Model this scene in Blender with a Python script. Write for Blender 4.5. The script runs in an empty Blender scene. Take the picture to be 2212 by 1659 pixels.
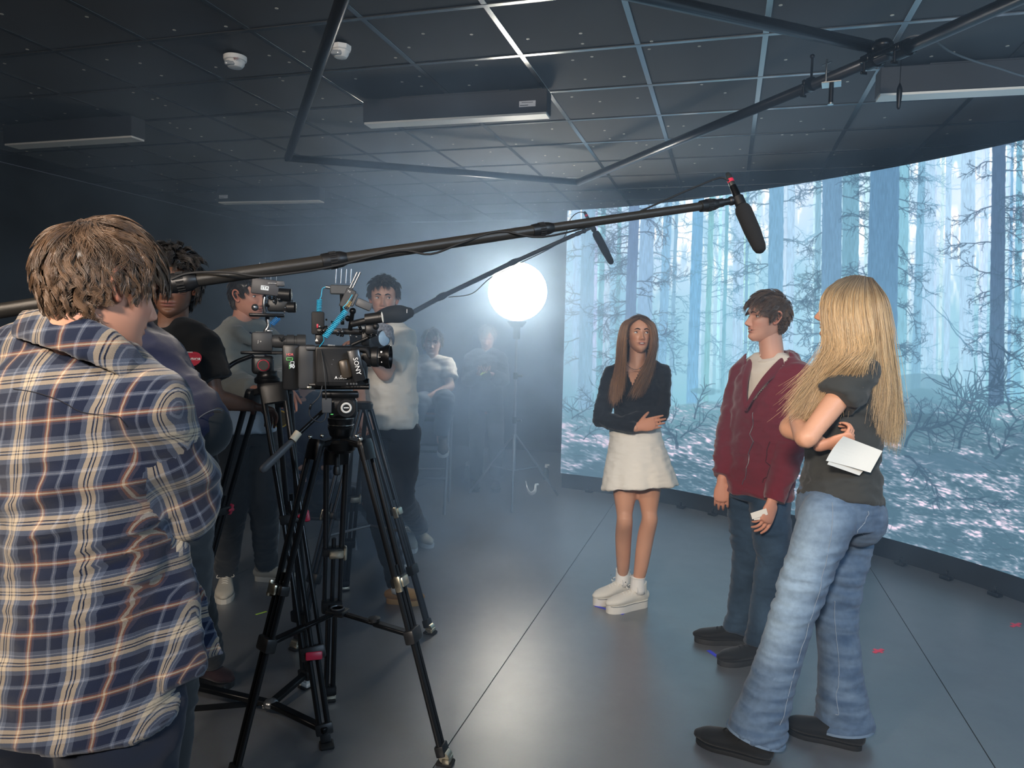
import bpy, bmesh, math, random
import numpy as np
from mathutils import Vector, Matrix, Quaternion
random.seed(7)
RNG = np.random.default_rng(11)
SC = bpy.context.scene
COL = SC.collection
PI = math.pi
# ------------------------------------------------------------------ camera
F_PX = 1600.0; CX = 1106.0; CY = 829.5
CAM = Vector((0, 0, 1.52))
PITCH = math.radians(3.915); ROLL = 0.022
_f = Vector((0, math.cos(PITCH), -math.sin(PITCH)))
_r0 = Vector((1, 0, 0)); _u0 = Vector((0, math.sin(PITCH), math.cos(PITCH)))
_i = _r0*math.cos(ROLL)+_u0*math.sin(ROLL)
_j = -_r0*math.sin(ROLL)+_u0*math.cos(ROLL)
cd = bpy.data.cameras.new('camera'); cam = bpy.data.objects.new('camera', cd); COL.objects.link(cam)
M = Matrix.Identity(4)
for k in range(3):
    M[k][0] = _i[k]; M[k][1] = _j[k]; M[k][2] = -_f[k]; M[k][3] = CAM[k]
cam.matrix_world = M
cd.sensor_fit = 'HORIZONTAL'; cd.sensor_width = 36; cd.lens = F_PX/2212*36; cd.clip_start = 0.05; cd.clip_end = 100
SC.camera = cam
# ------------------------------------------------------------------ view, world
SC.view_settings.view_transform = 'Standard'; SC.view_settings.look = 'None'
SC.view_settings.gamma = 1; SC.view_settings.use_curve_mapping = False
SC.view_settings.exposure = 0.2
w = bpy.data.worlds.new('world'); SC.world = w; w.use_nodes = True
w.node_tree.nodes['Background'].inputs[0].default_value = (0.02, 0.022, 0.028, 1)
w.node_tree.nodes['Background'].inputs[1].default_value = 1.0
cy = SC.cycles
cy.max_bounces = 4; cy.diffuse_bounces = 2; cy.glossy_bounces = 3; cy.transmission_bounces = 3
cy.volume_bounces = 2; cy.transparent_max_bounces = 6
cy.use_light_tree = False; cy.volume_step_rate = 3.0; cy.volume_max_steps = 48
cy.sample_clamp_indirect = 3.0; cy.caustics_reflective = False; cy.caustics_refractive = False
# ------------------------------------------------------------------ lights
def area(name, loc, aim, power, color, sx, sy=None, spread=180):
    l = bpy.data.lights.new(name, 'AREA'); l.energy = power; l.color = color; l.shape = 'RECTANGLE'
    l.size = sx; l.size_y = sy or sx; l.spread = math.radians(spread)
    o = bpy.data.objects.new(name, l); COL.objects.link(o); o.location = loc
    d = Vector(aim)-Vector(loc); o.rotation_euler = d.to_track_quat('-Z', 'Y').to_euler()
    return o
# warm studio panel hung from the rig behind the photographer, and a weaker one farther left
area('key_panel', (-1.0, -1.8, 2.85), (1.0, 3.2, 1.15), 72, (1.0, 0.87, 0.75), 0.5, 0.4, 100)
area('side_panel', (-3.6, 1.2, 2.6), (-0.9, 3.0, 1.2), 14, (1.0, 0.86, 0.74), 0.5, 0.3)
area('overhead_fill', (1.9, -0.2, 2.8), (0.6, 4.2, 0.8), 66, (0.58, 0.77, 1.0), 1.2, 0.8)  # cool fill light, added out of view to brighten haze, floor and people
area('hair_panel', (-2.0, 0.35, 2.85), (-0.75, 1.5, 1.45), 9, (1.0, 0.84, 0.68), 0.35, 0.25, 75)
LANTERN_E = 44.0
SCREEN_E = 1.38
HAZE_D = 1.0
# ------------------------------------------------------------------ pixel helpers (photo frame -> world, at a real distance)
def ray(px, py):
    return _i*((px-CX)/F_PX)+_j*((CY-py)/F_PX)+_f
def P(px, py, z):
    return CAM+ray(px, py)*z
def FL(px, py, h=0.0):
    d = ray(px, py); t = (h-CAM.z)/d.z
    return CAM+d*t
def AT(px, z, h):
    a = _i*((px-CX)/F_PX)+_f
    v = ((h-CAM.z)/z-a.z)/_j.z
    return CAM+(a+_j*v)*z
def proj(p):
    q = Vector(p)-CAM; z = q.dot(_f)
    return CX+F_PX*q.dot(_i)/z, CY-F_PX*q.dot(_j)/z, z
# ------------------------------------------------------------------ object helpers
def tag(o, label=None, cat=None, group=None, kind=None):
    if label: o['label'] = label
    if cat: o['category'] = cat
    if group: o['group'] = group
    if kind: o['kind'] = kind
    return o
def empty(name, loc, label=None, cat=None, group=None, rz=0):
    o = bpy.data.objects.new(name, None); COL.objects.link(o); o.location = loc; o.rotation_euler.z = rz
    o.empty_display_size = .1
    bpy.context.view_layer.update() if False else None
    return tag(o, label, cat, group)
def put(name, me, mat, parent=None, smooth=True):
    """mesh in world coordinates; parented so that it keeps its place"""
    if isinstance(me, bmesh.types.BMesh):
        bm = me; me = bpy.data.meshes.new(name); bmesh.ops.recalc_face_normals(bm, faces=bm.faces[:]); bm.to_mesh(me); bm.free()
    if smooth is True: me.polygons.foreach_set('use_smooth', [True]*len(me.polygons))
    if mat is not None:
        me.materials.clear()
        for m_ in (mat if isinstance(mat, (list, tuple)) else [mat]): me.materials.append(m_)
    o = bpy.data.objects.new(name, me); COL.objects.link(o)
    if smooth == 'auto':
        me.polygons.foreach_set('use_smooth', [True]*len(me.polygons))
        try: me.set_sharp_from_angle(angle=math.radians(38))
        except Exception: pass
    if parent is not None: adopt(o, parent)
    return o
def wmat(o):
    m = Matrix.LocRotScale(o.location, o.rotation_euler, o.scale)
    if o.parent: return wmat(o.parent) @ o.matrix_parent_inverse @ m
    return m
def adopt(o, parent):
    o.parent = parent; o.matrix_parent_inverse = wmat(parent).inverted()
def copy_tree(o, parent=None):
    c = o.copy(); COL.objects.link(c)
    if parent is not None:
        c.parent = parent; c.matrix_parent_inverse = o.matrix_parent_inverse.copy()
    for ch in list(o.children): copy_tree(ch, c)
    return c
# ------------------------------------------------------------------ geometry helpers
def frame(t, side=None):
    t = Vector(t).normalized()
    s = Vector(side) if side is not None else (Vector((0, 0, 1)) if abs(t.z) < .9 else Vector((1, 0, 0)))
    s = s-t*s.dot(t)
    if s.length < 1e-5:
        s = Vector((0, 1, 0)); s = s-t*s.dot(t)
    s.normalize()
    return t, s, t.cross(s).normalized()
def cr(pts, sub):
    """Catmull-Rom through tuples of floats"""
    A = np.array(pts, float); n = len(A)
    if n == 2 or sub <= 1: 
        if sub <= 1: return A
        return np.array([A[0]+(A[1]-A[0])*k/sub for k in range(sub+1)])
    out = []
    for k in range(n-1):
        p0 = A[k-1] if k > 0 else 2*A[0]-A[1]; p1 = A[k]; p2 = A[k+1]; p3 = A[k+2] if k+2 < n else 2*A[-1]-A[-2]
        for s in range(sub):
            t = s/sub
            out.append(.5*((2*p1)+(-p0+p2)*t+(2*p0-5*p1+4*p2-p3)*t*t+(-p0+3*p1-3*p2+p3)*t**3))
    out.append(A[-1]); return np.array(out)
def sweep(bm, pts, rads, side=None, n=16, sub=4, caps='round', capk=1.0, power=1.0):
    """elliptical tube through pts; rads are r or (a along side, b across)"""
    rr = [(r, r) if not isinstance(r, (tuple, list)) else tuple(r) for r in rads]
    rows = cr([tuple(p)+r for p, r in zip(pts, rr)], sub)
    C = [Vector(r[:3]) for r in rows]; R = [(max(r[3], 1e-4), max(r[4], 1e-4)) for r in rows]
    m = len(C)
    T = []
    for k in range(m):
        a = C[max(k-1, 0)]; b = C[min(k+1, m-1)]
        d = b-a; T.append(d.normalized() if d.length > 1e-7 else (T[-1] if T else Vector((0, 0, 1))))
    prev = side; frames = []
    for k in range(m):
        t, s, u = frame(T[k], side if side is not None else prev)
        if side is None: prev = s
        frames.append((t, s, u))
    rings = []
    def ring(c, a, b, f):
        vs = []
        for q in range(n):
            an = 2*PI*q/n; ca, sa = math.cos(an), math.sin(an)
            if power != 1.0:
                ca = math.copysign(abs(ca)**power, ca); sa = math.copysign(abs(sa)**power, sa)
            vs.append(bm.verts.new(c+f[1]*(a*ca)+f[2]*(b*sa)))
        return vs
    if caps == 'round':
        r = (R[0][0]+R[0][1])*.5*capk
        for q in (0.35, .75): rings.append(ring(C[0]-T[0]*r*math.cos(math.asin(q)), R[0][0]*q, R[0][1]*q, frames[0]))
    for k in range(m): rings.append(ring(C[k], R[k][0], R[k][1], frames[k]))
    if caps == 'round':
        r = (R[-1][0]+R[-1][1])*.5*capk
        for q in (.75, .35): rings.append(ring(C[-1]+T[-1]*r*math.cos(math.asin(q)), R[-1][0]*q, R[-1][1]*q, frames[-1]))
    for a, b in zip(rings, rings[1:]):
        for q in range(n):
            bm.faces.new((a[q], a[(q+1) % n], b[(q+1) % n], b[q]))
    if caps != 'none':
        bm.faces.new(rings[0][::-1]); bm.faces.new(rings[-1])
    return rings
def rod(bm, a, b, r, n=12, r2=None):
    sweep(bm, [a, b], [r, r if r2 is None else r2], n=n, sub=1, caps='flat')
def box(bm, c, size, rot=None, bevel=0.0, seg=1):
    r = bmesh.ops.create_cube(bm, size=1); vs = r['verts']
    bmesh.ops.scale(bm, vec=Vector(size), verts=vs)
    if bevel > 0:
        es = list({e for v in vs for e in v.link_edges})
        g = bmesh.ops.bevel(bm, geom=es, offset=bevel, segments=seg, affect='EDGES', profile=.5)
        fs = {f for f in g['faces']}; vs = list({v for f in g['faces'] for v in f.verts})
        # collect the whole island
        seen = set(vs); st = list(vs)
        while st:
            v = st.pop()
            for e in v.link_edges:
                o = e.other_vert(v)
                if o not in seen: seen.add(o); st.append(o)
        vs = list(seen)
    mt = Matrix.Translation(Vector(c))
    if rot is not None: mt = mt @ (rot.to_4x4() if not isinstance(rot, Matrix) or len(rot) == 3 else rot)
    bmesh.ops.transform(bm, matrix=mt, verts=vs)
    return vs
def ball(bm, c, r, rot=None, u=20, v=12):
    g = bmesh.ops.create_uvsphere(bm, u_segments=u, v_segments=v, radius=1)
    s = (r, r, r) if not isinstance(r, (tuple, list)) else r
    mt = Matrix.Translation(Vector(c)) @ (rot.to_4x4() if rot is not None else Matrix.Identity(4)) @ Matrix.Diagonal((*s, 1))
    bmesh.ops.transform(bm, matrix=mt, verts=g['verts'])
def disc(bm, c, nrm, r, h, n=24):
    nrm = Vector(nrm).normalized(); c = Vector(c)
    rod(bm, c-nrm*h*.5, c+nrm*h*.5, r, n)
def lathe(bm, c, axis, prof, n=28, side=None):
    """prof: list of (distance along axis, radius)"""
    t, s, u = frame(axis, side); c = Vector(c); rings = []
    for d, r in prof:
        rings.append([bm.verts.new(c+t*d+(s*math.cos(2*PI*q/n)+u*math.sin(2*PI*q/n))*max(r, 1e-4)) for q in range(n)])
    for a, b in zip(rings, rings[1:]):
        for q in range(n): bm.faces.new((a[q], a[(q+1) % n], b[(q+1) % n], b[q]))
    bm.faces.new(rings[0][::-1]); bm.faces.new(rings[-1])
def axes(x, y, z=None):
    """3x3 rotation whose columns are the given axes (orthonormalised, x first)"""
    x = Vector(x).normalized(); y = Vector(y); y = (y-x*y.dot(x)).normalized(); z = x.cross(y)
    return Matrix((x, y, z)).transposed()
def NB(): return bmesh.new()
def bpart(name, mat, parent, fn, smooth='auto'):
    bm = NB(); fn(bm); return put(name, bm, mat, parent, smooth)
# ------------------------------------------------------------------ noise (vectorised value noise)
_PERM = RNG.random((64, 64, 64)).astype(np.float32)
def vnoise(p):
    p = np.asarray(p, np.float32); f = np.floor(p); t = p-f; i = f.astype(int) % 64; j = (i+1) % 64
    t = t*t*(3-2*t)
    x0, y0, z0 = i.T; x1, y1, z1 = j.T; tx, ty, tz = t.T
    def L(a, b, k): return a+(b-a)*k
    c00 = L(_PERM[x0, y0, z0], _PERM[x1, y0, z0], tx); c10 = L(_PERM[x0, y1, z0], _PERM[x1, y1, z0], tx)
    c01 = L(_PERM[x0, y0, z1], _PERM[x1, y0, z1], tx); c11 = L(_PERM[x0, y1, z1], _PERM[x1, y1, z1], tx)
    return L(L(c00, c10, ty), L(c01, c11, ty), tz)*2-1
def fbm(p, oct=3):
    s = 0; a = 1; q = np.asarray(p, np.float32)
    for k in range(oct): s = s+vnoise(q)*a; q = q*2.03+7.1; a *= .5
    return s
def ridge(p, oct=2):
    s = 0; a = 1; q = np.asarray(p, np.float32)
    for k in range(oct): s = s+(1-2*np.abs(vnoise(q)))*a; q = q*1.9+3.3; a *= .5
    return s
# ------------------------------------------------------------------ materials
def srgb(h):
    if isinstance(h, str):
        h = h.lstrip('#'); h = tuple(int(h[k:k+2], 16)/255 for k in (0, 2, 4))
    return tuple(c/12.92 if c <= .04045 else ((c+.055)/1.055)**2.4 for c in h)
MATS = {}
def mat(name, color, rough=.6, metal=0.0, bump=None, var=None, spec=.5, sheen=0.0, emit=None, attr=None, coat=0.0, sss=0.0, alpha=None):
    """bump=(scale, strength[, distance]); var=(scale, amount)"""
    if name in MATS: return MATS[name]
    m = bpy.data.materials.new(name); m.use_nodes = True; nt = m.node_tree; N = nt.nodes; L = nt.links
    b = N['Principled BSDF']; c = srgb(color) if isinstance(color, str) else color
    b.inputs['Base Color'].default_value = (*c, 1); b.inputs['Roughness'].default_value = rough
    b.inputs['Metallic'].default_value = metal; b.inputs['Specular IOR Level'].default_value = spec
    if sheen: b.inputs['Sheen Weight'].default_value = sheen; b.inputs['Sheen Roughness'].default_value = .5
    if coat: b.inputs['Coat Weight'].default_value = coat
    if emit: b.inputs['Emission Color'].default_value = (*emit[0], 1); b.inputs['Emission Strength'].default_value = emit[1]
    tc = N.new('ShaderNodeTexCoord')
    src = None
    if attr:
        a = N.new('ShaderNodeAttribute'); a.attribute_name = attr
        L.new(a.outputs['Color'], b.inputs['Base Color']); src = a.outputs['Color']
    if var:
        n = N.new('ShaderNodeTexNoise'); n.inputs['Scale'].default_value = var[0]; n.inputs['Detail'].default_value = 4
        L.new(tc.outputs['Object'], n.inputs['Vector'])
        mr = N.new('ShaderNodeMapRange'); mr.inputs[3].default_value = 1-var[1]; mr.inputs[4].default_value = 1+var[1]
        mr.inputs[1].default_value = .3; mr.inputs[2].default_value = .7
        L.new(n.outputs['Fac'], mr.inputs[0])
        mx = N.new('ShaderNodeVectorMath'); mx.operation = 'SCALE'
        if src: L.new(src, mx.inputs[0])
        else: mx.inputs[0].default_value = c
        L.new(mr.outputs[0], mx.inputs['Scale']); L.new(mx.outputs[0], b.inputs['Base Color'])
    if bump:
        n = N.new('ShaderNodeTexNoise'); n.inputs['Scale'].default_value = bump[0]; n.inputs['Detail'].default_value = 3
        L.new(tc.outputs['Object'], n.inputs['Vector'])
        bp = N.new('ShaderNodeBump'); bp.inputs['Strength'].default_value = bump[1]
        bp.inputs['Distance'].default_value = bump[2] if len(bump) > 2 else .002
        L.new(n.outputs['Fac'], bp.inputs['Height']); L.new(bp.outputs[0], b.inputs['Normal'])
    MATS[name] = m; return m
def glow(name, color, strength):
    if name in MATS: return MATS[name]
    m = bpy.data.materials.new(name); m.use_nodes = True; nt = m.node_tree; nt.nodes.clear()
    e = nt.nodes.new('ShaderNodeEmission'); e.inputs[0].default_value = (*(srgb(color) if isinstance(color, str) else color), 1); e.inputs[1].default_value = strength
    o = nt.nodes.new('ShaderNodeOutputMaterial'); nt.links.new(e.outputs[0], o.inputs[0]); MATS[name] = m
    if strength < 5: m.cycles.emission_sampling = 'NONE'
    return m
black_plastic = mat('black_plastic', '#151618', .42, bump=(400, .15, .0005))
soft_black = mat('soft_black', '#1a1b1d', .7, bump=(600, .2, .0005))
black_metal = mat('black_metal', '#121315', .33, .6)
grey_metal = mat('grey_metal', '#8c8f92', .3, .9)
chrome = mat('chrome', '#d6d4cc', .22, 1.0)
nickel = mat('nickel', '#c9c2ae', .3, 1.0)
anthracite = mat('anthracite', '#3b3d40', .5, .1)
grey_plastic = mat('grey_plastic', '#55575a', .5)
white_plastic = mat('white_plastic', '#e6e5e0', .5)
white_print = mat('white_print', '#f0f0ee', .6)
red_plastic = mat('red_plastic', '#c22a45', .4)
# ------------------------------------------------------------------ the room
BETA = math.atan2(460, 1600)                     # the room's long axis, clockwise from the viewing direction
DB = Vector((math.sin(BETA), math.cos(BETA), 0)); DA = Vector((math.cos(BETA), -math.sin(BETA), 0))
RROT = Matrix(((DA.x, DB.x, 0), (DA.y, DB.y, 0), (0, 0, 1)))
def R2(a, b, h=0.0): return DA*a+DB*b+Vector((0, 0, h))
CEIL = 2.97
A0, A1, B0, B1 = -6.4, 4.6, -2.6, 9.3
wall_paint = mat('wall_paint', '#08090a', .9, bump=(60, .15, .001), var=(1.2, .1))
def wall(name, p, q):
    bm = NB(); d = (q-p); n = d.cross(Vector((0, 0, 1))).normalized()
    a = frame(d.normalized())
    c = (p+q)/2+Vector((0, 0, CEIL/2))-n*.06
    box(bm, c, (d.length+.1, .12, CEIL), axes(d, n))
    o = put(name, bm, wall_paint, smooth=False); o['kind'] = 'structure'; return o
wall('wall_back', R2(A0, B1), R2(A1, B1)); wall('wall_left', R2(A0, B0), R2(A0, B1))
wall('wall_right', R2(A1, B1), R2(A1, B0)); wall('wall_front', R2(A1, B0), R2(A0, B0))
for nm, p, q in (('baseboard_back', R2(A0, B1-.012), R2(A1, B1-.012)), ('baseboard_left', R2(A0+.012, B0), R2(A0+.012, B1))):
    bm = NB(); d = q-p; box(bm, (p+q)/2+Vector((0, 0, .05)), (d.length, .02, .1), axes(d, d.cross(Vector((0, 0, 1)))))
    o = put(nm, bm, soft_black, smooth=False); o['kind'] = 'structure'
# floor: rolled sheets with open seams over a dark subfloor
def floor_material():
    m = bpy.data.materials.new('floor_vinyl'); m.use_nodes = True; nt = m.node_tree; N = nt.nodes; L = nt.links
    b = N['Principled BSDF']; g = N.new('ShaderNodeNewGeometry')
    n1 = N.new('ShaderNodeTexNoise'); n1.inputs['Scale'].default_value = 1.1; n1.inputs['Detail'].default_value = 6; n1.inputs['Roughness'].default_value = .62
    n2 = N.new('ShaderNodeTexNoise'); n2.inputs['Scale'].default_value = 160; n2.inputs['Detail'].default_value = 3
    n3 = N.new('ShaderNodeTexNoise'); n3.inputs['Scale'].default_value = 7; n3.inputs['Detail'].default_value = 8; n3.inputs['Roughness'].default_value = .75
    for n in (n1, n2, n3): L.new(g.outputs['Position'], n.inputs['Vector'])
    cr_ = N.new('ShaderNodeValToRGB'); e = cr_.color_ramp.elements
    e[0].position = .32; e[0].color = (*srgb('#4a4c50'), 1); e[1].position = .72; e[1].color = (*srgb('#626466'), 1)
    L.new(n1.outputs['Fac'], cr_.inputs[0])
    mx = N.new('ShaderNodeMix'); mx.data_type = 'RGBA'; mx.blend_type = 'OVERLAY'; mx.inputs[0].default_value = .25
    L.new(cr_.outputs[0], mx.inputs[6]); L.new(n2.outputs['Color'], mx.inputs[7])
    L.new(mx.outputs[2], b.inputs['Base Color'])
    mr = N.new('ShaderNodeMapRange'); mr.inputs[1].default_value = .3; mr.inputs[2].default_value = .7; mr.inputs[3].default_value = .36; mr.inputs[4].default_value = .50
    L.new(n3.outputs['Fac'], mr.inputs[0]); L.new(mr.outputs[0], b.inputs['Roughness'])
    b.inputs['Specular IOR Level'].default_value = 1.0; b.inputs['Coat Weight'].default_value = 1.0; b.inputs['Coat Roughness'].default_value = .34; b.inputs['Coat IOR'].default_value = 1.65
    bp = N.new('ShaderNodeBump'); bp.inputs['Strength'].default_value = .35; bp.inputs['Distance'].default_value = .001
    L.new(n2.outputs['Fac'], bp.inputs['Height']); L.new(bp.outputs[0], b.inputs['Normal'])
    return m
floor_mat = floor_material()
bm = NB(); box(bm, R2((A0+A1)/2, (B0+B1)/2, -.053), (A1-A0+.3, B1-B0+.3, .1), RROT)
fl = put('floor', bm, soft_black, smooth=False); fl['kind'] = 'structure'
s1 = FL(935, 1659); a1 = s1.dot(DA)
s2 = FL(2150, 1659); a2 = s2.dot(DA); SW = (a2-a1)
a = a1-SW*3
while a < A1:
    lo, hi = max(a+.0022, A0), min(a+SW-.0022, A1)
    if hi > lo:
        bm = NB(); box(bm, R2((lo+hi)/2, (B0+B1)/2, -.0015), (hi-lo, B1-B0, .003), RROT)
        put('floor_sheet', bm, floor_mat, fl, smooth=False)
    a += SW
# ceiling: black board tiles between slim metal strips
ceil_dark = mat('ceiling_slab', '#101113', .9)
bm = NB(); box(bm, R2((A0+A1)/2, (B0+B1)/2, CEIL+.1), (A1-A0+.3, B1-B0+.3, .12), RROT)
ce = put('ceiling', bm, ceil_dark, smooth=False); ce['kind'] = 'structure'
tile_mat = mat('ceiling_board', '#4a4b4d', .85, bump=(220, .3, .001), var=(.9, .12))
strip_mat = mat('ceiling_strip', '#7f8182', .22, .85)
strip_dark = mat('ceiling_strip_black', '#1b1c1e', .3, .5)
T = .61
pa = FL(1099, 86, CEIL); ta0 = pa.dot(DA)             # strip crossing near the middle of the picture
pb = FL(1126, 124, CEIL)
ta0 = pb.dot(DA); tb0 = pb.dot(DB)
bm = NB(); box(bm, (0, 0, 0), (T-.022, T-.022, .016), bevel=.003)
tile_me = bpy.data.meshes.new('ceiling_tile'); bm.to_mesh(tile_me); bm.free(); tile_me.materials.append(tile_mat)
vis = lambda p, m=260: (lambda q: q[2] > .3 and -m < q[0] < 2212+m and -m < q[1] < 1659)(proj(p))
rest = NB(); nt_ = 0
ia0 = int((A0-ta0)/T)-1; ia1 = int((A1-ta0)/T)+1; ib0 = int((B0-tb0)/T)-1; ib1 = int((B1-tb0)/T)+1
dots = NB()
rd = random.Random(3)
for ia in range(ia0, ia1):
    for ib in range(ib0, ib1):
        a = ta0+(ia+.5)*T; b = tb0+(ib+.5)*T
        if a-T/2 < A0 or a+T/2 > A1 or b-T/2 < B0 or b+T/2 > B1: continue
        c = R2(a, b, CEIL+.022)
        if vis(c):
            o = bpy.data.objects.new('ceiling_tile', tile_me); COL.objects.link(o); o.location = c
            o.rotation_euler = RROT.to_euler(); adopt(o, ce); nt_ += 1
            for k in range(rd.choice((1, 2, 3, 3, 4))):
                q = c+RROT @ Vector((rd.uniform(-.28, .28), rd.uniform(-.28, .28), 0)); q.z = CEIL+.0135
                disc(dots, q, (0, 0, 1), .0085, .002, 12)
        else: box(rest, c, (T-.022, T-.022, .016), RROT)
dot_mat = mat('ceiling_dot', '#cfc8b8', .5)
o = put('ceiling_dots', dots, dot_mat, ce, smooth=False); o['kind'] = 'stuff'
o = put('ceiling_board_beyond', rest, tile_mat, ce, smooth=False); o['kind'] = 'stuff'
for ia in range(ia0, ia1+1):
    a = ta0+ia*T
    if A0 < a < A1:
        bm = NB(); box(bm, R2(a, (B0+B1)/2, CEIL+.012), (.028, B1-B0, .006), RROT, bevel=.001); put('ceiling_strip', bm, strip_mat, ce, smooth=False)
for ib in range(ib0, ib1+1):
    b = tb0+ib*T
    if B0 < b < B1:
        bm = NB(); box(bm, R2((A0+A1)/2, b, CEIL+.0105), (A1-A0, .028, .006), RROT, bevel=.001); put('ceiling_strip', bm, strip_mat, ce, smooth=False)
# ------------------------------------------------------------------ haze (stage smoke lit by the lantern and the screen)
def haze_mat():
    m = bpy.data.materials.new('stage_haze'); m.use_nodes = True; nt = m.node_tree; nt.nodes.clear(); N = nt.nodes; L = nt.links
    o = N.new('ShaderNodeOutputMaterial'); v = N.new('ShaderNodeVolumePrincipled')
    v.inputs['Color'].default_value = (.57, .77, 1.0, 1); v.inputs['Anisotropy'].default_value = .1
    g = N.new('ShaderNodeNewGeometry')
    def dist(c, r, lo, hi):
        s = N.new('ShaderNodeVectorMath'); s.operation = 'SUBTRACT'; s.inputs[1].default_value = c; L.new(g.outputs['Position'], s.inputs[0])
        d = N.new('ShaderNodeVectorMath'); d.operation = 'DIVIDE'; d.inputs[1].default_value = r; L.new(s.outputs[0], d.inputs[0])
        l = N.new('ShaderNodeVectorMath'); l.operation = 'LENGTH'; L.new(d.outputs[0], l.inputs[0])
        mr = N.new('ShaderNodeMapRange'); mr.interpolation_type = 'SMOOTHSTEP'
        mr.inputs[1].default_value = 0; mr.inputs[2].default_value = 1; mr.inputs[3].default_value = hi; mr.inputs[4].default_value = lo
        L.new(l.outputs['Value'], mr.inputs[0]); return mr.outputs[0]
    def math_(op, a, b):
        n = N.new('ShaderNodeMath'); n.operation = op
        for k, x in enumerate((a, b)):
            if isinstance(x, (int, float)): n.inputs[k].default_value = x
            else: L.new(x, n.inputs[k])
        return n.outputs[0]
    c1 = P(960, 690, 5.7); c2 = P(1080, 1060, 4.9)
    d = math_('ADD', dist(tuple(c1), (1.9, 2.9, 1.9), HZ_BASE, HZ_CLOUD), dist((c2.x, c2.y, .25), (1.5, 1.3, .75), 0, HZ_LOW))
    n = N.new('ShaderNodeTexNoise'); n.inputs['Scale'].default_value = 1.7; n.inputs['Detail'].default_value = 3; n.inputs['Roughness'].default_value = .6
    L.new(g.outputs['Position'], n.inputs['Vector'])
    mr = N.new('ShaderNodeMapRange'); mr.inputs[1].default_value = .36; mr.inputs[2].default_value = .66; mr.inputs[3].default_value = .25; mr.inputs[4].default_value = 1.85
    L.new(n.outputs['Fac'], mr.inputs[0])
    L.new(math_('MULTIPLY', math_('MULTIPLY', d, mr.outputs[0]), HAZE_D), v.inputs['Density'])
    L.new(v.outputs[0], o.inputs['Volume'])
    return m
HZ_BASE, HZ_CLOUD, HZ_LOW = .04, .60, .55
bm = NB(); box(bm, R2((A0+A1)/2-.3, (2.2+B1)/2, CEIL/2), (9.6, B1-2.2-.1, CEIL-.04), RROT)
hz = put('haze', bm, haze_mat(), smooth=False); hz['kind'] = 'stuff'; hz['label'] = 'blue grey stage haze drifting around the lantern and over the floor'; hz['category'] = 'haze'
# ------------------------------------------------------------------ curved LED wall with a misty forest on it
LB, LT = .15, 2.715
WALLP = [(0.50, 7.26), (1.02, 6.97), (1.47, 6.60), (1.86, 6.18), (2.20, 5.75), (2.50, 5.32), (2.76, 4.88), (2.96, 4.44), (3.10, 3.98), (3.19, 3.5), (3.24, 3.0), (3.22, 2.4), (3.13, 1.8), (2.96, 1.2), (2.7, 0.65)]
W = cr([(x, y) for x, y in WALLP], 6)
seg = np.r_[0, np.cumsum(np.hypot(*np.diff(W, axis=0).T))]; ARC = seg[-1]
US = np.linspace(0, 1, 73); WX = np.interp(US*ARC, seg, W[:, 0]); WY = np.interp(US*ARC, seg, W[:, 1])
# canvas in photo pixels (x 1200..2900, y 0..1900) painted by drawing, then resampled onto the wall
KS = 1.25; X0, Y0, CW, CH = 1195, 290, 1420, 1130
cw, ch = int(CW*KS), int(CH*KS)
yy, xx = np.mgrid[0:ch, 0:cw].astype(np.float32); PXX = xx/KS+X0; PYY = yy/KS+Y0
def n2(x, y, s):
    k = 2 if s < .1 else 1
    xs, ys = x[::k, ::k], y[::k, ::k]; r = fbm(np.stack([xs.ravel()*s, ys.ravel()*s, np.full(xs.size, s*91, np.float32)], 1), 3 if k == 2 else 2).reshape(xs.shape)
    return r if k == 1 else np.repeat(np.repeat(r, 2, 0), 2, 1)[:x.shape[0], :x.shape[1]]
def lerp(a, b, t): return a+(b-a)*t
c_sky = np.array([168, 208, 236.])/255; c_lo = np.array([134, 190, 212.])/255; c_li = np.array([206, 222, 250.])/255
cv = np.zeros((ch, cw, 3), np.float32)
tv = np.clip((PYY-380)/480, 0, 1)[..., None]
cv[:] = c_sky*(1-tv)+c_lo*tv
lum = np.clip(n2(PXX, PYY, .006)*.8+.35, 0, 1)*np.clip(1.15-tv[..., 0]*1.1, 0, 1)
cv = cv*(1-lum[..., None])+c_li*lum[..., None]
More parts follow.
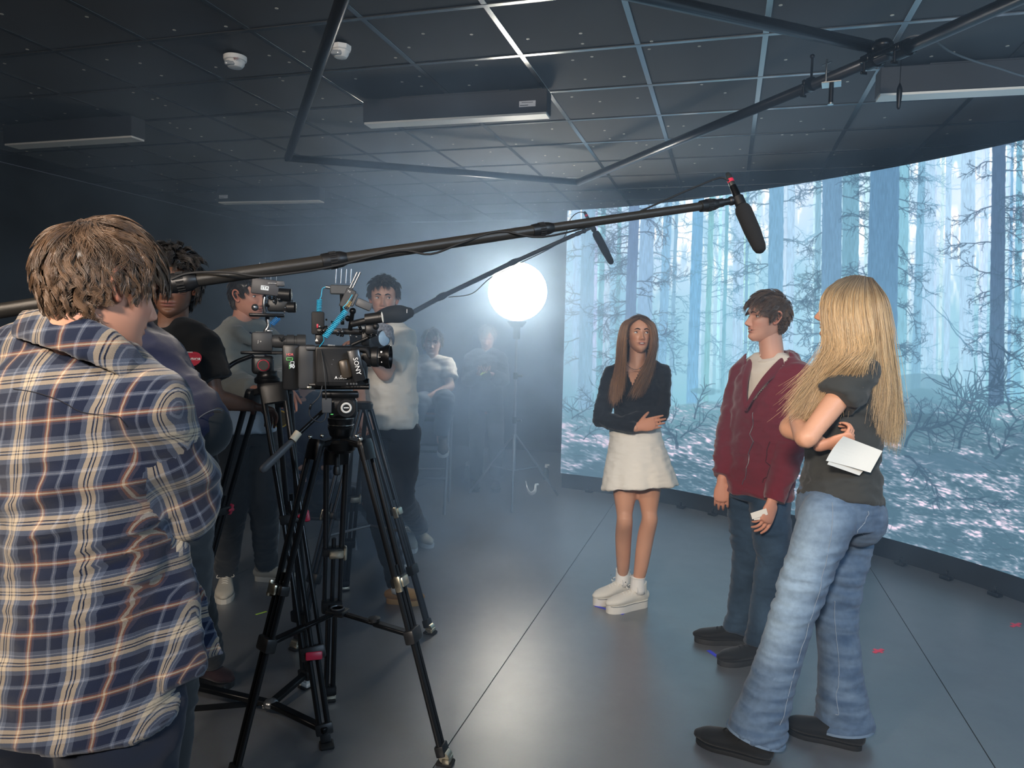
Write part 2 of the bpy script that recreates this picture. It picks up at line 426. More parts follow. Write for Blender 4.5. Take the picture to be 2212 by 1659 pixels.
# bright sky flecks between the crowns, high up
fl_ = np.clip(n2(PXX*1.6, PYY*.35, .05)*2.2+.35, 0, 1)*np.clip((690-PYY)/200, 0, 1)*np.clip(n2(PXX, PYY, .012)*1.5+.8, 0, 1)
cv = cv*(1-fl_[..., None])+np.array([.985, .99, 1.])*fl_[..., None]
rg = np.random.default_rng(5)
def trunk(xt, wt, xb, wb, col, y0=150, y1=900, rough=.8, op=1.0):
    t = np.clip((PYY-y0)/(y1-y0), 0, 1.2); c = lerp(xt, xb, t); h = lerp(wt, wb, t)/2
    r0 = int(max(0, (min(xt, xb)-max(wt, wb)-X0-8)*KS)); r1 = int(min(cw, (max(xt, xb)+max(wt, wb)-X0+8)*KS))
    if r1 <= r0: return
    sl = np.s_[:, r0:r1]; ed = vnoise(np.stack([PYY[sl].ravel()*.09, np.full(PYY[sl].size, xt), (PXX[sl].ravel() > c[sl].ravel())*3.], 1)).reshape(PYY[sl].shape)*rough
    a = np.clip((h[sl]+ed-np.abs(PXX[sl]-c[sl]))*KS+.5, 0, 1)*(PYY[sl] < y1+6)*op
    fade = np.clip((y1-PYY[sl])/120, 0, 1)**.5
    bark = 1+.05*vnoise(np.stack([PXX[sl].ravel()*.7, PYY[sl].ravel()*.08, np.full(PYY[sl].size, 5.)], 1)).reshape(PYY[sl].shape)
    col = np.array(col)/255; grad = np.clip((PYY[sl]-500)/500, 0, 1)[..., None]
    cc = (col*(1-grad*.25)+c_lo*grad*.25)*bark[..., None]
    a = a[..., None]*(1 if y1 > 860 else fade[..., None])
    cv[sl] = cv[sl]*(1-a)+cc*a
def strokes(S, col, op=.8):
    """S: list of (x, y, width) sample arrays stamped as soft dots"""
    A = np.concatenate(S)
    x = (A[:, 0]-X0)*KS; y = (A[:, 1]-Y0)*KS; r = A[:, 2]*KS*.5
    k = (x > -5) & (x < cw+5) & (y > -5) & (y < ch+5)
    if not k.any(): return
    x, y, r = x[k], y[k], r[k]
    bx, by = int(max(0, x.min()-8)), int(max(0, y.min()-8)); ex, ey = int(min(cw, x.max()+8)), int(min(ch, y.max()+8)); x = x-bx; y = y-by; mw, mh = ex-bx, ey-by
    if mw < 2 or mh < 2: return
    m = np.zeros((mh, mw), np.float32)
    R = int(np.ceil(r.max()))+1; xi = np.round(x).astype(int); yi = np.round(y).astype(int)
    for dx in range(-R, R+1):
        for dy in range(-R, R+1):
            d = np.hypot(xi+dx-x, yi+dy-y); v = np.clip(r-d+.6, 0, 1); k = (v > 0.02) & (xi+dx >= 0) & (xi+dx < mw) & (yi+dy >= 0) & (yi+dy < mh)
            if k.any(): np.maximum.at(m, (yi[k]+dy, xi[k]+dx), v[k])
    m = (m*op)[..., None]; cv[by:ey, bx:ex] = cv[by:ey, bx:ex]*(1-m)+np.array(col)/255*m
def branch(S, x, y, ang, ln, wd, depth, curl=0.0):
    n = max(4, int(ln*KS*1.1)); t = np.linspace(0, 1, n); st = ln/n
    a = ang+curl*t**1.5+np.cumsum(rg.normal(0, .06, n)); xs = x+np.cumsum(np.cos(a))*st; ys = y+np.cumsum(np.sin(a))*st
    S.append(np.stack([xs, ys, wd*(1-.75*t)+.25], 1))
    if depth > 0:
        for k in range(int(ln/7.5)+1):
            q = int(n*rg.uniform(.15, .98)); 
            if q >= n: q = n-1
            branch(S, xs[q], ys[q], a[q]+rg.choice((-1, 1))*rg.uniform(.4, 1.1), ln*rg.uniform(.15, .38), wd*.55, depth-1, rg.normal(0, .8))
def tree(xt, wt, xb, wb, col, y1, nb, bl, bcol=None, y0=150, ylow=800, bw=1.8, depth=1, op=.75):
    S = []
    for k in range(nb):
        y = rg.uniform(y0+90, ylow); t = (y-y0)/(y1-y0); x = lerp(xt, xb, t); s = rg.choice((-1, 1))
        an = (0 if s > 0 else PI)-s*rg.uniform(-.45, .25); branch(S, x+s*wt*.4, y, an, bl*rg.uniform(.35, 1.1), bw, depth, s*rg.uniform(.1, 1.1))
    if S: strokes(S, col if bcol is None else bcol, op)
    trunk(xt, wt, xb, wb, col, y0, y1)
# far layer
for k in range(64):
    x = rg.uniform(1200, 2640); wd = rg.uniform(4, 11); tree(x, wd, x-rg.uniform(0, 16), wd*1.05, np.array([176, 212, 234])+rg.normal(0, 5, 3), 850, 9, 32, (140, 188, 214), bw=1.0, depth=1, op=.55)
for x, wd in ((1250, 14), (1600, 22), (1712, 16), (2094, 30), (2010, 24), (2052, 12), (2240, 26), (2330, 20), (2430, 30), (2530, 22)):
    tree(x, wd, x-8, wd*1.1, (163, 200, 230), 850, 14, 50, (128, 176, 205), bw=1.2)
# mid layer: (x at top, width, x at bottom, width)
for xt, wt, xb, wb in ((1312, 9, 1292, 12), (1345, 7, 1330, 9), (1456, 16, 1425, 20), (1472, 7, 1447, 9), (1518, 24, 1494, 24), (1546, 11, 1524, 12), (1578, 7, 1560, 8), (1620, 6, 1608, 8), (1772, 11, 1762, 14), (1957, 22, 1944, 24), (1998, 13, 1976, 20), (2205, 12, 2196, 16), (2190, 6, 2178, 7), (2290, 14, 2280, 18), (2360, 10, 2352, 12), (2480, 16, 2470, 20)):
    tree(xt, wt, xb, wb, np.array([126, 180, 206])+rg.normal(0, 4, 3), 870, 26, 60, (104, 156, 186), bw=1.5)
# near layer
for xt, wt, xb, wb, c, y1 in ((1278, 28, 1262, 30, (136, 178, 206), 905), (1408, 30, 1386, 32, (142, 180, 214), 900), (1380, 19, 1354, 25, (112, 142, 178), 905), (1680, 30, 1672, 34, (120, 168, 202), 900),
                              (1840, 34, 1834, 38, (116, 166, 192), 910), (1800, 40, 1793, 46, (110, 152, 186), 915), (1916, 60, 1900, 70, (98, 142, 178), 930), (2160, 27, 2152, 34, (86, 116, 148), 872), (2256, 50, 2246, 56, (100, 142, 174), 920), (2400, 40, 2390, 50, (104, 148, 180), 930), (2560, 60, 2550, 66, (98, 140, 172), 940)):
    tree(xt, wt, xb, wb, c, y1, 30, 92, np.array(c)*.74, bw=2.1, depth=2, op=.8)
# saplings
for x, y in ((1690, 700), (1700, 820), (2100, 600), (2130, 640), (2235, 560), (1460, 640), (2330, 600)):
    S = []; branch(S, x, y+170, -PI/2+rg.normal(0, .06), 190, 2.6, 0)
    for k in range(34):
        q = rg.uniform(0, 1); s = rg.choice((-1, 1)); branch(S, x, y+170-q*180, -PI/2+s*rg.uniform(.8, 1.5), rg.uniform(8, 36)*(1.1-q*.7), 1.2, 1, s*.5)
    strokes(S, (92, 138, 168), .75)
# ground
hz_l = np.interp(PXX, [1200, 1330, 1500, 1700, 1930, 1990, 2080, 2130, 2212, 2400, 2700], [885, 880, 868, 860, 846, 838, 866, 872, 862, 850, 850])+6*n2(PXX, PYY*0, .02)
gr = np.clip((PYY-hz_l)/5, 0, 1)
gy = np.clip((PYY-hz_l)/190, 0, 1)
tx_ = n2(PXX*.45+PYY*.2, PYY*1.7-PXX*.35, .045); ty_ = n2(PXX*.6, PYY*2.1-PXX*.6, .17); big = n2(PXX, PYY*2.4, .007)
lit = np.clip(.40+tx_*.5+ty_*.75+big*.4-.18, 0, 1)
dk = np.array([104, 152, 170])/255; md = np.array([128, 158, 184])/255; pk = np.array([216, 206, 228])/255
gcol = dk*(1-lit[..., None])+(md*(1-lit[..., None])+pk*lit[..., None])*lit[..., None]
near_dark = np.clip(gy*.8+np.clip(-big, 0, 1)*.5, 0, .6)[..., None]*(1-lit[..., None])
gcol = gcol*(1-near_dark)+np.array([70, 98, 122])/255*near_dark
mist = np.clip(1-(PYY-hz_l)/70, 0, 1)[..., None]*.7*(1-lit[..., None]*.6)
gcol = gcol*(1-mist)+c_lo*mist*.95
red = np.clip(n2(PXX, PYY, .018)*2-1.0, 0, 1)*np.clip((PXX-2080)/100, 0, 1)*np.clip((PYY-1130)/40, 0, 1)*lit
gcol = gcol*(1-red[..., None])+np.array([232, 120, 92])/255*red[..., None]
cv[:] = cv*(1-gr[..., None])+gcol*gr[..., None]
mound = np.clip(1-((PXX-1990)/90)**2-((PYY-840)/34)**2, 0, 1)**.5; mound = np.clip(mound*3, 0, 1)[..., None]*.7*(PYY < 868)[..., None]
cv[:] = cv*(1-mound)+np.array([112, 158, 182])/255*mound
for cx_, cy_, rx, ry, c in ((2010, 940, 130, 26, (98, 138, 158)), (2050, 1000, 160, 24, (90, 126, 150)), (1520, 845, 34, 9, (112, 162, 184)), (1960, 878, 160, 16, (104, 148, 172)), (2360, 960, 200, 40, (90, 126, 150))):
    k = np.clip((1-((PXX-cx_)/rx)**2-((PYY-cy_)/ry)**2+n2(PXX, PYY, .05)*.5)*2.5, 0, 1)[..., None]*.75
    cv[:] = cv*(1-k)+np.array(c)/255*k
S = []
for x, y, an, ln, wd, cu in ((1955, 965, -1.25, 250, 5.5, -.5), (2072, 968, -1.62, 250, 5.5, .1), (2145, 980, -1.9, 200, 4.5, .25), (1955, 985, .35, 130, 5, -.3), (2150, 990, -.5, 110, 6, -.2), (1462, 968, -1.55, 62, 7, 0), (1500, 905, -1.6, 80, 3.4, -.3), (1470, 945, -.5, 110, 3.0, .1),
                             (1235, 905, -.9, 90, 2.4, .1), (1260, 950, -1.0, 110, 2.2, .1), (2190, 900, -2.2, 150, 5, -.2), (2260, 1000, -1.8, 260, 6, .2), (2060, 1080, .05, 120, 3, .05), (1640, 905, -.9, 100, 3, .2), (2390, 1010, -1.3, 240, 6, .2)):
    branch(S, x, y, an, ln, wd, 1, cu)
for k in range(130):
    x = rg.uniform(1215, 2600); branch(S, x, rg.uniform(860, 960), rg.uniform(-2.9, -.25), rg.uniform(15, 70), rg.uniform(1, 2.2), 1, rg.normal(0, .5))
strokes(S, (66, 96, 122), .72)
S = []
for k in range(420):
    x = rg.uniform(1215, 2600); y = rg.uniform(930, 1400); branch(S, x, y, rg.uniform(.0, .6), rg.uniform(10, 60), rg.uniform(.8, 2), 0, rg.normal(0, .4))
strokes(S, (70, 98, 120), .6)
S = []
for k in range(420):
    x = rg.uniform(1215, 2600); y = rg.uniform(960, 1450); branch(S, x, y, rg.uniform(.0, .7), rg.uniform(5, 30), rg.uniform(.8, 2), 0, rg.normal(0, .6))
strokes(S, (214, 208, 230), .5)
cv = np.clip(cv*np.array([1.045, 1.0, .965], np.float32), 0, 1)
# resample onto the wall
TW, TH = 2600, 1000
uu = np.linspace(0, 1, TW); vv = np.linspace(0, 1, TH)
gx = np.interp(uu*ARC, seg, W[:, 0]); gyy = np.interp(uu*ARC, seg, W[:, 1])
pos = np.zeros((TH, TW, 3)); pos[..., 0] = gx; pos[..., 1] = gyy; pos[..., 2] = (LB+(LT-LB)*vv)[:, None]
q = pos-np.array(CAM); zz = q @ np.array(_f); qx = CX+F_PX*(q @ np.array(_i))/zz; qy = CY-F_PX*(q @ np.array(_j))/zz
sx = np.clip((qx-X0)*KS, 0, cw-2.01); sy = np.clip((qy-Y0)*KS, 0, ch-2.01)
x0_ = sx.astype(int); y0_ = sy.astype(int); fx = (sx-x0_)[..., None]; fy = (sy-y0_)[..., None]
tex = (cv[y0_, x0_]*(1-fx)+cv[y0_, x0_+1]*fx)*(1-fy)+(cv[y0_+1, x0_]*(1-fx)+cv[y0_+1, x0_+1]*fx)*fy
img = bpy.data.images.new('forest_picture', TW, TH)
px_ = np.ones((TH, TW, 4), np.float32); tex = tex*.86+tex.mean(-1, keepdims=True)*.14; px_[..., :3] = np.clip(tex, 0, 1)**1.28
img.pixels.foreach_set(px_.ravel()); img.update()
del cv, pos, q, qx, qy, sx, sy, tex
def screen_mat():
    m = bpy.data.materials.new('led_picture'); m.use_nodes = True; nt = m.node_tree; nt.nodes.clear(); N = nt.nodes; L = nt.links
    t = N.new('ShaderNodeTexImage'); t.image = img; t.extension = 'EXTEND'
    uv = N.new('ShaderNodeUVMap'); uv.uv_map = 'UVMap'; L.new(uv.outputs[0], t.inputs[0])
    e = N.new('ShaderNodeEmission'); e.inputs[1].default_value = SCREEN_E; L.new(t.outputs[0], e.inputs[0])
    o = N.new('ShaderNodeOutputMaterial'); L.new(e.outputs[0], o.inputs[0]); return m
led = empty('led_wall', (float(WX[36]), float(WY[36]), 0), 'tall curved LED wall showing a misty blue burnt forest', 'screen')
bm = NB(); uvl = bm.loops.layers.uv.new('UVMap')
lo = [bm.verts.new((x, y, LB)) for x, y in zip(WX, WY)]; hi = [bm.verts.new((x, y, LT)) for x, y in zip(WX, WY)]
for k in range(72):
    f = bm.faces.new((lo[k], lo[k+1], hi[k+1], hi[k]))
    for lp, uvv in zip(f.loops, ((US[k], 0), (US[k+1], 0), (US[k+1], 1), (US[k], 1))): lp[uvl].uv = uvv
me = bpy.data.meshes.new('screen'); bm.to_mesh(me); bm.free()
me.materials.append(screen_mat()); o = bpy.data.objects.new('screen', me); COL.objects.link(o); adopt(o, led)
dx = np.gradient(WX); dy = np.gradient(WY); ln = np.hypot(dx, dy); NX = -dy/ln; NY = dx/ln   # towards the back
if NX[36]*(0-WX[36])+NY[36]*(0-WY[36]) > 0: NX, NY = -NX, -NY
def curved(bm, h0, h1, o0, o1):
    P4 = [[bm.verts.new((WX[k]+NX[k]*o, WY[k]+NY[k]*o, h)) for k in range(73)] for (o, h) in ((o0, h0), (o1, h0), (o1, h1), (o0, h1))]
    for a in range(4):
        b = (a+1) % 4
        for k in range(72): bm.faces.new((P4[a][k], P4[a][k+1], P4[b][k+1], P4[b][k]))
    for k in (0, 72): bm.faces.new([P4[a][k] for a in range(4)])
bm = NB(); curved(bm, LB, LT, .004, .10); put('cabinet', bm, soft_black, led, smooth=False)
bm = NB(); curved(bm, 0, LB-.004, .03, .34); put('plinth', bm, black_plastic, led, smooth=False)
for k in range(3, 60, 3):
    bm = NB(); c = Vector((WX[k]-NX[k]*.03, WY[k]-NY[k]*.03, .012)); box(bm, c, (.07, .05, .024), axes((dx[k], dy[k], 0), (NX[k], NY[k], 0)), bevel=.004)
    rod(bm, c+Vector((0, 0, .01)), c+Vector((0, 0, .045)), .009); put('levelling_foot', bm, black_metal, led)
# ------------------------------------------------------------------ lantern softbox on its stand
LC = P(1118, 630, 6.6); LR = .262
lan = empty('lantern_light', (LC.x, LC.y, 0), 'glowing round white paper lantern light on a thin stand in the haze', 'lamp')
bm = NB(); g = bmesh.ops.create_uvsphere(bm, u_segments=32, v_segments=16, radius=1)
for v in bm.verts:
    a = math.atan2(v.co.y, v.co.x); k = 1-.022*abs(math.sin(a*8))**.5*(1-abs(v.co.z)**4)
    v.co = LC+Vector((v.co.x*k, v.co.y*k, v.co.z*.985))*LR
put('diffuser', bm, glow('lantern_glow', (1.0, .93, .80), LANTERN_E), lan)
bpart('skirt_ring', black_metal, lan, lambda bm: lathe(bm, LC-Vector((0, 0, LR+.055)), (0, 0, 1), [(0, .05), (.045, .085), (.055, .085), (.058, .03)]))
bpart('lamp_head', black_plastic, lan, lambda bm: rod(bm, LC-Vector((0, 0, LR+.16)), LC-Vector((0, 0, LR+.05)), .032, 16))
top = LC-Vector((0, 0, LR+.14)); base = Vector((LC.x, LC.y, .0))
for nm, h0, h1, r in (('lower_tube', .28, .75, .016), ('middle_tube', .72, 1.15, .0125), ('upper_tube', 1.12, top.z, .010)):
    bpart(nm, grey_metal, lan, lambda bm: rod(bm, (LC.x, LC.y, h0), (LC.x, LC.y, h1), r))
for h in (.74, 1.14):
    bpart('clamp_knob', black_plastic, lan, lambda bm: (rod(bm, (LC.x, LC.y, h-.03), (LC.x, LC.y, h+.03), .022), rod(bm, (LC.x, LC.y, h), (LC.x+.06, LC.y-.02, h), .012)))
for k in range(3):
    a = .5+k*2*PI/3; d = Vector((math.cos(a), math.sin(a), 0))
    bpart('leg', grey_metal, lan, lambda bm: rod(bm, (LC.x, LC.y, .62), Vector((LC.x, LC.y, .012))+d*.48, .010))
    bpart('brace', grey_metal, lan, lambda bm: rod(bm, (LC.x, LC.y, .28), Vector((LC.x, LC.y, .30))+d*.245, .006))
# ------------------------------------------------------------------ lettering
def text(s, c, xd, up, size, m, parent, name='lettering', th=.0004, bold=False):
    cu = bpy.data.curves.new('t', 'FONT'); cu.body = s; cu.size = size; cu.align_x = 'CENTER'; cu.align_y = 'CENTER'; cu.extrude = th
    cu.resolution_u = 2
    if bold: cu.offset = size*.02
    o = bpy.data.objects.new('t', cu); COL.objects.link(o); bpy.context.view_layer.update()
    me = bpy.data.meshes.new_from_object(o.evaluated_get(bpy.context.evaluated_depsgraph_get()))
    bpy.data.objects.remove(o); R = axes(xd, up)
    me.transform(Matrix.Translation(Vector(c)) @ R.to_4x4()); me.name = name
    return put(name, me, m, parent, smooth=False)
# ------------------------------------------------------------------ pipe rig under the ceiling
PH = 2.75
def pipe(name_, a, b, label, ext0=0, ext1=0, r=.0265):
    d = (b-a).normalized(); a = a-d*ext0; b = b+d*ext1
    bm = NB(); rod(bm, a, b, r, 20)
    o = put(name_, bm, pipe_mat); tag(o, label, 'pipe', 'black steel pipes of the ceiling rig'); return o
pipe_mat = mat('pipe_steel', '#34363a', .32, .75, bump=(40, .1, .001))
J1 = FL(1905, 122, PH); J2 = FL(1248, 394, PH); J3 = FL(622, 341, PH); J0 = FL(738, 2, PH)
J4 = FL(1385, -6, PH+.06); J1b = FL(1912, 108, PH+.06)
pp = [pipe('rig_pipe', J2, J1, 'black rig pipe running from the joint back into the haze by the screen', 0, .04),
      pipe('rig_pipe', J1b, FL(1385, -8, PH+.06), 'black rig pipe coming forward from the joint along the picture top', -.02, 2.2),
      pipe('rig_pipe', FL(1940, 112, PH), FL(2212, -8, PH), 'black rig pipe from the joint to the upper right corner of the picture', 0, 1.8),
      pipe('rig_pipe', J3, J0, 'black rig pipe beside the ceiling detectors, receding into haze', 0, 1.6),
      pipe('rig_pipe', J3, J2, 'hazy rig pipe farthest from the camera, crossing at the back', .02, .02)]
def clampring(parent, p, d, r=.036, w=.05, name='pipe_clamp'):
    d = Vector(d).normalized(); t, s, u = frame(d)
    def f(bm):
        lathe(bm, p-d*w/2, d, [(0, r*.8), (0, r), (w, r), (w, r*.8)], 18)
        s2 = Vector((0, 0, 1)); k = d.cross(s2).normalized()
        box(bm, p+k*(r+.008), (.016, w*.9, .03), axes(k, d), bevel=.003); box(bm, p-k*(r+.008), (.016, w*.9, .03), axes(k, d), bevel=.003)
        rod(bm, p+k*(r+.01)-s2*.015, p+k*(r+.01)-s2*.06, .006); box(bm, p+k*(r+.01)-s2*.062, (.034, .008, .014), axes(k, d), bevel=.002)
    return bpart(name, black_metal, parent, f)
joint = empty('rig_joint', J1, 'black clamp cluster joining three rig pipes near upper right', 'clamp')
d12 = (J1-J2).normalized(); d14 = (FL(1385, -8, PH+.06)-J1b).normalized(); d13 = (FL(2212, -8, PH)-FL(1940, 112, PH)).normalized()
clampring(joint, J1-d12*.05, d12); clampring(joint, J1b+d14*.03, d14); clampring(joint, FL(1952, 106, PH), d13)
bpart('swivel_plate', black_metal, joint, lambda bm: (ball(bm, J1+Vector((0, 0, .045)), (.045, .045, .03)), box(bm, J1+d13*.04, (.14, .07, .02), axes(d13, d13.cross(Vector((0, 0, 1)))), bevel=.004)))
# clamps hanging along the pipe
pc = FL(1752, 182, PH)
hc = empty('spring_clamp', pc, 'small black clamp gripping the rig pipe left of the silver plate', 'clamp')
clampring(hc, pc, d12, .034, .02, 'clamp_jaw')
bpart('threaded_stem', black_metal, hc, lambda bm: (rod(bm, pc+Vector((0, 0, .03)), pc+Vector((0, 0, .13)), .006), ball(bm, pc+Vector((0, 0, .13)), .012)))
ps = FL(1797, 166, PH)
sp = empty('mount_plate', ps, 'silver square baby plate with a spigot clamped under the rig pipe', 'clamp')
sd = d12.cross(Vector((0, 0, 1))).normalized()
bpart('plate', chrome, sp, lambda bm: box(bm, ps-Vector((0, 0, .034)), (.085, .085, .006), axes(d12+sd, sd-d12), bevel=.001))
bpart('spigot', black_metal, sp, lambda bm: (rod(bm, ps-Vector((0, 0, .035)), ps-Vector((0, 0, .12)), .011),))
bpart('spigot_tip', chrome, sp, lambda bm: rod(bm, ps-Vector((0, 0, .12)), ps-Vector((0, 0, .127)), .0135))
bpart('bolt', chrome, sp, lambda bm: (rod(bm, ps+sd*.034-Vector((0, 0, .03)), ps+sd*.034+Vector((0, 0, .075)), .005), rod(bm, ps+sd*.034+Vector((0, 0, .055))-d12*.03, ps+sd*.034+Vector((0, 0, .055))+d12*.03, .004), rod(bm, ps-sd*.034-Vector((0, 0, .03)), ps-sd*.034+Vector((0, 0, .03)), .005)))
pk = FL(1943, 196, PH-.11)
hk = empty('safety_hook', pk, 'small black safety carabiner hanging below the ceiling fixture at right', 'hook')
bpart('hook_body', black_metal, hk, lambda bm: sweep(bm, [pk+Vector((0, 0, .03)), pk, pk-Vector((0, 0, .075))], [.004, .012, .008], n=10))
bpart('wire', black_metal, hk, lambda bm: rod(bm, pk+Vector((0, 0, .03)), Vector((pk.x, pk.y, PH+.06)), .0015))
bm = NB(); cpts = [FL(x, y, h) for x, y, h in ((1925, 112, 2.78), (1965, 80, 2.79), (2010, 82, 2.77), (2050, 110, 2.74), (2100, 130, 2.73), (2150, 145, 2.73), (2230, 168, 2.72), (2330, 172, 2.73))]
sweep(bm, cpts, [.0042]*len(cpts), n=8, sub=5); tag(put('power_cable', bm, mat('cable_grey', '#5d6064', .5)), 'thin dark cable looping from the rig joint to the right edge', 'cable')
# ------------------------------------------------------------------ long ceiling light fixtures, switched off
diff = mat('fixture_diffuser', '#e8e4da', .45); fix_body = mat('fixture_body', '#26282c', .6)
def fixture(p, q, wdt, h, label, hh=.135, sticker=None):
    p = Vector(p); q = Vector(q); d = (q-p).normalized(); n = Vector((-d.y, d.x, 0)); 
    if n.y < 0: n = -n
    t = empty('ceiling_light', (p+q)/2, label, 'light fixture', 'long ceiling light boxes')
    c = (p+q)/2+n*wdt/2; up = Vector((0, 0, 1)); L_ = (q-p).length
    bpart('housing', fix_body, t, lambda bm: box(bm, c+up*(hh/2+.006), (L_, wdt, hh), axes(d, n), bevel=.003), False)
    bpart('diffuser', diff, t, lambda bm: box(bm, c, (L_-.012, wdt-.012, .012), axes(d, n)), False)
    bpart('ceiling_bracket', fix_body, t, lambda bm: box(bm, c+up*(hh+.01), (L_*.6, wdt*.6, .02), axes(d, n)), False)
    if sticker is not None:
        sc_ = p+d*L_*sticker-n*.0015+up*(hh*.42)
        bpart('sticker', mat('sticker', '#c9ccd0', .6), t, lambda bm: box(bm, sc_, (.10, .0015, .034), axes(d, n)), False)
        bpart('print_line', anthracite, t, lambda bm: (box(bm, sc_-n*.001-up*.008-d*.02, (.05, .001, .004), axes(d, n)), box(bm, sc_-n*.001+up*.008, (.07, .001, .003), axes(d, n))), False)
HF = CEIL-.15
fixture(FL(784, 266, HF), FL(1181, 243, HF), .112, HF, 'long black ceiling light box with a pale underside at picture centre', sticker=.9)
fixture(FL(7, 312, HF), FL(284, 294, HF), .13, HF, 'long ceiling light box in the dark upper left corner')
q0 = FL(1900, 204, HF); fixture(q0, q0+(FL(2212, 188, HF)-q0).normalized()*1.2, .12, HF, 'long ceiling light box at upper right below the pipe joint')
fixture(FL(470, 437, HF), FL(690, 433, HF), .12, HF, 'faint distant ceiling light box in the haze above the camera operators', sticker=.06)
q0 = FL(1042, 418, HF); 0 and fixture(q0, q0+(FL(690, 433, HF)-FL(470, 437, HF)).normalized()*1.2, .12, HF, 'farthest ceiling light box, lost in haze left of the screen', sticker=.06)
# ------------------------------------------------------------------ detectors
def detector(px, py, r, label, square=False):
    c = FL(px, py, CEIL-.005)
    t = empty('smoke_detector', c, label, 'smoke detector', 'white ceiling detectors')
    bpart('base_ring', white_plastic, t, lambda bm: lathe(bm, c, (0, 0, -1), [(-.004, r), (.012, r), (.018, r*.97), (.022, r*.86)], 8 if square else 32))
    bpart('sensor_cap', white_plastic, t, lambda bm: lathe(bm, c-Vector((0, 0, .02)), (0, 0, -1), [(0, r*.86), (.02, r*.78), (.034, r*.6), (.038, r*.3)], 8 if square else 32))
    bpart('lens', mat('clear_lens', '#9aa0a4', .1), t, lambda bm: box(bm, c+Vector((-.015, -r*.55, -.04)), (.055, .03, .025), bevel=.008, seg=2))
    return c, t
c, t = detector(508, 124, .060, 'round white smoke detector with a strobe, left of the rig pipe')
text('FIRE', c+Vector((.028, -.062, -.028)), (1, -.25, 0), (0, -.3, 1), .017, mat('fire_print', '#8b3a35', .6), t)
detector(736, 101, .054, 'white angular smoke detector just right of the rig pipe', True)
# ------------------------------------------------------------------ boom poles with microphones
carbon = mat('carbon_tube', '#3c3a37', .32, .5, bump=(900, .5, .0008)); foam = mat('mic_foam', '#17181a', .95, bump=(500, .6, .002))
def boom(label, pts, rads, collars, mic, cable, scale=1.0):
    C = [P(*p) for p in pts]; t = empty('boom_pole', C[len(C)//2], label, 'boom pole')
    for k in range(len(C)-1):
        bpart('tube_section', carbon, t, lambda bm: rod(bm, C[k], C[k+1], rads[k], 28, rads[k]))
    for k in collars:
        d = (C[k+1]-C[k-1]).normalized() if 0 < k < len(C)-1 else (C[k]-C[k-1]).normalized(); r = rads[min(k, len(rads)-1)]
        bpart('lock_collar', black_plastic, t, lambda bm: lathe(bm, C[k]-d*.035*scale, d, [(0, r*1.05), (.002, r*1.35), (.018*scale, r*1.42), (.03*scale, r*1.30), (.045*scale, r*1.42), (.055*scale, r*1.36), (.07*scale, r*1.0)], 32))
        def ribs(bm):
            tt, s, u = frame(d)
            for q in range(20):
                a = q*2*PI/20; o = (s*math.cos(a)+u*math.sin(a))*r*1.42
                rod(bm, C[k]-d*.012*scale+o, C[k]+d*.006*scale+o, .0016*scale, 5)
        bpart('collar_grip', soft_black, t, ribs)
    m = mic; e = C[-1]
    tip = P(*m['mount']); 
    bpart('mic_swivel', black_plastic, t, lambda bm: (rod(bm, e, tip, .011*scale, 16), ball(bm, tip, .015*scale), rod(bm, e+(tip-e)*.2, e+(tip-e)*.6, .014*scale, 16)))
    mb = P(*m['back']); mf = P(*m['front']); d = (mf-mb).normalized(); mt = empty('boom_microphone', mb, m['label'], 'microphone')
    r = m['r']
    L_ = (mf-mb).length
    bpart('foam_windscreen', foam, mt, lambda bm: lathe(bm, mb+d*L_*.3, d, [(0, r*.55), (.006, r*.85), (.02, r), (L_*.7*.55, r*.98), (L_*.7-.02, r*.8), (L_*.7-.006, r*.62), (L_*.7, r*.3)], 32))
    bpart('mic_body', black_metal, mt, lambda bm: lathe(bm, mb, d, [(0, r*.42), (L_*.1, r*.45), (L_*.32, r*.52), (L_*.34, r*.45)], 24))
    bpart('mic_holder', black_plastic, mt, lambda bm: (lathe(bm, mb+d*L_*.17, d, [(0, r*.6), (.002, r*.68), (.032*scale, r*.68), (.034*scale, r*.6)], 20), rod(bm, mb+d*L_*.2, tip, r*.35, 12)))
    bpart('plug', chrome, mt, lambda bm: lathe(bm, mb-d*.05*scale, d, [(0, r*.28), (.01, r*.4), (.05*scale, r*.4)], 20))
    bpart('red_band', red_plastic, mt, lambda bm: lathe(bm, mb-d*.026*scale, d, [(0, r*.42), (.012*scale, r*.42)], 20))
    cp = [P(*p) for p in cable]
    bm = NB(); sweep(bm, [mb-d*.05*scale]+cp, [.003*scale]*(len(cp)+1), n=8, sub=5); put('mic_cable', bm, soft_black, mt)
    return t
boom('thick black carbon boom pole crossing the picture, nearest the camera',
     [(-160, 699, 1.78), (-40, 678, 1.80), (394, 609, 1.86), (722, 562, 2.0), (1172, 495, 2.2), (1532, 443, 2.38)], [.0188, .0188, .0178, .0158, .0135], [1, 2, 3, 4, 5],
     dict(mount=(1580, 434, 2.40), back=(1583, 402, 2.41), front=(1645, 545, 2.33), r=.0262, label='black foam-covered shotgun microphone on the nearer boom pole'),
     [(1574, 390, 2.41), (1555, 384, 2.41), (1500, 405, 2.38), (1420, 440, 2.34), (1368, 462, 2.30), (1300, 482, 2.28), (1172, 512, 2.17), (1080, 500, 2.14), (1000, 524, 2.1), (930, 549, 2.06), (860, 542, 2.04), (722, 575, 1.97), (640, 589, 1.92), (560, 597, 1.88), (500, 589, 1.86), (440, 588, 1.85), (400, 592, 1.84), (372, 603, 1.83)])
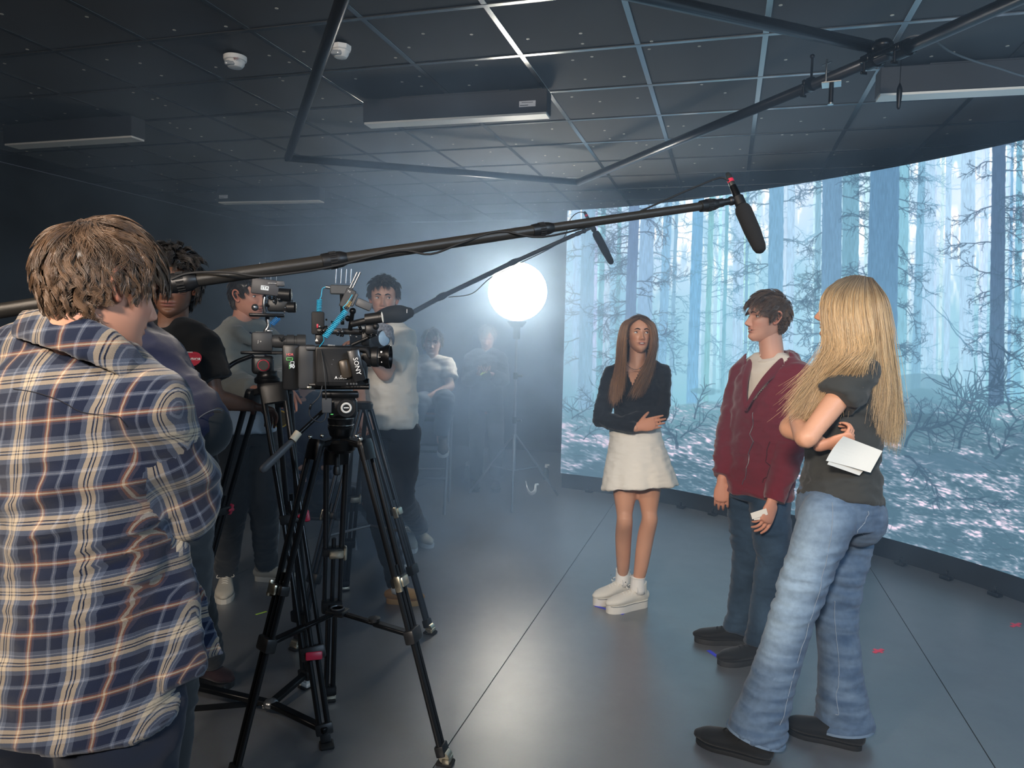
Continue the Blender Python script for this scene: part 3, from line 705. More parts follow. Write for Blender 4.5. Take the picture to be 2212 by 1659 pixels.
boom('thin boom pole farther back in the haze, ending beside the lantern',
     [(846, 700, 5.1), (955, 640, 4.95), (1110, 566, 4.75), (1240, 508, 4.6)], [.0165, .0155, .013, .011], [1, 2],
     dict(mount=(1262, 499, 4.58), back=(1270, 472, 4.58), front=(1322, 570, 4.5), r=.024, label='grey-looking foam microphone on the far boom pole, left of the screen'),
     [(1266, 460, 4.58), (1250, 459, 4.59), (1232, 474, 4.6), (1210, 522, 4.62), (1120, 570, 4.7), (1060, 600, 4.8), (1020, 634, 4.86), (970, 642, 4.9)])
# ------------------------------------------------------------------ tripods
tube_black = mat('tripod_tube', '#2b2c2e', .28, .7); tube_grey = mat('tripod_tube_grey', '#2f3236', .35, .5); rubber = mat('rubber', '#141414', .8)
def tleg(par, top, foot, side, w, f1, f2, tm, lat, foot_m, taper=.6, r=.011, lev=None, stage3=True):
    """one two-tube leg: upper pair, latch, middle stage, collar, lower stage, foot"""
    top, foot = Vector(top), Vector(foot); d = (foot-top); L_ = d.length; d = d/L_; s = Vector(side); s = (s-d*s.dot(d)).normalized(); n = d.cross(s); n = -n if n.y > 0 else n; n = n*-1
    a = lambda t, o=0.0: top+d*(L_*t)+s*o
    for k in (-1, 1): bpart('upper_tube', tm, par, lambda bm: rod(bm, a(0, k*w), a(f1, k*w*.8), r, 14))
    for k in (-1, 0, 1): bpart('middle_tube', tm, par, lambda bm: rod(bm, a(f1-.05, k*w*.8), a(f2, k*w*.8), r*.8, 12))
    bpart('lower_tube', tm, par, lambda bm: (rod(bm, a(f2-.02, -w*.36), a(.955, -w*.36), r*.95, 12), rod(bm, a(f2-.02, w*.36), a(.955, w*.36), r*.95, 12)))
    R = axes(s, d)
    bpart('latch_block', black_plastic, par, lambda bm: box(bm, a(f1), (w*2.3, .035, .034), R, bevel=.006, seg=2))
    bpart('latch_lever', lat, par, lambda bm: (box(bm, a(f1+.002, w*.25)-n*.024, (w*1.5, .036, .014), R, bevel=.006, seg=2), box(bm, a(f1+.004, w*1.15)-n*.012, (.014, .058, .026), R, bevel=.006, seg=2)) if lat is not red_plastic else (box(bm, a(f1, w*1.25)-n*.006, (.022, .045, .024), R, bevel=.006, seg=2), box(bm, a(f1-.002, w*.9)-n*.022, (w*.9, .014, .01), R, bevel=.004)))
    bpart('collar', black_plastic, par, lambda bm: box(bm, a(f2), (w*2.2, .05, .04), R, bevel=.008, seg=2))
    bpart('foot_joint', black_plastic, par, lambda bm: (box(bm, a(.955), (w*1.5, .04, .034), R, bevel=.006, seg=2), box(bm, a(.972), (w*.9, .05, .024), R, bevel=.006, seg=2)))
    fp = a(1.0)
    if foot_m is not None:
        bpart('foot', foot_m, par, lambda bm: (box(bm, fp+Vector((0, 0, .017))-n*.008, (.052, .03, .022), axes(Vector((s.x, s.y, 0)), Vector((-s.y, s.x, 0))), bevel=.007, seg=2), disc(bm, fp+Vector((0, 0, .03)), s, .018, .04)))
    bpart('foot_pad', rubber, par, lambda bm: box(bm, fp+Vector((0, 0, .006)), (.05, .06, .012), axes(Vector((s.x, s.y, 0)), Vector((-s.y, s.x, 0))), bevel=.004))
def crown(par, c, r, m):
    bpart('crown', m, par, lambda bm: lathe(bm, c-Vector((0, 0, .05)), (0, 0, 1), [(0, r*.75), (.012, r), (.04, r*1.05), (.05, r*.9)], 24))
# --- the nearest tripod
Z1 = 2.70
def Q1(x, y, dz=0.0): return P(x, y, Z1+dz)
t1 = empty('camera_tripod', (FL(745, 1500).x, 2.72, 0), 'tall black two-tube tripod nearest the camera, carrying the big video camera', 'tripod')
cr1 = Q1(737, 948); crown(t1, cr1, .052, black_metal)
feet1 = [FL(962, 1650), FL(500, 1700), FL(711, 1512)]
tops1 = [Q1(789, 962, -.03), Q1(682, 962, -.05), Q1(727, 975, .08)]
for ft, tp, f1, f2 in zip(feet1, tops1, (.435, .60), (.585, .60)) if False else zip(feet1, tops1, (.43, .44, .38), (.60, .60, .60)):
    c0 = (feet1[0]+feet1[1]+feet1[2])/3; rad = Vector((ft.x-c0.x, ft.y-c0.y, 0)); sd_ = rad.cross(Vector((0, 0, 1)))
    tleg(t1, tp, ft, sd_, .037, f1, f2, tube_black, nickel, nickel)
    bpart('crown_lug', black_metal, t1, lambda bm: (sweep(bm, [tp-(ft-tp)*.018, tp, tp+(ft-tp)*.045], [(.040, .018), (.047, .019), (.047, .016)], side=sd_, n=14, caps='flat', power=.7), box(bm, (cr1+tp)/2+Vector((0, 0, .0)), ((cr1-tp).length, .05, .022), axes(tp-cr1, Vector((0, 0, 1)).cross(tp-cr1)), bevel=.005)))
    bpart('hinge_bolt', chrome, t1, lambda bm: ball(bm, tp+Vector((0, -.024, .03))+sd_.normalized()*.03, .008, u=10, v=6))
for tp in tops1[:2]: bpart('hinge_bolt', chrome, t1, lambda bm: ball(bm, tp+Vector((0, -.024, .03))+(cr1-tp).normalized()*.03, .008, u=10, v=6))
hub1 = P(729, 1322, 2.76)
bpart('spreader_hub', black_plastic, t1, lambda bm: (box(bm, hub1, (.075, .06, .02), RROT, bevel=.006, seg=2), disc(bm, hub1+Vector((0, 0, .012)), (0, 0, 1), .027, .006)))
bpart('hub_ring', grey_metal, t1, lambda bm: lathe(bm, hub1+Vector((0, 0, .014)), (0, 0, 1), [(0, .026), (.004, .026), (.004, .021), (.001, .02)]))
for ft, tp in zip(feet1, tops1):
    p_ = tp+(ft-tp)*.60; m_ = hub1+(p_-hub1)*.55
    bpart('spreader_arm', black_metal, t1, lambda bm: (box(bm, (hub1+m_)/2, ((m_-hub1).length, .024, .012), axes(m_-hub1, Vector((0, 0, 1)).cross(m_-hub1)), bevel=.003), box(bm, (p_+m_)/2, ((m_-p_).length+.03, .032, .016), axes(p_-m_, Vector((0, 0, 1)).cross(p_-m_)), bevel=.004)))
bpart('spreader_knob', black_plastic, t1, lambda bm: lathe(bm, hub1+(tops1[0]+(feet1[0]-tops1[0])*.6-hub1)*.5+Vector((0, 0, .008)), (0, 0, 1), [(0, .02), (.012, .022), (.014, .012)], 16))
bpart('brand_sticker', mat('sticker_green', '#2f6b55', .5), t1, lambda bm: box(bm, Q1(783, 962, -.062), (.016, .001, .018), axes((1, .3, .1), (-.3, 1, 0))), False)
# fluid head
FW = Vector((.97, .24, 0)).normalized(); SD = Vector((-FW.y, FW.x, 0)); UP = Vector((0, 0, 1)); RC = axes(FW, SD)
h1 = empty('fluid_head', cr1, 'black fluid head with a white ringed dial under the big video camera', 'tripod head')
ax1 = Q1(736, 920)
bpart('bowl', black_metal, h1, lambda bm: lathe(bm, Vector((ax1.x, ax1.y, Q1(736, 946).z)), (0, 0, 1), [(0, .03), (.012, .040), (.03, .044), (.034, .046), (.042, .046), (.044, .043), (.060, .045), (.064, .047), (.072, .047), (.075, .042), (.085, .042)], 36))
for h in (918, 903): bpart('bright_ring', chrome, h1, lambda bm: lathe(bm, Vector((ax1.x, ax1.y, Q1(736, h).z)), (0, 0, 1), [(0, .046), (.001, .0478), (.003, .0478), (.004, .046)], 36))
bpart('drag_housing', black_plastic, h1, lambda bm: (box(bm, Q1(741, 880), (.10, .085, .075), RC, bevel=.018, seg=3), disc(bm, Q1(748, 881, -.045), SD, .032, .03, 28)))
bpart('white_dial', white_plastic, h1, lambda bm: lathe(bm, Q1(748, 881, -.063), -SD, [(0, .019), (.004, .0195), (.006, .018), (.006, .0125), (.001, .012)], 28), True)
bpart('dial_insert', black_plastic, h1, lambda bm: disc(bm, Q1(748, 881, -.064), SD, .0125, .006))
bpart('dial_mark', white_print, h1, lambda bm: box(bm, Q1(748, 881, -.070), (.018, .001, .004), axes(FW, SD), bevel=.0004), False)
bpart('balance_plate', black_metal, h1, lambda bm: box(bm, Q1(735, 852), (.13, .07, .022), RC, bevel=.005, seg=2))
bpart('centre_bolt', black_plastic, h1, lambda bm: (rod(bm, Q1(728, 955, .02), Q1(728, 1006, .02), .010, 14), lathe(bm, Q1(728, 1006, .02), (0, 0, -1), [(0, .010), (.004, .013), (.03, .014), (.034, .010)], 20)))
hp = [Q1(709, 878, -.03), Q1(645, 935, -.10), Q1(569, 1013, -.18)]
bpart('pan_bar', black_metal, h1, lambda bm: rod(bm, hp[0], hp[1]+(hp[2]-hp[1])*.3, .0075, 14))
bpart('pan_sleeve', mat('tape_beige', '#d9cdb4', .6), h1, lambda bm: rod(bm, Q1(645, 934, -.10), Q1(632, 951, -.115), .0135, 18))
bpart('pan_grip', grey_plastic, h1, lambda bm: sweep(bm, [Q1(628, 956, -.12), Q1(600, 983, -.15), hp[2]], [.0115, .0135, .0145], n=16))
# --- broadcast camera on it
ca = empty('video_camera', Q1(735, 838), 'large black broadcast video camera on the nearest tripod, facing right', 'camera')
B = lambda name, m, x, y, dz, sz, bev=.006, rot=None: bpart(name, m, ca, lambda bm: box(bm, Q1(x, y, dz), sz, rot or RC, bevel=bev, seg=2))
B('body', black_plastic, 737, 790, 0, (.185, .125, .145), .012)
B('battery_plate', black_plastic, 630, 792, .02, (.06, .13, .165), .01)
bt = B('battery', anthracite, 664, 792, -.01, (.062, .12, .158), .012)
B('battery_latch', grey_plastic, 676, 752, -.07, (.05, .02, .013), .004)
B('battery_foot', nickel, 668, 837, -.065, (.016, .01, .008), .002)
B('side_panel', soft_black, 722, 790, -.066, (.12, .008, .12), .003)
B('top_handle', black_plastic, 742, 716, 0, (.19, .03, .022), .009)
B('handle_post', black_plastic, 690, 732, 0, (.03, .03, .04), .006)
B('handle_post', black_plastic, 790, 732, 0, (.03, .03, .05), .006)
B('audio_module', soft_black, 687, 698, .0, (.045, .07, .082), .006)
B('tally_tab', red_plastic, 686, 704, -.04, (.007, .004, .014), .001)
B('card_door', soft_black, 700, 790, -.068, (.02, .008, .10), .003)
RL = Matrix.Rotation(math.radians(-13), 3, SD) @ RC
B('display_flap', mat('display_flap', '#191a1c', .35, coat=.3), 770, 789, -.085, (.045, .016, .115), .007, RL)
B('blister', mat('lens_ring_bronze', '#4b443c', .35, .4), 746, 797, -.07, (.04, .02, .07), .012, RL)
text('SONY', Q1(771, 791, -.0962), RL @ Vector((0, 0, -1)), RL @ Vector((1, 0, 0)), .0235, white_print, ca)
text('PXW-X', Q1(716, 746, -.072), FW, UP, .0075, white_print, ca)
text('A', Q1(726, 816, -.0735), FW, UP, .014, white_print, ca, bold=True)
text('FS7M\nCAMCORDER', Q1(741, 816, -.0735), FW, UP, .007, white_print, ca) if False else text('PXW\nCAMERA', Q1(740, 815, -.0735), FW, UP, .0072, white_print, ca)
for x in (750, 758, 764, 770): bpart('button', grey_metal, ca, lambda bm: disc(bm, Q1(x, 829, -.070), SD, .0035, .004, 12))
for x, y in ((716, 757), (720, 757), (718, 768), (720, 777), (717, 787)): bpart('button', grey_metal, ca, lambda bm: disc(bm, Q1(x, y, -.071), SD, .002, .003, 8))
scr_w = glow('readout_white', '#f4f6f4', .9); scr_g = glow('readout_green', '#7fd07a', .8)
text('HDR', Q1(626, 766, -.052), FW, UP, .012, mat('readout_red', '#d45a5a', .5, emit=((.8, .2, .2), .5)), ca, 'readout')
text('90', Q1(631, 792, -.052), FW, UP, .018, scr_w, ca, 'readout', bold=True)
def frm(bm, x0, y0, x1, y1, w_=.0012):
    c = [Q1(x0, y0, -.052), Q1(x1, y0, -.052), Q1(x1, y1, -.052), Q1(x0, y1, -.052)]
    for k in range(4): rod(bm, c[k], c[(k+1) % 4], w_, 5)
bpart('readout_frame', scr_g, ca, lambda bm: frm(bm, 619, 773, 632, 778)); bpart('readout_frame', scr_w, ca, lambda bm: frm(bm, 628, 781, 635, 787, .0008))
bpart('readout_line', scr_g, ca, lambda bm: rod(bm, Q1(625, 783, -.052), Q1(625, 797, -.052), .0009, 5))
bpart('warning_triangle', white_print, ca, lambda bm: rod(bm, Q1(684, 735, -.07), Q1(684, 735, -.071), .007, 3))
bpart('rail', black_metal, ca, lambda bm: (rod(bm, Q1(655, 836, -.03), Q1(798, 836, -.03), .009, 16), rod(bm, Q1(770, 823, -.03), Q1(797, 823, -.03), .009, 16), rod(bm, Q1(655, 834, .06), Q1(798, 834, .06), .009, 16)))
B('base_plate', black_metal, 725, 831, 0, (.19, .09, .016), .004)
B('rail_lock', nickel, 690, 829, -.05, (.018, .006, .012), .003)
lb = Q1(783, 770, -.01); lf = Q1(846, 771, -.01); ld = (lf-lb).normalized()
bpart('lens', black_plastic, ca, lambda bm: lathe(bm, lb, ld, [(-.01, .03), (.0, .037), (.03, .0375), (.032, .035), (.036, .035), (.038, .0375), (.058, .0375), (.062, .034), (.07, .034)], 40))
bpart('lens_hood', black_metal, ca, lambda bm: lathe(bm, lb+ld*.066, ld, [(0, .034), (.012, .037), (.020, .043), (.036, .0435), (.037, .0415), (.022, .038), (.01, .03)], 40))
bpart('lens_glass', mat('lens_glass', '#10131a', .05, coat=1.0), ca, lambda bm: ball(bm, lb+ld*.07, (.008, .03, .03), axes(ld, SD)))
bpart('lens_print', white_print, ca, lambda bm: (box(bm, lb+ld*.058-SD*.0375+UP*.0, (.010, .0008, .0012), axes(ld, SD)), box(bm, lb+ld*.07-SD*.032+UP*.018, (.014, .001, .007), Matrix.Rotation(-.5, 3, FW) @ RC), box(bm, lb+ld*.07-SD*.032-UP*.018, (.008, .001, .005), Matrix.Rotation(.5, 3, FW) @ RC)), False)
bpart('hand_grip', soft_black, ca, lambda bm: sweep(bm, [Q1(762, 755, -.06), Q1(790, 756, -.055), Q1(797, 770, -.05)], [.006, .008, .006], n=10))
bpart('viewfinder', black_plastic, ca, lambda bm: (rod(bm, Q1(790, 690, -.04), Q1(826, 685, -.04), .020, 20), rod(bm, Q1(760, 700, -.02), Q1(795, 692, -.03), .012, 12), disc(bm, Q1(818, 686, -.04), FW, .0205, .004)))
bpart('zoom_control', black_plastic, ca, lambda bm: (box(bm, Q1(802, 712, -.02), (.045, .05, .035), RC, bevel=.008, seg=2), rod(bm, Q1(760, 745, -.02), Q1(812, 722, -.02), .006), ball(bm, Q1(812, 705, -.04), .012, u=12, v=8)))
for k in range(26):
    a = random.random(); x, y = random.uniform(690, 818), random.uniform(688, 730)
    bpart('knob', black_metal if k % 3 else grey_metal, ca, lambda bm: ball(bm, Q1(x, y, random.uniform(-.06, -.035)), random.uniform(.0035, .0075), u=10, v=6))
# accessories above the camera
ra = empty('wireless_receiver', Q1(750, 650), 'tilted dark receiver box with two stub antennas above the video camera', 'receiver')
RT = Matrix.Rotation(math.radians(24), 3, SD) @ RC
RTi = Matrix.Rotation(math.radians(24), 3, SD)
bpart('case', anthracite, ra, lambda bm: box(bm, Q1(751, 645, -.05), (.036, .02, .072), RT, bevel=.003))
bpart('label_plate', mat('label_tan', '#8d7b52', .6), ra, lambda bm: box(bm, Q1(753, 656, -.0615), (.016, .001, .022), RT), False)
text('TX', Q1(754, 630, -.062), RTi @ FW, RTi @ UP, .009, white_print, ra)
for k in (-1, 1): bpart('antenna', grey_metal, ra, lambda bm: rod(bm, Q1(759+k*3, 622, -.05), Q1(775+k*3.4, 588, -.05), .0035, 10))
bpart('side_block', grey_plastic, ra, lambda bm: (box(bm, Q1(786, 658, -.03), (.058, .03, .03), Matrix.Rotation(math.radians(22), 3, SD) @ RC, bevel=.006, seg=2), box(bm, Q1(765, 648, -.04), (.012, .03, .05), RT, bevel=.003)))
bpart('support_arm', black_metal, ra, lambda bm: (rod(bm, Q1(762, 672, -.03), Q1(756, 712, -.01), .008), ball(bm, Q1(762, 672, -.03), .012), ball(bm, Q1(752, 688, -.02), .011)))
rb = empty('video_transmitter', Q1(738, 625, .1), 'flat dark transmitter with four thin upright antennas behind the receiver', 'transmitter')
bpart('case', mat('transmitter_case', '#43474b', .5), rb, lambda bm: box(bm, Q1(738, 626, .08), (.085, .03, .035), RC, bevel=.004))
bpart('connector', grey_metal, rb, lambda bm: rod(bm, Q1(704, 620, .07), Q1(718, 622, .07), .006))
for x in (726, 737, 748, 758): bpart('antenna', grey_metal, rb, lambda bm: rod(bm, Q1(x-1, 612, .08), Q1(x+1, 581, .08), .002, 8))
bpart('support_arm', black_metal, rb, lambda bm: (rod(bm, Q1(738, 634, .08), Q1(740, 700, .04), .007),))
cyan = mat('cyan_cable', '#35b4dc', .35)
def coil(name, label, pre, a, b, post, turns, R_, r=.0017, mt=None, grp=None):
    a, b = Vector(a), Vector(b); d = (b-a); t, s, u = frame(d); n = turns*10; pts = [Vector(p) for p in pre]
    for k in range(n+1):
        q = k/n; an = 2*PI*turns*q; pts.append(a+d*q+s*R_*math.cos(an)+u*R_*math.sin(an))
    pts += [Vector(p) for p in post]
    bm = NB(); sweep(bm, pts, [r]*len(pts), n=6, sub=2); o = put(name, bm, mt or cyan); tag(o, label, 'cable', grp); return o
coil('coiled_cable', 'bright cyan coiled cable slanting across the big video camera', [Q1(761, 637, -.075), Q1(750, 655, -.08), Q1(741, 664, -.08)], Q1(748, 671, -.085), Q1(702, 728, -.10), [Q1(700, 735, -.09), Q1(690, 749, -.08)], 19, .0098)
coil('coiled_cable', 'short cyan coiled cable hanging upright left of the transmitter', [Q1(704, 620, .07), Q1(696, 624, .07), Q1(694, 640, .07), Q1(691, 645, .07)], Q1(690, 648, .06), Q1(689, 674, .06), [Q1(689, 690, .06)], 8, .0085, .0018)
bm = NB(); sweep(bm, [Q1(694, 756, -.085), Q1(699, 790, -.10), Q1(703, 830, -.10), Q1(704, 862, -.09)], [.0022]*4, n=7); tag(put('signal_cable', bm, cable_g := mat('cable_dark', '#2a2c2f', .5)), 'thin dark cable running down from the camera back to the grey converter', 'cable')
bm = NB(); sweep(bm, [Q1(696, 834, -.09), Q1(690, 856, -.10), Q1(672, 876, -.11), Q1(668, 888, -.11), Q1(672, 902, -.11), Q1(690, 912, -.10), Q1(702, 906, -.09), Q1(705, 892, -.085)], [.0022]*8, n=7)
lp = put('signal_cable', bm, cable_g); tag(lp, 'thin dark cable curling in a loop below the grey converter', 'cable')
bm = NB(); rod(bm, Q1(672.5, 872, -.11), Q1(669, 884, -.11), .0042, 10); put('inline_plug', bm, black_plastic, lp)
cvx = empty('converter_box', Q1(705, 876, -.07), 'small grey converter box hanging beside the fluid head dial', 'box')
bpart('case', grey_plastic, cvx, lambda bm: box(bm, Q1(706, 876, -.08), (.033, .016, .052), RC, bevel=.002))
bpart('status_light', glow('led_green', '#6fdc7c', .7), cvx, lambda bm: box(bm, Q1(717, 895, -.082), (.009, .003, .003), RC), False)
# --- the second tripod with the small camera
Z2 = 3.0
def Q2(x, y, dz=0.0): return P(x, y, Z2+dz)
t2 = empty('camera_tripod', (Q2(575, 800).x, Z2, 0), 'black tripod with red levers behind the nearest one, carrying the small camera', 'tripod')
cr2 = Q2(588, 836)
feet2 = [FL(706, 1612), FL(368, 1500), FL(662, 1484)]
tops2 = [Q2(590, 838, -.05), Q2(548, 850, .02), Q2(612, 850, .06)]
c0 = (feet2[0]+feet2[1]+feet2[2])/3
for k, (ft, tp) in enumerate(zip(feet2, tops2)):
    rad = Vector((ft.x-c0.x, ft.y-c0.y, 0)); sd_ = rad.cross(Vector((0, 0, 1)))
    if k == 0: sd_ = Vector((1, .3, 0))
    tleg(t2, tp, ft, sd_, .042, .385, .755, tube_black, red_plastic, None if k == 0 else white_plastic, r=.0115)
    if k < 2: bpart('lower_lever', red_plastic, t2, lambda bm: box(bm, tp+(ft-tp)*.755+Vector((.012, -.028, 0)), (.06, .03, .012), axes(sd_, ft-tp), bevel=.005, seg=2))
    bpart('crown_lug', black_plastic, t2, lambda bm: (sweep(bm, [tp-(ft-tp)*.012, tp, tp+(ft-tp)*.045], [(.046, .018), (.052, .02), (.050, .017)], side=sd_, n=14, caps='flat', power=.7), box(bm, (cr2+tp)/2, ((cr2-tp).length, .06, .026), axes(tp-cr2, Vector((0, 0, 1)).cross(tp-cr2)), bevel=.005)))
crown(t2, cr2+Vector((0, 0, .02)), .056, black_plastic)
gh = FL(585, 1520, .04)
bpart('ground_spreader_hub', grey_metal, t2, lambda bm: (ball(bm, gh, (.03, .03, .02)), rod(bm, gh-Vector((.03, 0, .01)), gh+Vector((.03, 0, -.01)), .012)))
for ft in feet2: 
    e = ft+Vector((0, 0, .06)); bpart('ground_spreader_arm', black_metal, t2, lambda bm: box(bm, (gh+e)/2, ((e-gh).length, .034, .022), axes(e-gh, Vector((0, 0, 1)).cross(e-gh)), bevel=.004))
h2 = empty('fluid_head', cr2, 'compact black fluid head with a red ringed knob under the small camera', 'tripod head')
FW2 = Vector((.96, .28, 0)).normalized(); SD2 = Vector((-FW2.y, FW2.x, 0)); R2c = axes(FW2, SD2)
B2 = lambda par, name, m, x, y, dz, sz, bev=.006, rot=None: bpart(name, m, par, lambda bm: box(bm, Q2(x, y, dz), sz, rot or R2c, bevel=bev, seg=2))
bpart('bowl', black_metal, h2, lambda bm: lathe(bm, Vector((cr2.x-.02, cr2.y, Q2(575, 828).z)), (0, 0, 1), [(0, .046), (.006, .05), (.02, .05), (.026, .042), (.04, .038), (.05, .04)], 32))
bpart('drag_housing', black_plastic, h2, lambda bm: (box(bm, Q2(568, 788), (.085, .07, .075), R2c, bevel=.016, seg=3), disc(bm, Q2(569, 789, -.04), SD2, .026, .02, 28)))
bpart('red_ring', red_plastic, h2, lambda bm: lathe(bm, Q2(569, 789, -.052), -SD2, [(0, .022), (.003, .0225), (.004, .0205), (.003, .019)], 32))
bpart('knob_cap', black_plastic, h2, lambda bm: disc(bm, Q2(569, 789, -.055), SD2, .0195, .008))
B2(h2, 'quick_plate', black_metal, 560, 762, 0, (.14, .05, .012), .003)
B2(h2, 'quick_clamp', grey_plastic, 555, 770, -.02, (.06, .03, .012), .003)
bpart('pan_bar', black_metal, h2, lambda bm: sweep(bm, [Q2(543, 769, -.05), Q2(510, 782, -.07), Q2(490, 796, -.09), Q2(458, 828, -.13), Q2(440, 848, -.15)], [.0085, .009, .0095, .0105, .011], n=14))
cb = empty('mirrorless_camera', Q2(568, 757), 'small black mirrorless camera with a long lens on the red levered tripod', 'camera')
B2(cb, 'body', anthracite, 567, 738, 0, (.082, .06, .078), .01)
B2(cb, 'top_plate', grey_metal, 567, 718, 0, (.05, .035, .006), .002)
B2(cb, 'flash_shoe', grey_metal, 583, 715, -.01, (.02, .02, .006), .001)
text('J +', Q2(561, 738, -.034), FW2, UP, .014, white_print, cb)
bpart('lens', anthracite, cb, lambda bm: lathe(bm, Q2(588, 737), FW2, [(0, .022), (.01, .027), (.045, .027), (.046, .024), (.056, .024), (.057, .0275), (.085, .0275), (.086, .024), (.096, .024), (.097, .029), (.13, .029), (.131, .024)], 32))
bpart('lens_foot', black_plastic, cb, lambda bm: (sweep(bm, [Q2(603, 729, -.028), Q2(606, 735, -.03), Q2(612, 729, -.028)], [.003]*3, n=8), box(bm, Q2(625, 762), (.14, .05, .012), R2c, bevel=.003)))
cc = empty('field_monitor', Q2(585, 680), 'small recorder with a lit white readout above the mirrorless camera', 'monitor')
RM = Matrix.Rotation(math.radians(5), 3, SD2) @ R2c
B2(cc, 'case', mat('recorder_case', '#4a494b', .5), 573, 620, -.06, (.105, .02, .062), .006, RM)
B2(cc, 'screen', scr_w, 572, 622, -.072, (.030, .002, .017), .001, RM)
text('1TX', Q2(572, 622, -.0745), FW2, UP, .0155, black_plastic, cc, bold=True)
text('PIX-E5', Q2(554, 609, -.072), FW2, UP, .0075, white_print, cc) if False else text('FIELD', Q2(555, 609, -.0722), FW2, UP, .007, white_print, cc)
text('HEADPHONE', Q2(588, 612, -.0722), FW2, UP, .0055, white_print, cc)
B2(cc, 'label_tab', white_plastic, 552, 629, -.074, (.024, .002, .008), .001, RM)
B2(cc, 'shelf_plate', black_metal, 577, 681, -.02, (.135, .06, .014), .004)
B2(cc, 'battery', black_plastic, 606, 660, .0, (.10, .05, .05), .008)
B2(cc, 'port_block', grey_plastic, 606, 613, -.05, (.03, .03, .02), .003)
bpart('eyepiece', black_plastic, cc, lambda bm: (rod(bm, Q2(600, 635, -.03), Q2(628, 637, -.03), .024, 20), rod(bm, Q2(622, 664, -.02), Q2(638, 664, -.02), .021, 20)))
bpart('eyepiece_rim', grey_metal, cc, lambda bm: (lathe(bm, Q2(628, 637, -.03), FW2, [(0, .024), (.002, .0255), (.003, .024)], 24), lathe(bm, Q2(638, 664, -.02), FW2, [(0, .020), (.002, .022), (.003, .02)], 24)))
bpart('swivel_arm', grey_metal, cc, lambda bm: (sweep(bm, [Q2(578, 688), Q2(580, 704), Q2(574, 715)], [.010, .008, .010], n=10), sweep(bm, [Q2(572, 640, -.03), Q2(570, 660, -.03), Q2(573, 676, -.02)], [.007]*3, n=10), ball(bm, Q2(551, 664, -.05), .014, u=14, v=8)))
for k in range(12): 
    x, y = random.uniform(575, 622), random.uniform(642, 674); bpart('knob', black_metal if k % 2 else grey_metal, cc, lambda bm: ball(bm, Q2(x, y, -.05), random.uniform(.003, .007), u=8, v=6))
for x in (561, 573, 585, 597): bpart('antenna', grey_metal, cc, lambda bm: rod(bm, Q2(x, 612, .03), Q2(x, 567, .03), .0018, 8))
coil('coiled_cable', 'small blue coiled cable tucked under the recorder shelf', [Q2(600, 683, -.02)], Q2(602, 686, -.03), Q2(588, 700, -.03), [Q2(584, 706, -.02)], 6, .010, .002, mat('blue_cable', '#2f7fc4', .4))
# --- third tripod and camera, farther back
Z3 = 3.85
def Q3(x, y, dz=0.0): return P(x, y, Z3+dz)
t3 = empty('camera_tripod', (Q3(780, 800).x, Z3, 0), 'black tripod farthest back, behind the nearest one, one long leg at right', 'tripod')
cr3 = Q3(782, 868); crown(t3, cr3, .055, black_plastic)
feet3 = [FL(929, 1368), FL(640, 1402), FL(745, 1275)]
tops3 = [Q3(795, 885, -.02), Q3(770, 885, -.04), Q3(778, 885, .06)]; c0 = (feet3[0]+feet3[1]+feet3[2])/3
for ft, tp in zip(feet3, tops3):
    rad = Vector((ft.x-c0.x, ft.y-c0.y, 0)); tleg(t3, tp, ft, rad.cross(Vector((0, 0, 1))), .032, .46, .72, tube_grey, nickel, nickel, r=.012)
bpart('spreader', grey_metal, t3, lambda bm: (rod(bm, tops3[0]+(feet3[0]-tops3[0])*.55, P(800, 1135, 3.9), .007), rod(bm, P(800, 1135, 3.9), tops3[1]+(feet3[1]-tops3[1])*.55, .007)))
cg = empty('studio_camera', Q3(790, 730), 'dark camera with a big eyepiece and round front glass, farthest back', 'camera')
FW3 = Vector((.8, -.6, 0)).normalized(); SD3 = Vector((-FW3.y, FW3.x, 0)); R3c = axes(FW3, SD3)
B3 = lambda name, m, x, y, dz, sz, bev=.006: bpart(name, m, cg, lambda bm: box(bm, Q3(x, y, dz), sz, R3c, bevel=bev, seg=2))
B3('body', black_plastic, 795, 735, 0, (.16, .12, .10), .012); B3('plate', black_metal, 788, 762, 0, (.2, .09, .03)); B3('handle', black_plastic, 795, 700, 0, (.16, .03, .025), .01)
bpart('lens', black_plastic, cg, lambda bm: lathe(bm, Q3(812, 730, -.05), FW3, [(0, .04), (.03, .044), (.06, .044), (.062, .040)], 32))
bpart('lens_glass', mat('front_glass', '#a9c6dd', .12, coat=1.0), cg, lambda bm: lathe(bm, Q3(812, 730, -.05)+FW3*.0615, FW3, [(0, .040), (.004, .034), (.007, .018)], 32))  # pale blue base colour stands in for a reflection on the glass
bpart('eyepiece', mat('eyecup', '#202327', .8), cg, lambda bm: (sweep(bm, [Q3(812, 690, -.06), Q3(840, 680, -.08), Q3(866, 678, -.08), Q3(882, 676, -.08)], [(.03, .04), (.042, .05), (.045, .05), (.03, .03)], n=22),))
bpart('eyepiece_mark', white_print, cg, lambda bm: box(bm, Q3(879, 672, -.13), (.004, .004, .02), None, .001), False)
bpart('strap', mat('patterned_strap', '#7a7f88', .7, bump=(120, .6, .003), var=(90, .5)), cg, lambda bm: sweep(bm, [Q3(812, 708, -.1), Q3(832, 712, -.09), Q3(846, 720, -.06), Q3(850, 735, .0)], [(.03, .006)]*4, side=(0, 0, 1), n=10, caps='flat'))
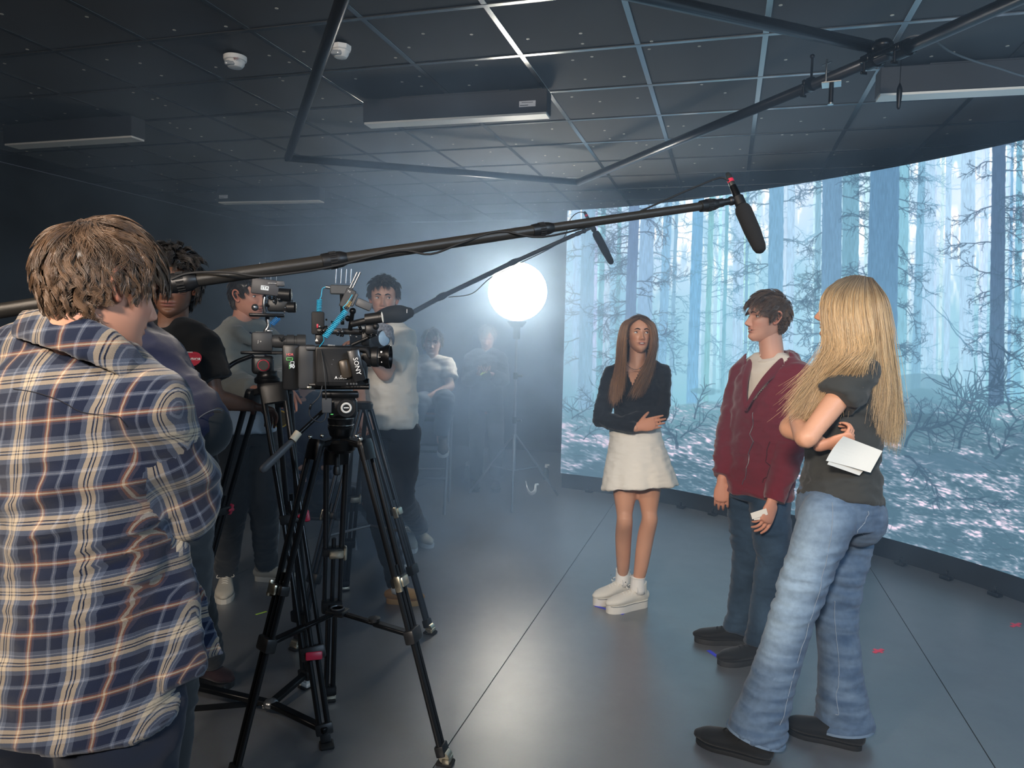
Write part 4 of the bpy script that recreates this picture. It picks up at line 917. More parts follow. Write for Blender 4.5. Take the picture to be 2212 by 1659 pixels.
# ------------------------------------------------------------------ figure tools
def co_of(me):
    a = np.empty(len(me.vertices)*3, np.float32); me.vertices.foreach_get('co', a); return a.reshape(-1, 3)
def nr_of(me):
    a = np.empty(len(me.vertices)*3, np.float32); me.vertices.foreach_get('normal', a); return a.reshape(-1, 3)
def union(bm, voxel, smooth=3, factor=.5):
    me = bpy.data.meshes.new('u'); bmesh.ops.recalc_face_normals(bm, faces=bm.faces[:]); bm.to_mesh(me); bm.free()
    o = bpy.data.objects.new('u', me); COL.objects.link(o)
    m = o.modifiers.new('r', 'REMESH'); m.mode = 'VOXEL'; m.voxel_size = voxel; m.adaptivity = 0
    if smooth: s = o.modifiers.new('s', 'SMOOTH'); s.factor = factor; s.iterations = smooth
    dg = bpy.context.evaluated_depsgraph_get(); r = bpy.data.meshes.new_from_object(o.evaluated_get(dg))
    bpy.data.objects.remove(o); bpy.data.meshes.remove(me); return r
def displace(me, fn):
    c = co_of(me); n = nr_of(me); d = fn(c, n); c = c+n*d[:, None]; me.vertices.foreach_set('co', c.ravel()); me.update()
def folds(amp, f, axis=None, oct=2, base=0.0):
    """wrinkles; f = frequency vector (per metre) along x, y, z"""
    f = np.array(f, np.float32)
    def g(c, n): 
        wq = c+.04*np.stack([fbm(c*5, 1), fbm(c*5+9, 1), fbm(c*5+17, 1)], 1)
        return (1.35*amp*(ridge(wq*f, oct)-.1)+.35*amp*ridge(wq*f*2.6+5, 1)+base).astype(np.float32)
    return g
def garment(name, parent, mtl, build, voxel=.009, smooth=4, fold=None, cut=None, solid=.0, label=None, post=None):
    bm = NB(); build(bm); me = union(bm, voxel, smooth); me.name = name
    if fold: 
        for f in (fold if isinstance(fold, (list, tuple)) else [fold]): displace(me, f)
    if cut:
        bm = NB(); bm.from_mesh(me); bad = [f for f in bm.faces if cut(f.calc_center_median())]
        bmesh.ops.delete(bm, geom=bad, context='FACES'); bm.to_mesh(me); bm.free()
    if post: post(me)
    o = put(name, me, mtl, parent)
    if solid: 
        m = o.modifiers.new('s', 'SOLIDIFY'); m.thickness = solid; m.offset = -1
    if label: o['label'] = label
    return o
def arrs(me):
    v = co_of(me); nl = len(me.loops); li = np.empty(nl, np.int32); me.loops.foreach_get('vertex_index', li)
    npo = len(me.polygons); ls = np.empty(npo, np.int32); lt = np.empty(npo, np.int32)
    me.polygons.foreach_get('loop_start', ls); me.polygons.foreach_get('loop_total', lt); return v, li, ls, lt
def join(parts, name):
    """parts: (verts, loop_idx, loop_start, loop_total, colours)"""
    vo = 0; lo = 0; V, LI, LS, CO = [], [], [], []
    for v, li, ls, lt, c in parts:
        V.append(v); LI.append(li+vo); LS.append(ls+lo); CO.append(c); vo += len(v); lo += len(li)
    V = np.concatenate(V); LI = np.concatenate(LI); LS = np.concatenate(LS); CO = np.concatenate(CO)
    me = bpy.data.meshes.new(name); me.vertices.add(len(V)); me.vertices.foreach_set('co', V.astype(np.float32).ravel())
    me.loops.add(len(LI)); me.loops.foreach_set('vertex_index', LI.astype(np.int32)); me.polygons.add(len(LS)); me.polygons.foreach_set('loop_start', LS.astype(np.int32))
    me.update(calc_edges=True); me.validate()
    at = me.color_attributes.new('tint', 'FLOAT_COLOR', 'POINT'); at.data.foreach_set('color', np.concatenate([CO, np.ones((len(CO), 1))], 1).astype(np.float32).ravel())
    return me
def skin_mat(): return mat('skin', '#c98f73', .48, attr='tint', bump=(350, .12, .0006), spec=.4)
# ---------------------------------------------------------------- head
HZT = [-.118, -.112, -.102, -.09, -.078, -.062, -.045, -.02, 0, .03, .06, .08, .095, .106, .112]
HW = [.012, .026, .037, .047, .054, .060, .064, .069, .072, .0755, .0735, .065, .051, .030, .002]
HF = [.066, .078, .085, .087, .085, .087, .088, .087, .084, .092, .084, .068, .049, .026, .002]
HB = [-.03, -.015, .004, .025, .048, .066, .080, .094, .101, .105, .098, .082, .062, .034, .002]
def head_arrays(res=1.0, fem=0.0, jaw=1.0, nose=1.0, mouth_open=0.0):
    nz, na = int(112*res), int(120*res)
    zs = np.concatenate([np.linspace(-.118, .05, int(nz*.78)), np.linspace(.05, .112, nz-int(nz*.78)+1)[1:]]); nz = len(zs)
    q = np.linspace(-1, 1, na, endpoint=False); t = PI*(.55*q+.45*q**3)        # denser at the front
    Wd = np.interp(zs, HZT, HW); Fr = np.interp(zs, HZT, HF); Bk = np.interp(zs, HZT, HB)
    k = np.ones(7)/7
    def sm(a): 
        p = np.pad(a, 3, mode='edge'); return np.convolve(p, k, 'valid')
    jw = 1-(1-jaw)*np.clip((-.03-zs)/.06, 0, 1); Wd, Fr, Bk = sm(Wd)*jw*(1-.05*fem), sm(Fr), sm(Bk)
    Z, T = np.meshgrid(zs, t, indexing='ij'); Wm, Fm, Bm = Wd[:, None], Fr[:, None], Bk[:, None]
    st, ct = np.sin(T), np.cos(T); e = 2/2.25
    x = Wm*np.sign(st)*np.abs(st)**e; y = np.where(ct > 0, Fm*np.abs(ct)**e, -Bm*np.abs(ct)**e)
    fr = np.clip(ct*1.6, 0, 1)
    def g(cx_, cz_, sx_, sz_): return np.exp(-((x-cx_)/sx_)**2-((Z-cz_)/sz_)**2)
    nd = np.interp(zs, [-.056, -.050, -.045, -.038, -.031, -.02, -.008, .004, .014, .024], [0, .002, .013, .0235, .0245, .018, .0115, .006, .0015, 0])[:, None]*nose
    nw = np.interp(zs, [-.05, -.038, -.02, .01], [.0135, .013, .009, .0075])[:, None]
    y = y+fr*nd*np.exp(-np.abs(x/nw)**2.2)
    y = y+fr*(.0075*(g(.0125, -.041, .0055, .006)+g(-.0125, -.041, .0055, .006))*nose)
    for s in (-1, 1):
        y = y-fr*.0125*g(s*.031, .001, .0155, .0105)+fr*.0045*g(s*.029, .0195, .02, .006)*(1-.6*fem)+fr*.004*g(s*.040, -.028, .02, .018)
        y = y+fr*.0022*g(s*.031, .0095, .014, .003)+fr*.0016*g(s*.031, -.0085, .013, .003)
        y = y-fr*.0022*g(s*.020, -.048, .006, .016)
    y = y+fr*(.0058*g(0, -.0605, .020, .0036)+.0066*g(0, -.0725, .0165, .0044)-.0045*g(0, -.0665, .022, .0017)*(1+mouth_open*2)-.004*g(0, -.082, .022, .006)+.005*g(0, -.098, .017, .012)-.0022*g(0, -.053, .0035, .005))
    v = np.stack([x, y, Z], -1).reshape(-1, 3)
    i = np.arange(nz-1)[:, None]*na; j = np.arange(na)[None]; j2 = (j+1) % na
    F4 = np.stack([i+j, i+j2, i+na+j2, i+na+j], -1).reshape(-1, 4)
    li = F4.ravel(); ls = np.arange(len(F4))*4; lt = np.full(len(F4), 4)
    cap0 = np.arange(na)[::-1]; cap1 = np.arange(na)+(nz-1)*na
    ls = np.concatenate([ls, [len(li), len(li)+na]]); lt = np.concatenate([lt, [na, na]]); li = np.concatenate([li, cap0, cap1])
    lip = np.clip(fr*(g(0, -.0608, .021, .0042)+g(0, -.0722, .019, .0052))*1.3, 0, 1).ravel()
    gap = np.clip(fr*g(0, -.0664, .018, .0016+.002*mouth_open)*1.4, 0, 1).ravel()
    chk = np.clip(fr*(g(.042, -.035, .02, .016)+g(-.042, -.035, .02, .016)+.8*g(0, -.036, .012, .01)), 0, 1).ravel()
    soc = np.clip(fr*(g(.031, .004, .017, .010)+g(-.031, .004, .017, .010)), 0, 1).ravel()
    return v, li, ls, lt, lip, gap, chk, soc
def ear_bm(bm, s, M3, c, sc):
    """ear at side s (+1 = local +x)"""
    def T(p): return c+M3 @ (Vector(p)*sc)
    x0 = s*.0715; out = s*.013
    rim = [(x0, .006, -.004), (x0+out*.9, .004, .018), (x0+out*1.3, -.010, .028), (x0+out*1.5, -.022, .022), (x0+out*1.4, -.026, .006), (x0+out*1.0, -.020, -.012), (x0+out*.6, -.010, -.026), (x0+out*.2, -.001, -.031), (x0, .003, -.022)]
    sweep(bm, [T(p) for p in rim], [.0035*sc, .0042*sc, .0045*sc, .0045*sc, .0042*sc, .004*sc, .0055*sc, .0055*sc, .004*sc], n=8, sub=3)
    sweep(bm, [T((x0-s*.004, -.004, .018)), T((x0+out*.5, -.012, .006)), T((x0+out*.2, -.006, -.020))], [(.014*sc, .004*sc), (.013*sc, .004*sc), (.010*sc, .004*sc)], side=M3 @ Vector((0, 1, 0)), n=10, sub=3)
    sweep(bm, [T((x0+out*.7, -.004, .014)), T((x0+out*1.0, -.015, .010)), T((x0+out*.9, -.016, -.006))], [.0028*sc]*3, n=6, sub=3)
def headframe(face, up=(0, 0, 1), roll=0.0):
    y = Vector(face).normalized(); z = Vector(up); z = (z-y*z.dot(y)).normalized(); x = y.cross(z)
    if roll: q = Quaternion(y, roll); x, z = q @ x, q @ z
    return Matrix((x, y, z)).transposed()
def hand_bm(bm, wr, d, pn, sc=1.0, thumb=1, curl=(.35, .4, .45, .5), spread=.06, thumb_out=.7, thumb_curl=.3):
    """wr wrist, d towards the knuckles, pn the way the palm faces, thumb=+1/-1 side"""
    d = Vector(d).normalized(); pn = Vector(pn); pn = (pn-d*pn.dot(d)).normalized(); s = d.cross(pn).normalized()*thumb
    k = sc; wr = Vector(wr)
    sweep(bm, [wr-d*.02*k, wr+d*.015*k, wr+d*.045*k, wr+d*.082*k], [(.026*k, .019*k), (.029*k, .017*k), (.038*k, .0155*k), (.040*k, .012*k)], side=s, n=16, sub=3)
    Ls = (.043, .048, .045, .034); offs = (.030, .010, -.010, -.028); rs = (.0082, .0085, .008, .0070)
    for L0, o, r, cu, q in zip(Ls, offs, rs, curl, (1, .25, -.4, -1)):
        b = wr+d*(.080-abs(o-.005)*.12)*k+s*o*k; a = 0.0; p = b; pts = [wr+d*.05*k+s*o*.8*k, b]
        for seg_, f in zip((1.0, .62, .5), (.9, 1.1, .7)):
            a += cu*f; dd = d*math.cos(a)+pn*math.sin(a)+s*spread*q*math.cos(a); p = p+dd*(L0*seg_*k); pts.append(p)
        sweep(bm, pts, [r*1.05*k, r*1.08*k, r*k, r*.9*k, r*.72*k], n=10, sub=2)
    b = wr+d*.022*k+s*.022*k; t1 = (d*math.cos(thumb_out)+s*math.sin(thumb_out)+pn*.35).normalized(); t2 = (t1*math.cos(thumb_curl)+(d*.3+pn*.6-s*.2).normalized()*math.sin(thumb_curl)).normalized()
    p1 = b+t1*.042*k; p2 = p1+t2*.032*k; p3 = p2+(t2+pn*.15*thumb_curl).normalized()*.024*k
    sweep(bm, [wr+d*.008*k+s*.008*k, b, p1, p2, p3], [.012*k, .0145*k, .0105*k, .0095*k, .007*k], n=10, sub=3)
def stand(J, key, heel, toe, h=.10):
    d = toe-heel; d.z = 0; d.normalize(); p = heel+d*.065; J[key] = Vector((p.x, p.y, heel.z+h))
class Fig: pass
def figure(label, J, face, skin='#d6a184', head=1.0, female=False, hands=(), res=1.0, group=None, face_up=(0, 0, 1), roll=0.0, jaw=1.0, nose=1.0, mouth=0.0, lip=None, body=None, vox=.009, eyes=True, brow='#4a3526', legs=True, gaze=(0, 0)):
    """J: dict of world joints: hd, nb, sa, sb, ea, eb, wa, wb, pel, ka, kb, fa, fb"""
    f = Fig(); f.J = J; sk = np.array(srgb(skin)); f.M3 = M3 = headframe(face, face_up, roll); f.hd = hd = J['hd']; f.hs = head
    v, li, ls, lt, lp, gap, chk, soc = head_arrays(res, 1.0 if female else 0.0, jaw, nose, mouth)
    hv = (v*head) @ np.array(M3.transposed())+np.array(hd)
    lc = np.array(srgb(lip)) if lip else sk*np.array([.72, .45, .45])
    col = np.repeat(sk[None], len(v), 0); col = col*(1-chk[:, None]*.5)+sk*np.array([1.0, .74, .70])*chk[:, None]*.5
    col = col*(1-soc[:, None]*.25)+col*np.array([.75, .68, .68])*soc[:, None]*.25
    col = col*(1-lp[:, None])+lc*lp[:, None]; col = col*(1-gap[:, None])+sk*.08*gap[:, None]
    col *= (1+.06*vnoise(v*40))[:, None]
    parts = [(hv, li, ls, lt, col)]
    f.face_y = lambda x, z: max(p[1] for p in v if abs(p[0]-x) < .004 and abs(p[2]-z) < .003)
    up = Vector((0, 0, 1)); wf = .9 if female else 1.0
    bm = NB()
    nk = hd+M3 @ Vector((0, -.022, -.085))*head
    sweep(bm, [hd+M3 @ Vector((0, -.02, -.03))*head, nk, J['nb'], J['nb']-up*.07], [(.05*wf, .055*wf), (.053*wf, .057*wf), (.062*wf, .06*wf), (.12*wf, .075*wf)], side=M3 @ Vector((1, 0, 0)), n=20)
    sd = (J['sb']-J['sa']).normalized(); pel = J['pel']; nb = J['nb']; sp = nb-pel; b = body or {}
    hw, ww, cw_ = b.get('w', (.140*wf, .122*wf, .146*wf)); hd_, wd_, cdp = b.get('d', (.084, .078, .090))
    sweep(bm, [pel-up*.04, pel+sp*.12, pel+sp*.42, pel+sp*.72, pel+sp*.9, nb], [(hw*.9, hd_), (hw, hd_*1.05), (ww, wd_), (cw_, cdp), (cw_*.9, cdp*.8), (.06, .055)], side=sd, n=24)
    sweep(bm, [J['sa'], J['sa']+(nb-J['sa'])*.5+up*.01, nb-up*.02, J['sb']+(nb-J['sb'])*.5+up*.01, J['sb']], [.043*wf, .05*wf, .055*wf, .05*wf, .043*wf], n=16)
    ar = [x*wf for x in b.get('arm', (.047, .043, .038, .038, .029, .024))]
    for s, e, w_ in (('sa', 'ea', 'wa'), ('sb', 'eb', 'wb')):
        A, B_, C_ = J[s], J[e], J[w_]
        sweep(bm, [A, A+(B_-A)*.4, A+(B_-A)*.85, B_, B_+(C_-B_)*.25, B_+(C_-B_)*.7, C_], [ar[0], ar[1], ar[2], ar[2], ar[3], ar[4], ar[5]], n=16)
    if legs:
        lr = [x*wf for x in b.get('leg', (.074, .062, .050, .050, .040, .034))]
        for sgn, kn, fo in ((-1, 'ka', 'fa'), (1, 'kb', 'fb')):
            A = pel+sd*hw*.5*sgn-up*.02; B_, C_ = J[kn], J[fo]
            if 'h'+kn[1] in J: A = J['h'+kn[1]]
            n_ = Vector((face[0], face[1], 0)).normalized()
            sweep(bm, [A, A+(B_-A)*.45+n_*.008, A+(B_-A)*.88, B_+n_*.006, B_+(C_-B_)*.28-n_*.014, B_+(C_-B_)*.72, C_, C_-up*.05], [lr[0], lr[1], lr[2], lr[2], lr[3], lr[4], lr[5], lr[5]], n=18)
            sweep(bm, [C_-up*.045, C_-up*.05+n_*.06, C_-up*.052+n_*.11], [(.034, .03), (.036, .026), (.032, .02)], side=up, n=12) if False else None
    me = union(bm, vox, 5); a = arrs(me); parts.append((*a, np.repeat(sk[None], len(a[0]), 0)*(1+.05*vnoise(a[0]*18))[:, None])); bpy.data.meshes.remove(me)
    if hands:
        for h in hands:
            bm = NB(); hand_bm(bm, **h); me = union(bm, .0034*h.get('sc', 1.0)**.5, 2); a = arrs(me)
            parts.append((*a, np.repeat(sk[None]*np.array([1, .9, .88]), len(a[0]), 0))); bpy.data.meshes.remove(me)
    bm = NB()
    for s in (-1, 1): ear_bm(bm, s, M3, hd, head*(.92 if female else 1.0))
    bm.normal_update(); me = bpy.data.meshes.new('e'); bmesh.ops.recalc_face_normals(bm, faces=bm.faces[:]); bm.to_mesh(me); bm.free(); a = arrs(me); parts.append((*a, np.repeat(sk[None]*np.array([1.0, .78, .74]), len(a[0]), 0)))
    me = join(parts, 'person'); o = put('person', me, skin_mat()); tag(o, label, 'person', group); f.o = o; f.v = v
    if eyes:
        for s in (-1, 1):
            fy = f.face_y(s*.031, .0)
            def LP(x, y, z): return hd+M3 @ (Vector((x, y, z))*head)
            R = M3
            bm = NB(); ball(bm, LP(s*.031, fy-.0035, .0005), (.0132*head, .0068*head, .0056*head), R, 16, 10); e = put('eye', bm, mat('eye_white', '#d9d4cf', .25), o)
            bm = NB(); ball(bm, LP(s*.031+gaze[0]*.005, fy+.0012, .0008+gaze[1]*.003), (.0055*head, .0028*head, .0052*head), R, 14, 8); put('iris', bm, mat('iris_dark', '#2c211b', .2), e)
            bm = NB(); sweep(bm, [LP(s*.018, fy+.0015, .0045), LP(s*.027, fy+.0045, .0075), LP(s*.036, fy+.002, .0070), LP(s*.0455, fy-.006, .0025)], [.0010*head, .0014*head, .0015*head, .001*head], n=6); put('upper_lashes', bm, mat('lash', '#1f1713', .7), e)
            bm = NB(); ys = [f.face_y(s*x, z) for x, z in ((.014, .019), (.028, .0235), (.042, .0195))]
            sweep(bm, [LP(s*.014, ys[0]+.001, .0185), LP(s*.028, ys[1]+.001, .0235), LP(s*.044, ys[2]-.001, .0185)], [(.0035*head, .0016), (.0034*head, .0018), (.0012, .001)], side=M3 @ Vector((0, 0, 1)), n=8, sub=5); put('eyebrow', bm, mat('brow_'+brow[1:], brow, .8), o)
        if mouth:
            bm = NB(); fy = f.face_y(0, -.066); ball(bm, hd+M3 @ (Vector((0, fy-.0035, -.0655))*head), (.0125*head, .004, .0024*head*(.6+mouth)), M3, 12, 8); put('teeth', bm, mat('teeth', '#e6e0d6', .3), o)
    return f
from mathutils.bvhtree import BVHTree
def snap(obj, pts, off=.0008, n=24):
    t = BVHTree.FromPolygons([v.co for v in obj.data.vertices], [p.vertices[:] for p in obj.data.polygons]); out = []
    rows = cr([tuple(p) for p in pts], max(1, n//(len(pts)-1)))
    for r in rows:
        co, no, _, _ = t.find_nearest(Vector(r)); out.append(co+no*off)
    return out
# ---------------------------------------------------------------- hair
def hair_mat(name, dark, light, rough=.35):
    if name in MATS: return MATS[name]
    m = bpy.data.materials.new(name); m.use_nodes = True; nt = m.node_tree; N = nt.nodes; L = nt.links
    b = N['Principled BSDF']; b.inputs['Roughness'].default_value = rough; b.inputs['Specular IOR Level'].default_value = .6
    b.inputs['Anisotropic'].default_value = .5; b.inputs['Sheen Weight'].default_value = .15
    a = N.new('ShaderNodeAttribute'); a.attribute_name = 'shade'
    r = N.new('ShaderNodeValToRGB'); e = r.color_ramp.elements; e[0].color = (*srgb(dark), 1); e[1].color = (*srgb(light), 1); e[0].position = .0; e[1].position = 1.0
    L.new(a.outputs['Fac'], r.inputs[0]); L.new(r.outputs[0], b.inputs['Base Color']); MATS[name] = m; return m
def strands(name, parent, mtl, paths, radius, shade, tip=.25):
    """paths: (n, k, 3); shade: (n, k) or (n,)"""
    n, k, _ = paths.shape; hc = bpy.data.hair_curves.new(name); hc.add_curves([k]*n)
    hc.attributes['position'].data.foreach_set('vector', paths.astype(np.float32).ravel()) if 'position' in hc.attributes else None
    ra = hc.attributes.get('radius') or hc.attributes.new('radius', 'FLOAT', 'POINT'); t = np.linspace(0, 1, k)
    rr = radius*(1-(1-tip)*t**2)[None].repeat(n, 0); ra.data.foreach_set('value', rr.astype(np.float32).ravel())
    sh = hc.attributes.new('shade', 'FLOAT', 'POINT'); s = np.broadcast_to(shade if np.ndim(shade) == 2 else np.asarray(shade)[:, None], (n, k)); sh.data.foreach_set('value', s.astype(np.float32).ravel())
    hc.materials.append(mtl); o = bpy.data.objects.new(name, hc); COL.objects.link(o); adopt(o, parent); return o
def hairline(x, y, z, low=-.07, side=.0, front=.07):
    """1 inside the scalp region (local head coordinates)"""
    az = np.degrees(np.abs(np.arctan2(x, y)))
    h = np.interp(az, [0, 35, 52, 62, 72, 80, 100, 112, 130, 180], [front, front-.004, front-.022, .02, side-.012, side-.008, side+.012, side-.03, low+.01, low])
    return z-h
def scalp_shell(f, parent_name, mtl, thick=.006, low=-.07, side=0.0, front=.07, shade=.1):
    """skull cap that follows the head surface"""
    v = f.v; M_ = np.array(f.M3.transposed()); hl = hairline(v[:, 0], v[:, 1], v[:, 2], low, side, front)
    c = np.array([0, -.005, .005]); n = v-c; n /= np.linalg.norm(n, axis=1)[:, None]+1e-6
    v2 = v+n*(thick*np.clip(hl/.02, -.4, 1))[:, None]
    V = (v2*f.hs) @ M_+np.array(f.hd); me = f.o.data
    nh = len(v); _, li, ls, lt = arrs(me); keep = []
    F_ = li[:0]; fl = []; st = []; cnt = 0
    q = ls[(lt == 4)]; idx = np.stack([li[q], li[q+1], li[q+2], li[q+3]], 1); idx = idx[(idx.max(1) < nh)]; idx = idx[hl[idx].mean(1) > -.002]
    used = np.unique(idx); mp = np.zeros(nh, int)-1; mp[used] = np.arange(len(used)); idx = mp[idx]
    topring = np.array([i for i in used if v[i, 2] > .1119]);
    m2 = bpy.data.meshes.new('hair'); faces = idx.tolist()
    if len(topring) > 3: faces.append(mp[topring].tolist())
    m2.from_pydata(V[used].tolist(), [], faces); m2.validate()
    at = m2.attributes.new('shade', 'FLOAT', 'POINT'); at.data.foreach_set('value', np.full(len(used), shade, np.float32))
    return put('hair', m2, mtl, f.o)
def scalp_roots(n, f, low, side, front, seed=0):
    r = np.random.default_rng(seed); out = []
    while sum(len(o) for o in out) < n:
        u = r.normal(size=(n*2, 3)); u /= np.linalg.norm(u, axis=1)[:, None]
        p = np.array([0, -.006, .008])+u*np.array([.0765, .0995, .105]); k = (hairline(p[:, 0], p[:, 1], p[:, 2], low, side, front) > .0) & (u[:, 2] > -.85)
        out.append(u[k])
    return np.concatenate(out)[:n]
def short_hair(f, mtl, n=5000, ln=.035, lift=.012, low=-.07, side=0.0, front=.07, seed=1, radius=.0007, crown=(0, -.45, .89), sweep_dir=(0, 0, 0), curl=0.0, clump=.6, fade=0.0, top_ln=None, shade=.1, sh_amp=.5, k=9, thick=.006, fringe=0.0):
    sh = scalp_shell(f, 'hair', mtl, thick, low, side, front, shade)
    u = scalp_roots(n, f, low, side, front, seed); r = np.random.default_rng(seed+5); c = np.array(crown, float); c /= np.linalg.norm(c)
    nc = max(20, n//22); cu = u[:nc]; near = np.argmax(u @ cu.T, 1); cdir = r.normal(size=(nc, 3))
    R_ = np.array([.0765, .0995, .105])+thick*.6; C0 = np.array([0, -.006, .008])
    tan = u-c; tan = tan-u*(tan*u).sum(1)[:, None]; tan /= np.linalg.norm(tan, axis=1)[:, None]+1e-6
    sd_ = np.array(sweep_dir, float); tan = tan+sd_; tan = tan+cdir[near]*.38; tan = tan-u*(tan*u).sum(1)[:, None]; tan /= np.linalg.norm(tan, axis=1)[:, None]+1e-6
    hgt = np.clip((u[:, 2]+.15)/.9, 0, 1); L_ = ln*(r.uniform(.7, 1.15, n)); 
    if top_ln: L_ = L_*(1-hgt)+top_ln*r.uniform(.75, 1.15, n)*hgt
    if fade: L_ = L_*np.clip(.25+hgt*1.6, 0, 1)
    L_ = L_*(1+fringe*np.clip(u[:, 1]*1.2-.2, 0, 1)*np.clip(u[:, 2]*1.5, 0, 1))
    P_ = np.zeros((n, k, 3)); ph = r.uniform(0, 6.28, nc)[near]
    tcl = cu[near]-u; tcl = tcl-u*(tcl*u).sum(1)[:, None]
    for q in range(k):
        s = q/(k-1); d = u+tan*(L_[:, None]*s/.1)+tcl*clump*s; d /= np.linalg.norm(d, axis=1)[:, None]
        lf = lift*np.sin(min(s*1.6, 1.57))*(.5+.8*hgt)*(.7+.6*np.sin(ph*3)**2)
        w = curl*np.sin(ph+s*5)*s
        bt = np.cross(u, tan); P_[:, q] = C0+d*(R_+lf[:, None])+bt*w[:, None]+np.array([0, 0, -1.])*(s*s*L_*.18*(1-hgt))[:, None]
    M_ = np.array(f.M3.transposed()); W_ = (P_*f.hs) @ M_+np.array(f.hd)
    st = np.clip(shade+sh_amp*(r.random(nc)[near]*.7+r.random(n)*.3), 0, 1)
    strands('hair_strands', sh, mtl, W_, radius, st); return sh
def guide_hair(parent, mtl, guides, n, radius, name='hair_lock', k=26, jit=.006, seed=3, sub=6, back=.012, nrm=None, shade=.25, root_dark=.5, wave=.004, amp=.6, tipj=.02):
    """guides: list of polylines (world points, same length); strands run between them; a solid sheet backs them"""
    G = np.array([cr([tuple(p) for p in g], sub) for g in guides]); ng, m, _ = G.shape; r = np.random.default_rng(seed)
    tt = np.linspace(0, m-1, k); G_full = None; G = np.stack([np.stack([np.interp(tt, np.arange(m), G[a, :, d]) for d in range(3)], -1) for a in range(ng)])
    nv = np.array(nrm if nrm is not None else (0, -1, 0), float)
    # backing sheet with lock-shaped grooves
    na = (ng-1)*14+1; gi = np.linspace(0, ng-1, na); Gs = np.stack([np.stack([np.interp(tt*.86, tt, G[a, :, d]) for d in range(3)], -1) for a in range(ng)]); S = np.stack([np.stack([np.interp(gi, np.arange(ng), Gs[:, q, d]) for d in range(3)], -1) for q in range(k)], 1)
    gro = vnoise(np.stack([gi[:, None]*4.0+np.zeros(k)[None], np.zeros((na, k)), np.linspace(0, 1.2, k)[None]+np.zeros((na, 1))], -1).reshape(-1, 3)).reshape(na, k)
    S0 = S-nv*(back*.35+.005*gro[..., None]); S1 = S-nv*back*1.6
    V = np.concatenate([S0.reshape(-1, 3), S1.reshape(-1, 3)]); F_ = []; N_ = na*k
    for a in range(na-1):
        for q in range(k-1):
            i = a*k+q; F_.append((i, i+1, i+k+1, i+k)); F_.append((N_+i, N_+i+k, N_+i+k+1, N_+i+1))
    for q in range(k-1):
        F_.append((q, N_+q, N_+q+1, q+1)); i = (na-1)*k+q; F_.append((i, i+1, N_+i+1, N_+i))
    for a in range(na-1):
        i = a*k; F_.append((i, i+k, N_+i+k, N_+i)); i = a*k+k-1; F_.append((i, N_+i, N_+i+k, i+k))
    me = bpy.data.meshes.new(name); me.from_pydata(V.tolist(), [], F_); at = me.attributes.new('shade', 'FLOAT', 'POINT')
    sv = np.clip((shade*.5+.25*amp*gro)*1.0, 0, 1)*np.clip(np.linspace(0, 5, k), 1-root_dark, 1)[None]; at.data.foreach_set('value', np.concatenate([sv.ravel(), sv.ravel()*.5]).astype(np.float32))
    o = put(name, me, mtl, parent)
    # strands
    a = r.uniform(0, ng-1, n); nl = max(10, n//28); la = r.uniform(0, ng-1, nl); near = np.argmin(np.abs(a[:, None]-la[None]), 1); a2 = a*.45+la[near]*.55
    i0 = np.clip(a.astype(int), 0, ng-2); fr = (a-i0)[:, None, None]; i1 = np.clip(a2.astype(int), 0, ng-2); fr1 = (a2-i1)[:, None, None]
    A = G[i0]*(1-fr)+G[i0+1]*fr; B_ = G[i1]*(1-fr1)+G[i1+1]*fr1; t = np.linspace(0, 1, k)[None, :, None]
    P_ = A*(1-t)+B_*t
    cutl = r.uniform(.80, 1.0, n)*(1-.10*r.random(nl)[near]); idx_ = np.linspace(0, 1, k)[None]*cutl[:, None]*(k-1); q0 = np.clip(idx_.astype(int), 0, k-2); qf = (idx_-q0)[..., None]; ar_ = np.arange(n)[:, None]; P_ = P_[ar_, q0]*(1-qf)+P_[ar_, q0+1]*qf
    ph = r.uniform(0, 6.28, nl)[near][:, None]; off = r.normal(size=(n, 3))*jit
    tq = np.linspace(0, 1, k)[None]
    P_ = P_+off[:, None]*(.3+.7*t)*np.array([1, 1, .6])+nv*np.abs(r.normal(size=(n, 1, 1)))*jit*.8
    side = G[-1].mean(0)-G[0].mean(0); side = side/np.linalg.norm(side)
    P_ = P_+side*(wave*np.sin(ph+tq*9)*tq)[..., None]+side*((r.normal(size=(n, 1))*tipj)*tq**4)[..., None]
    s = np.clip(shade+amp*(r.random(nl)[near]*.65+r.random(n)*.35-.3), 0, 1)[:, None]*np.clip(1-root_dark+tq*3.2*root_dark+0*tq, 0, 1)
    strands('hair_strands', o, mtl, P_, radius, s); return o
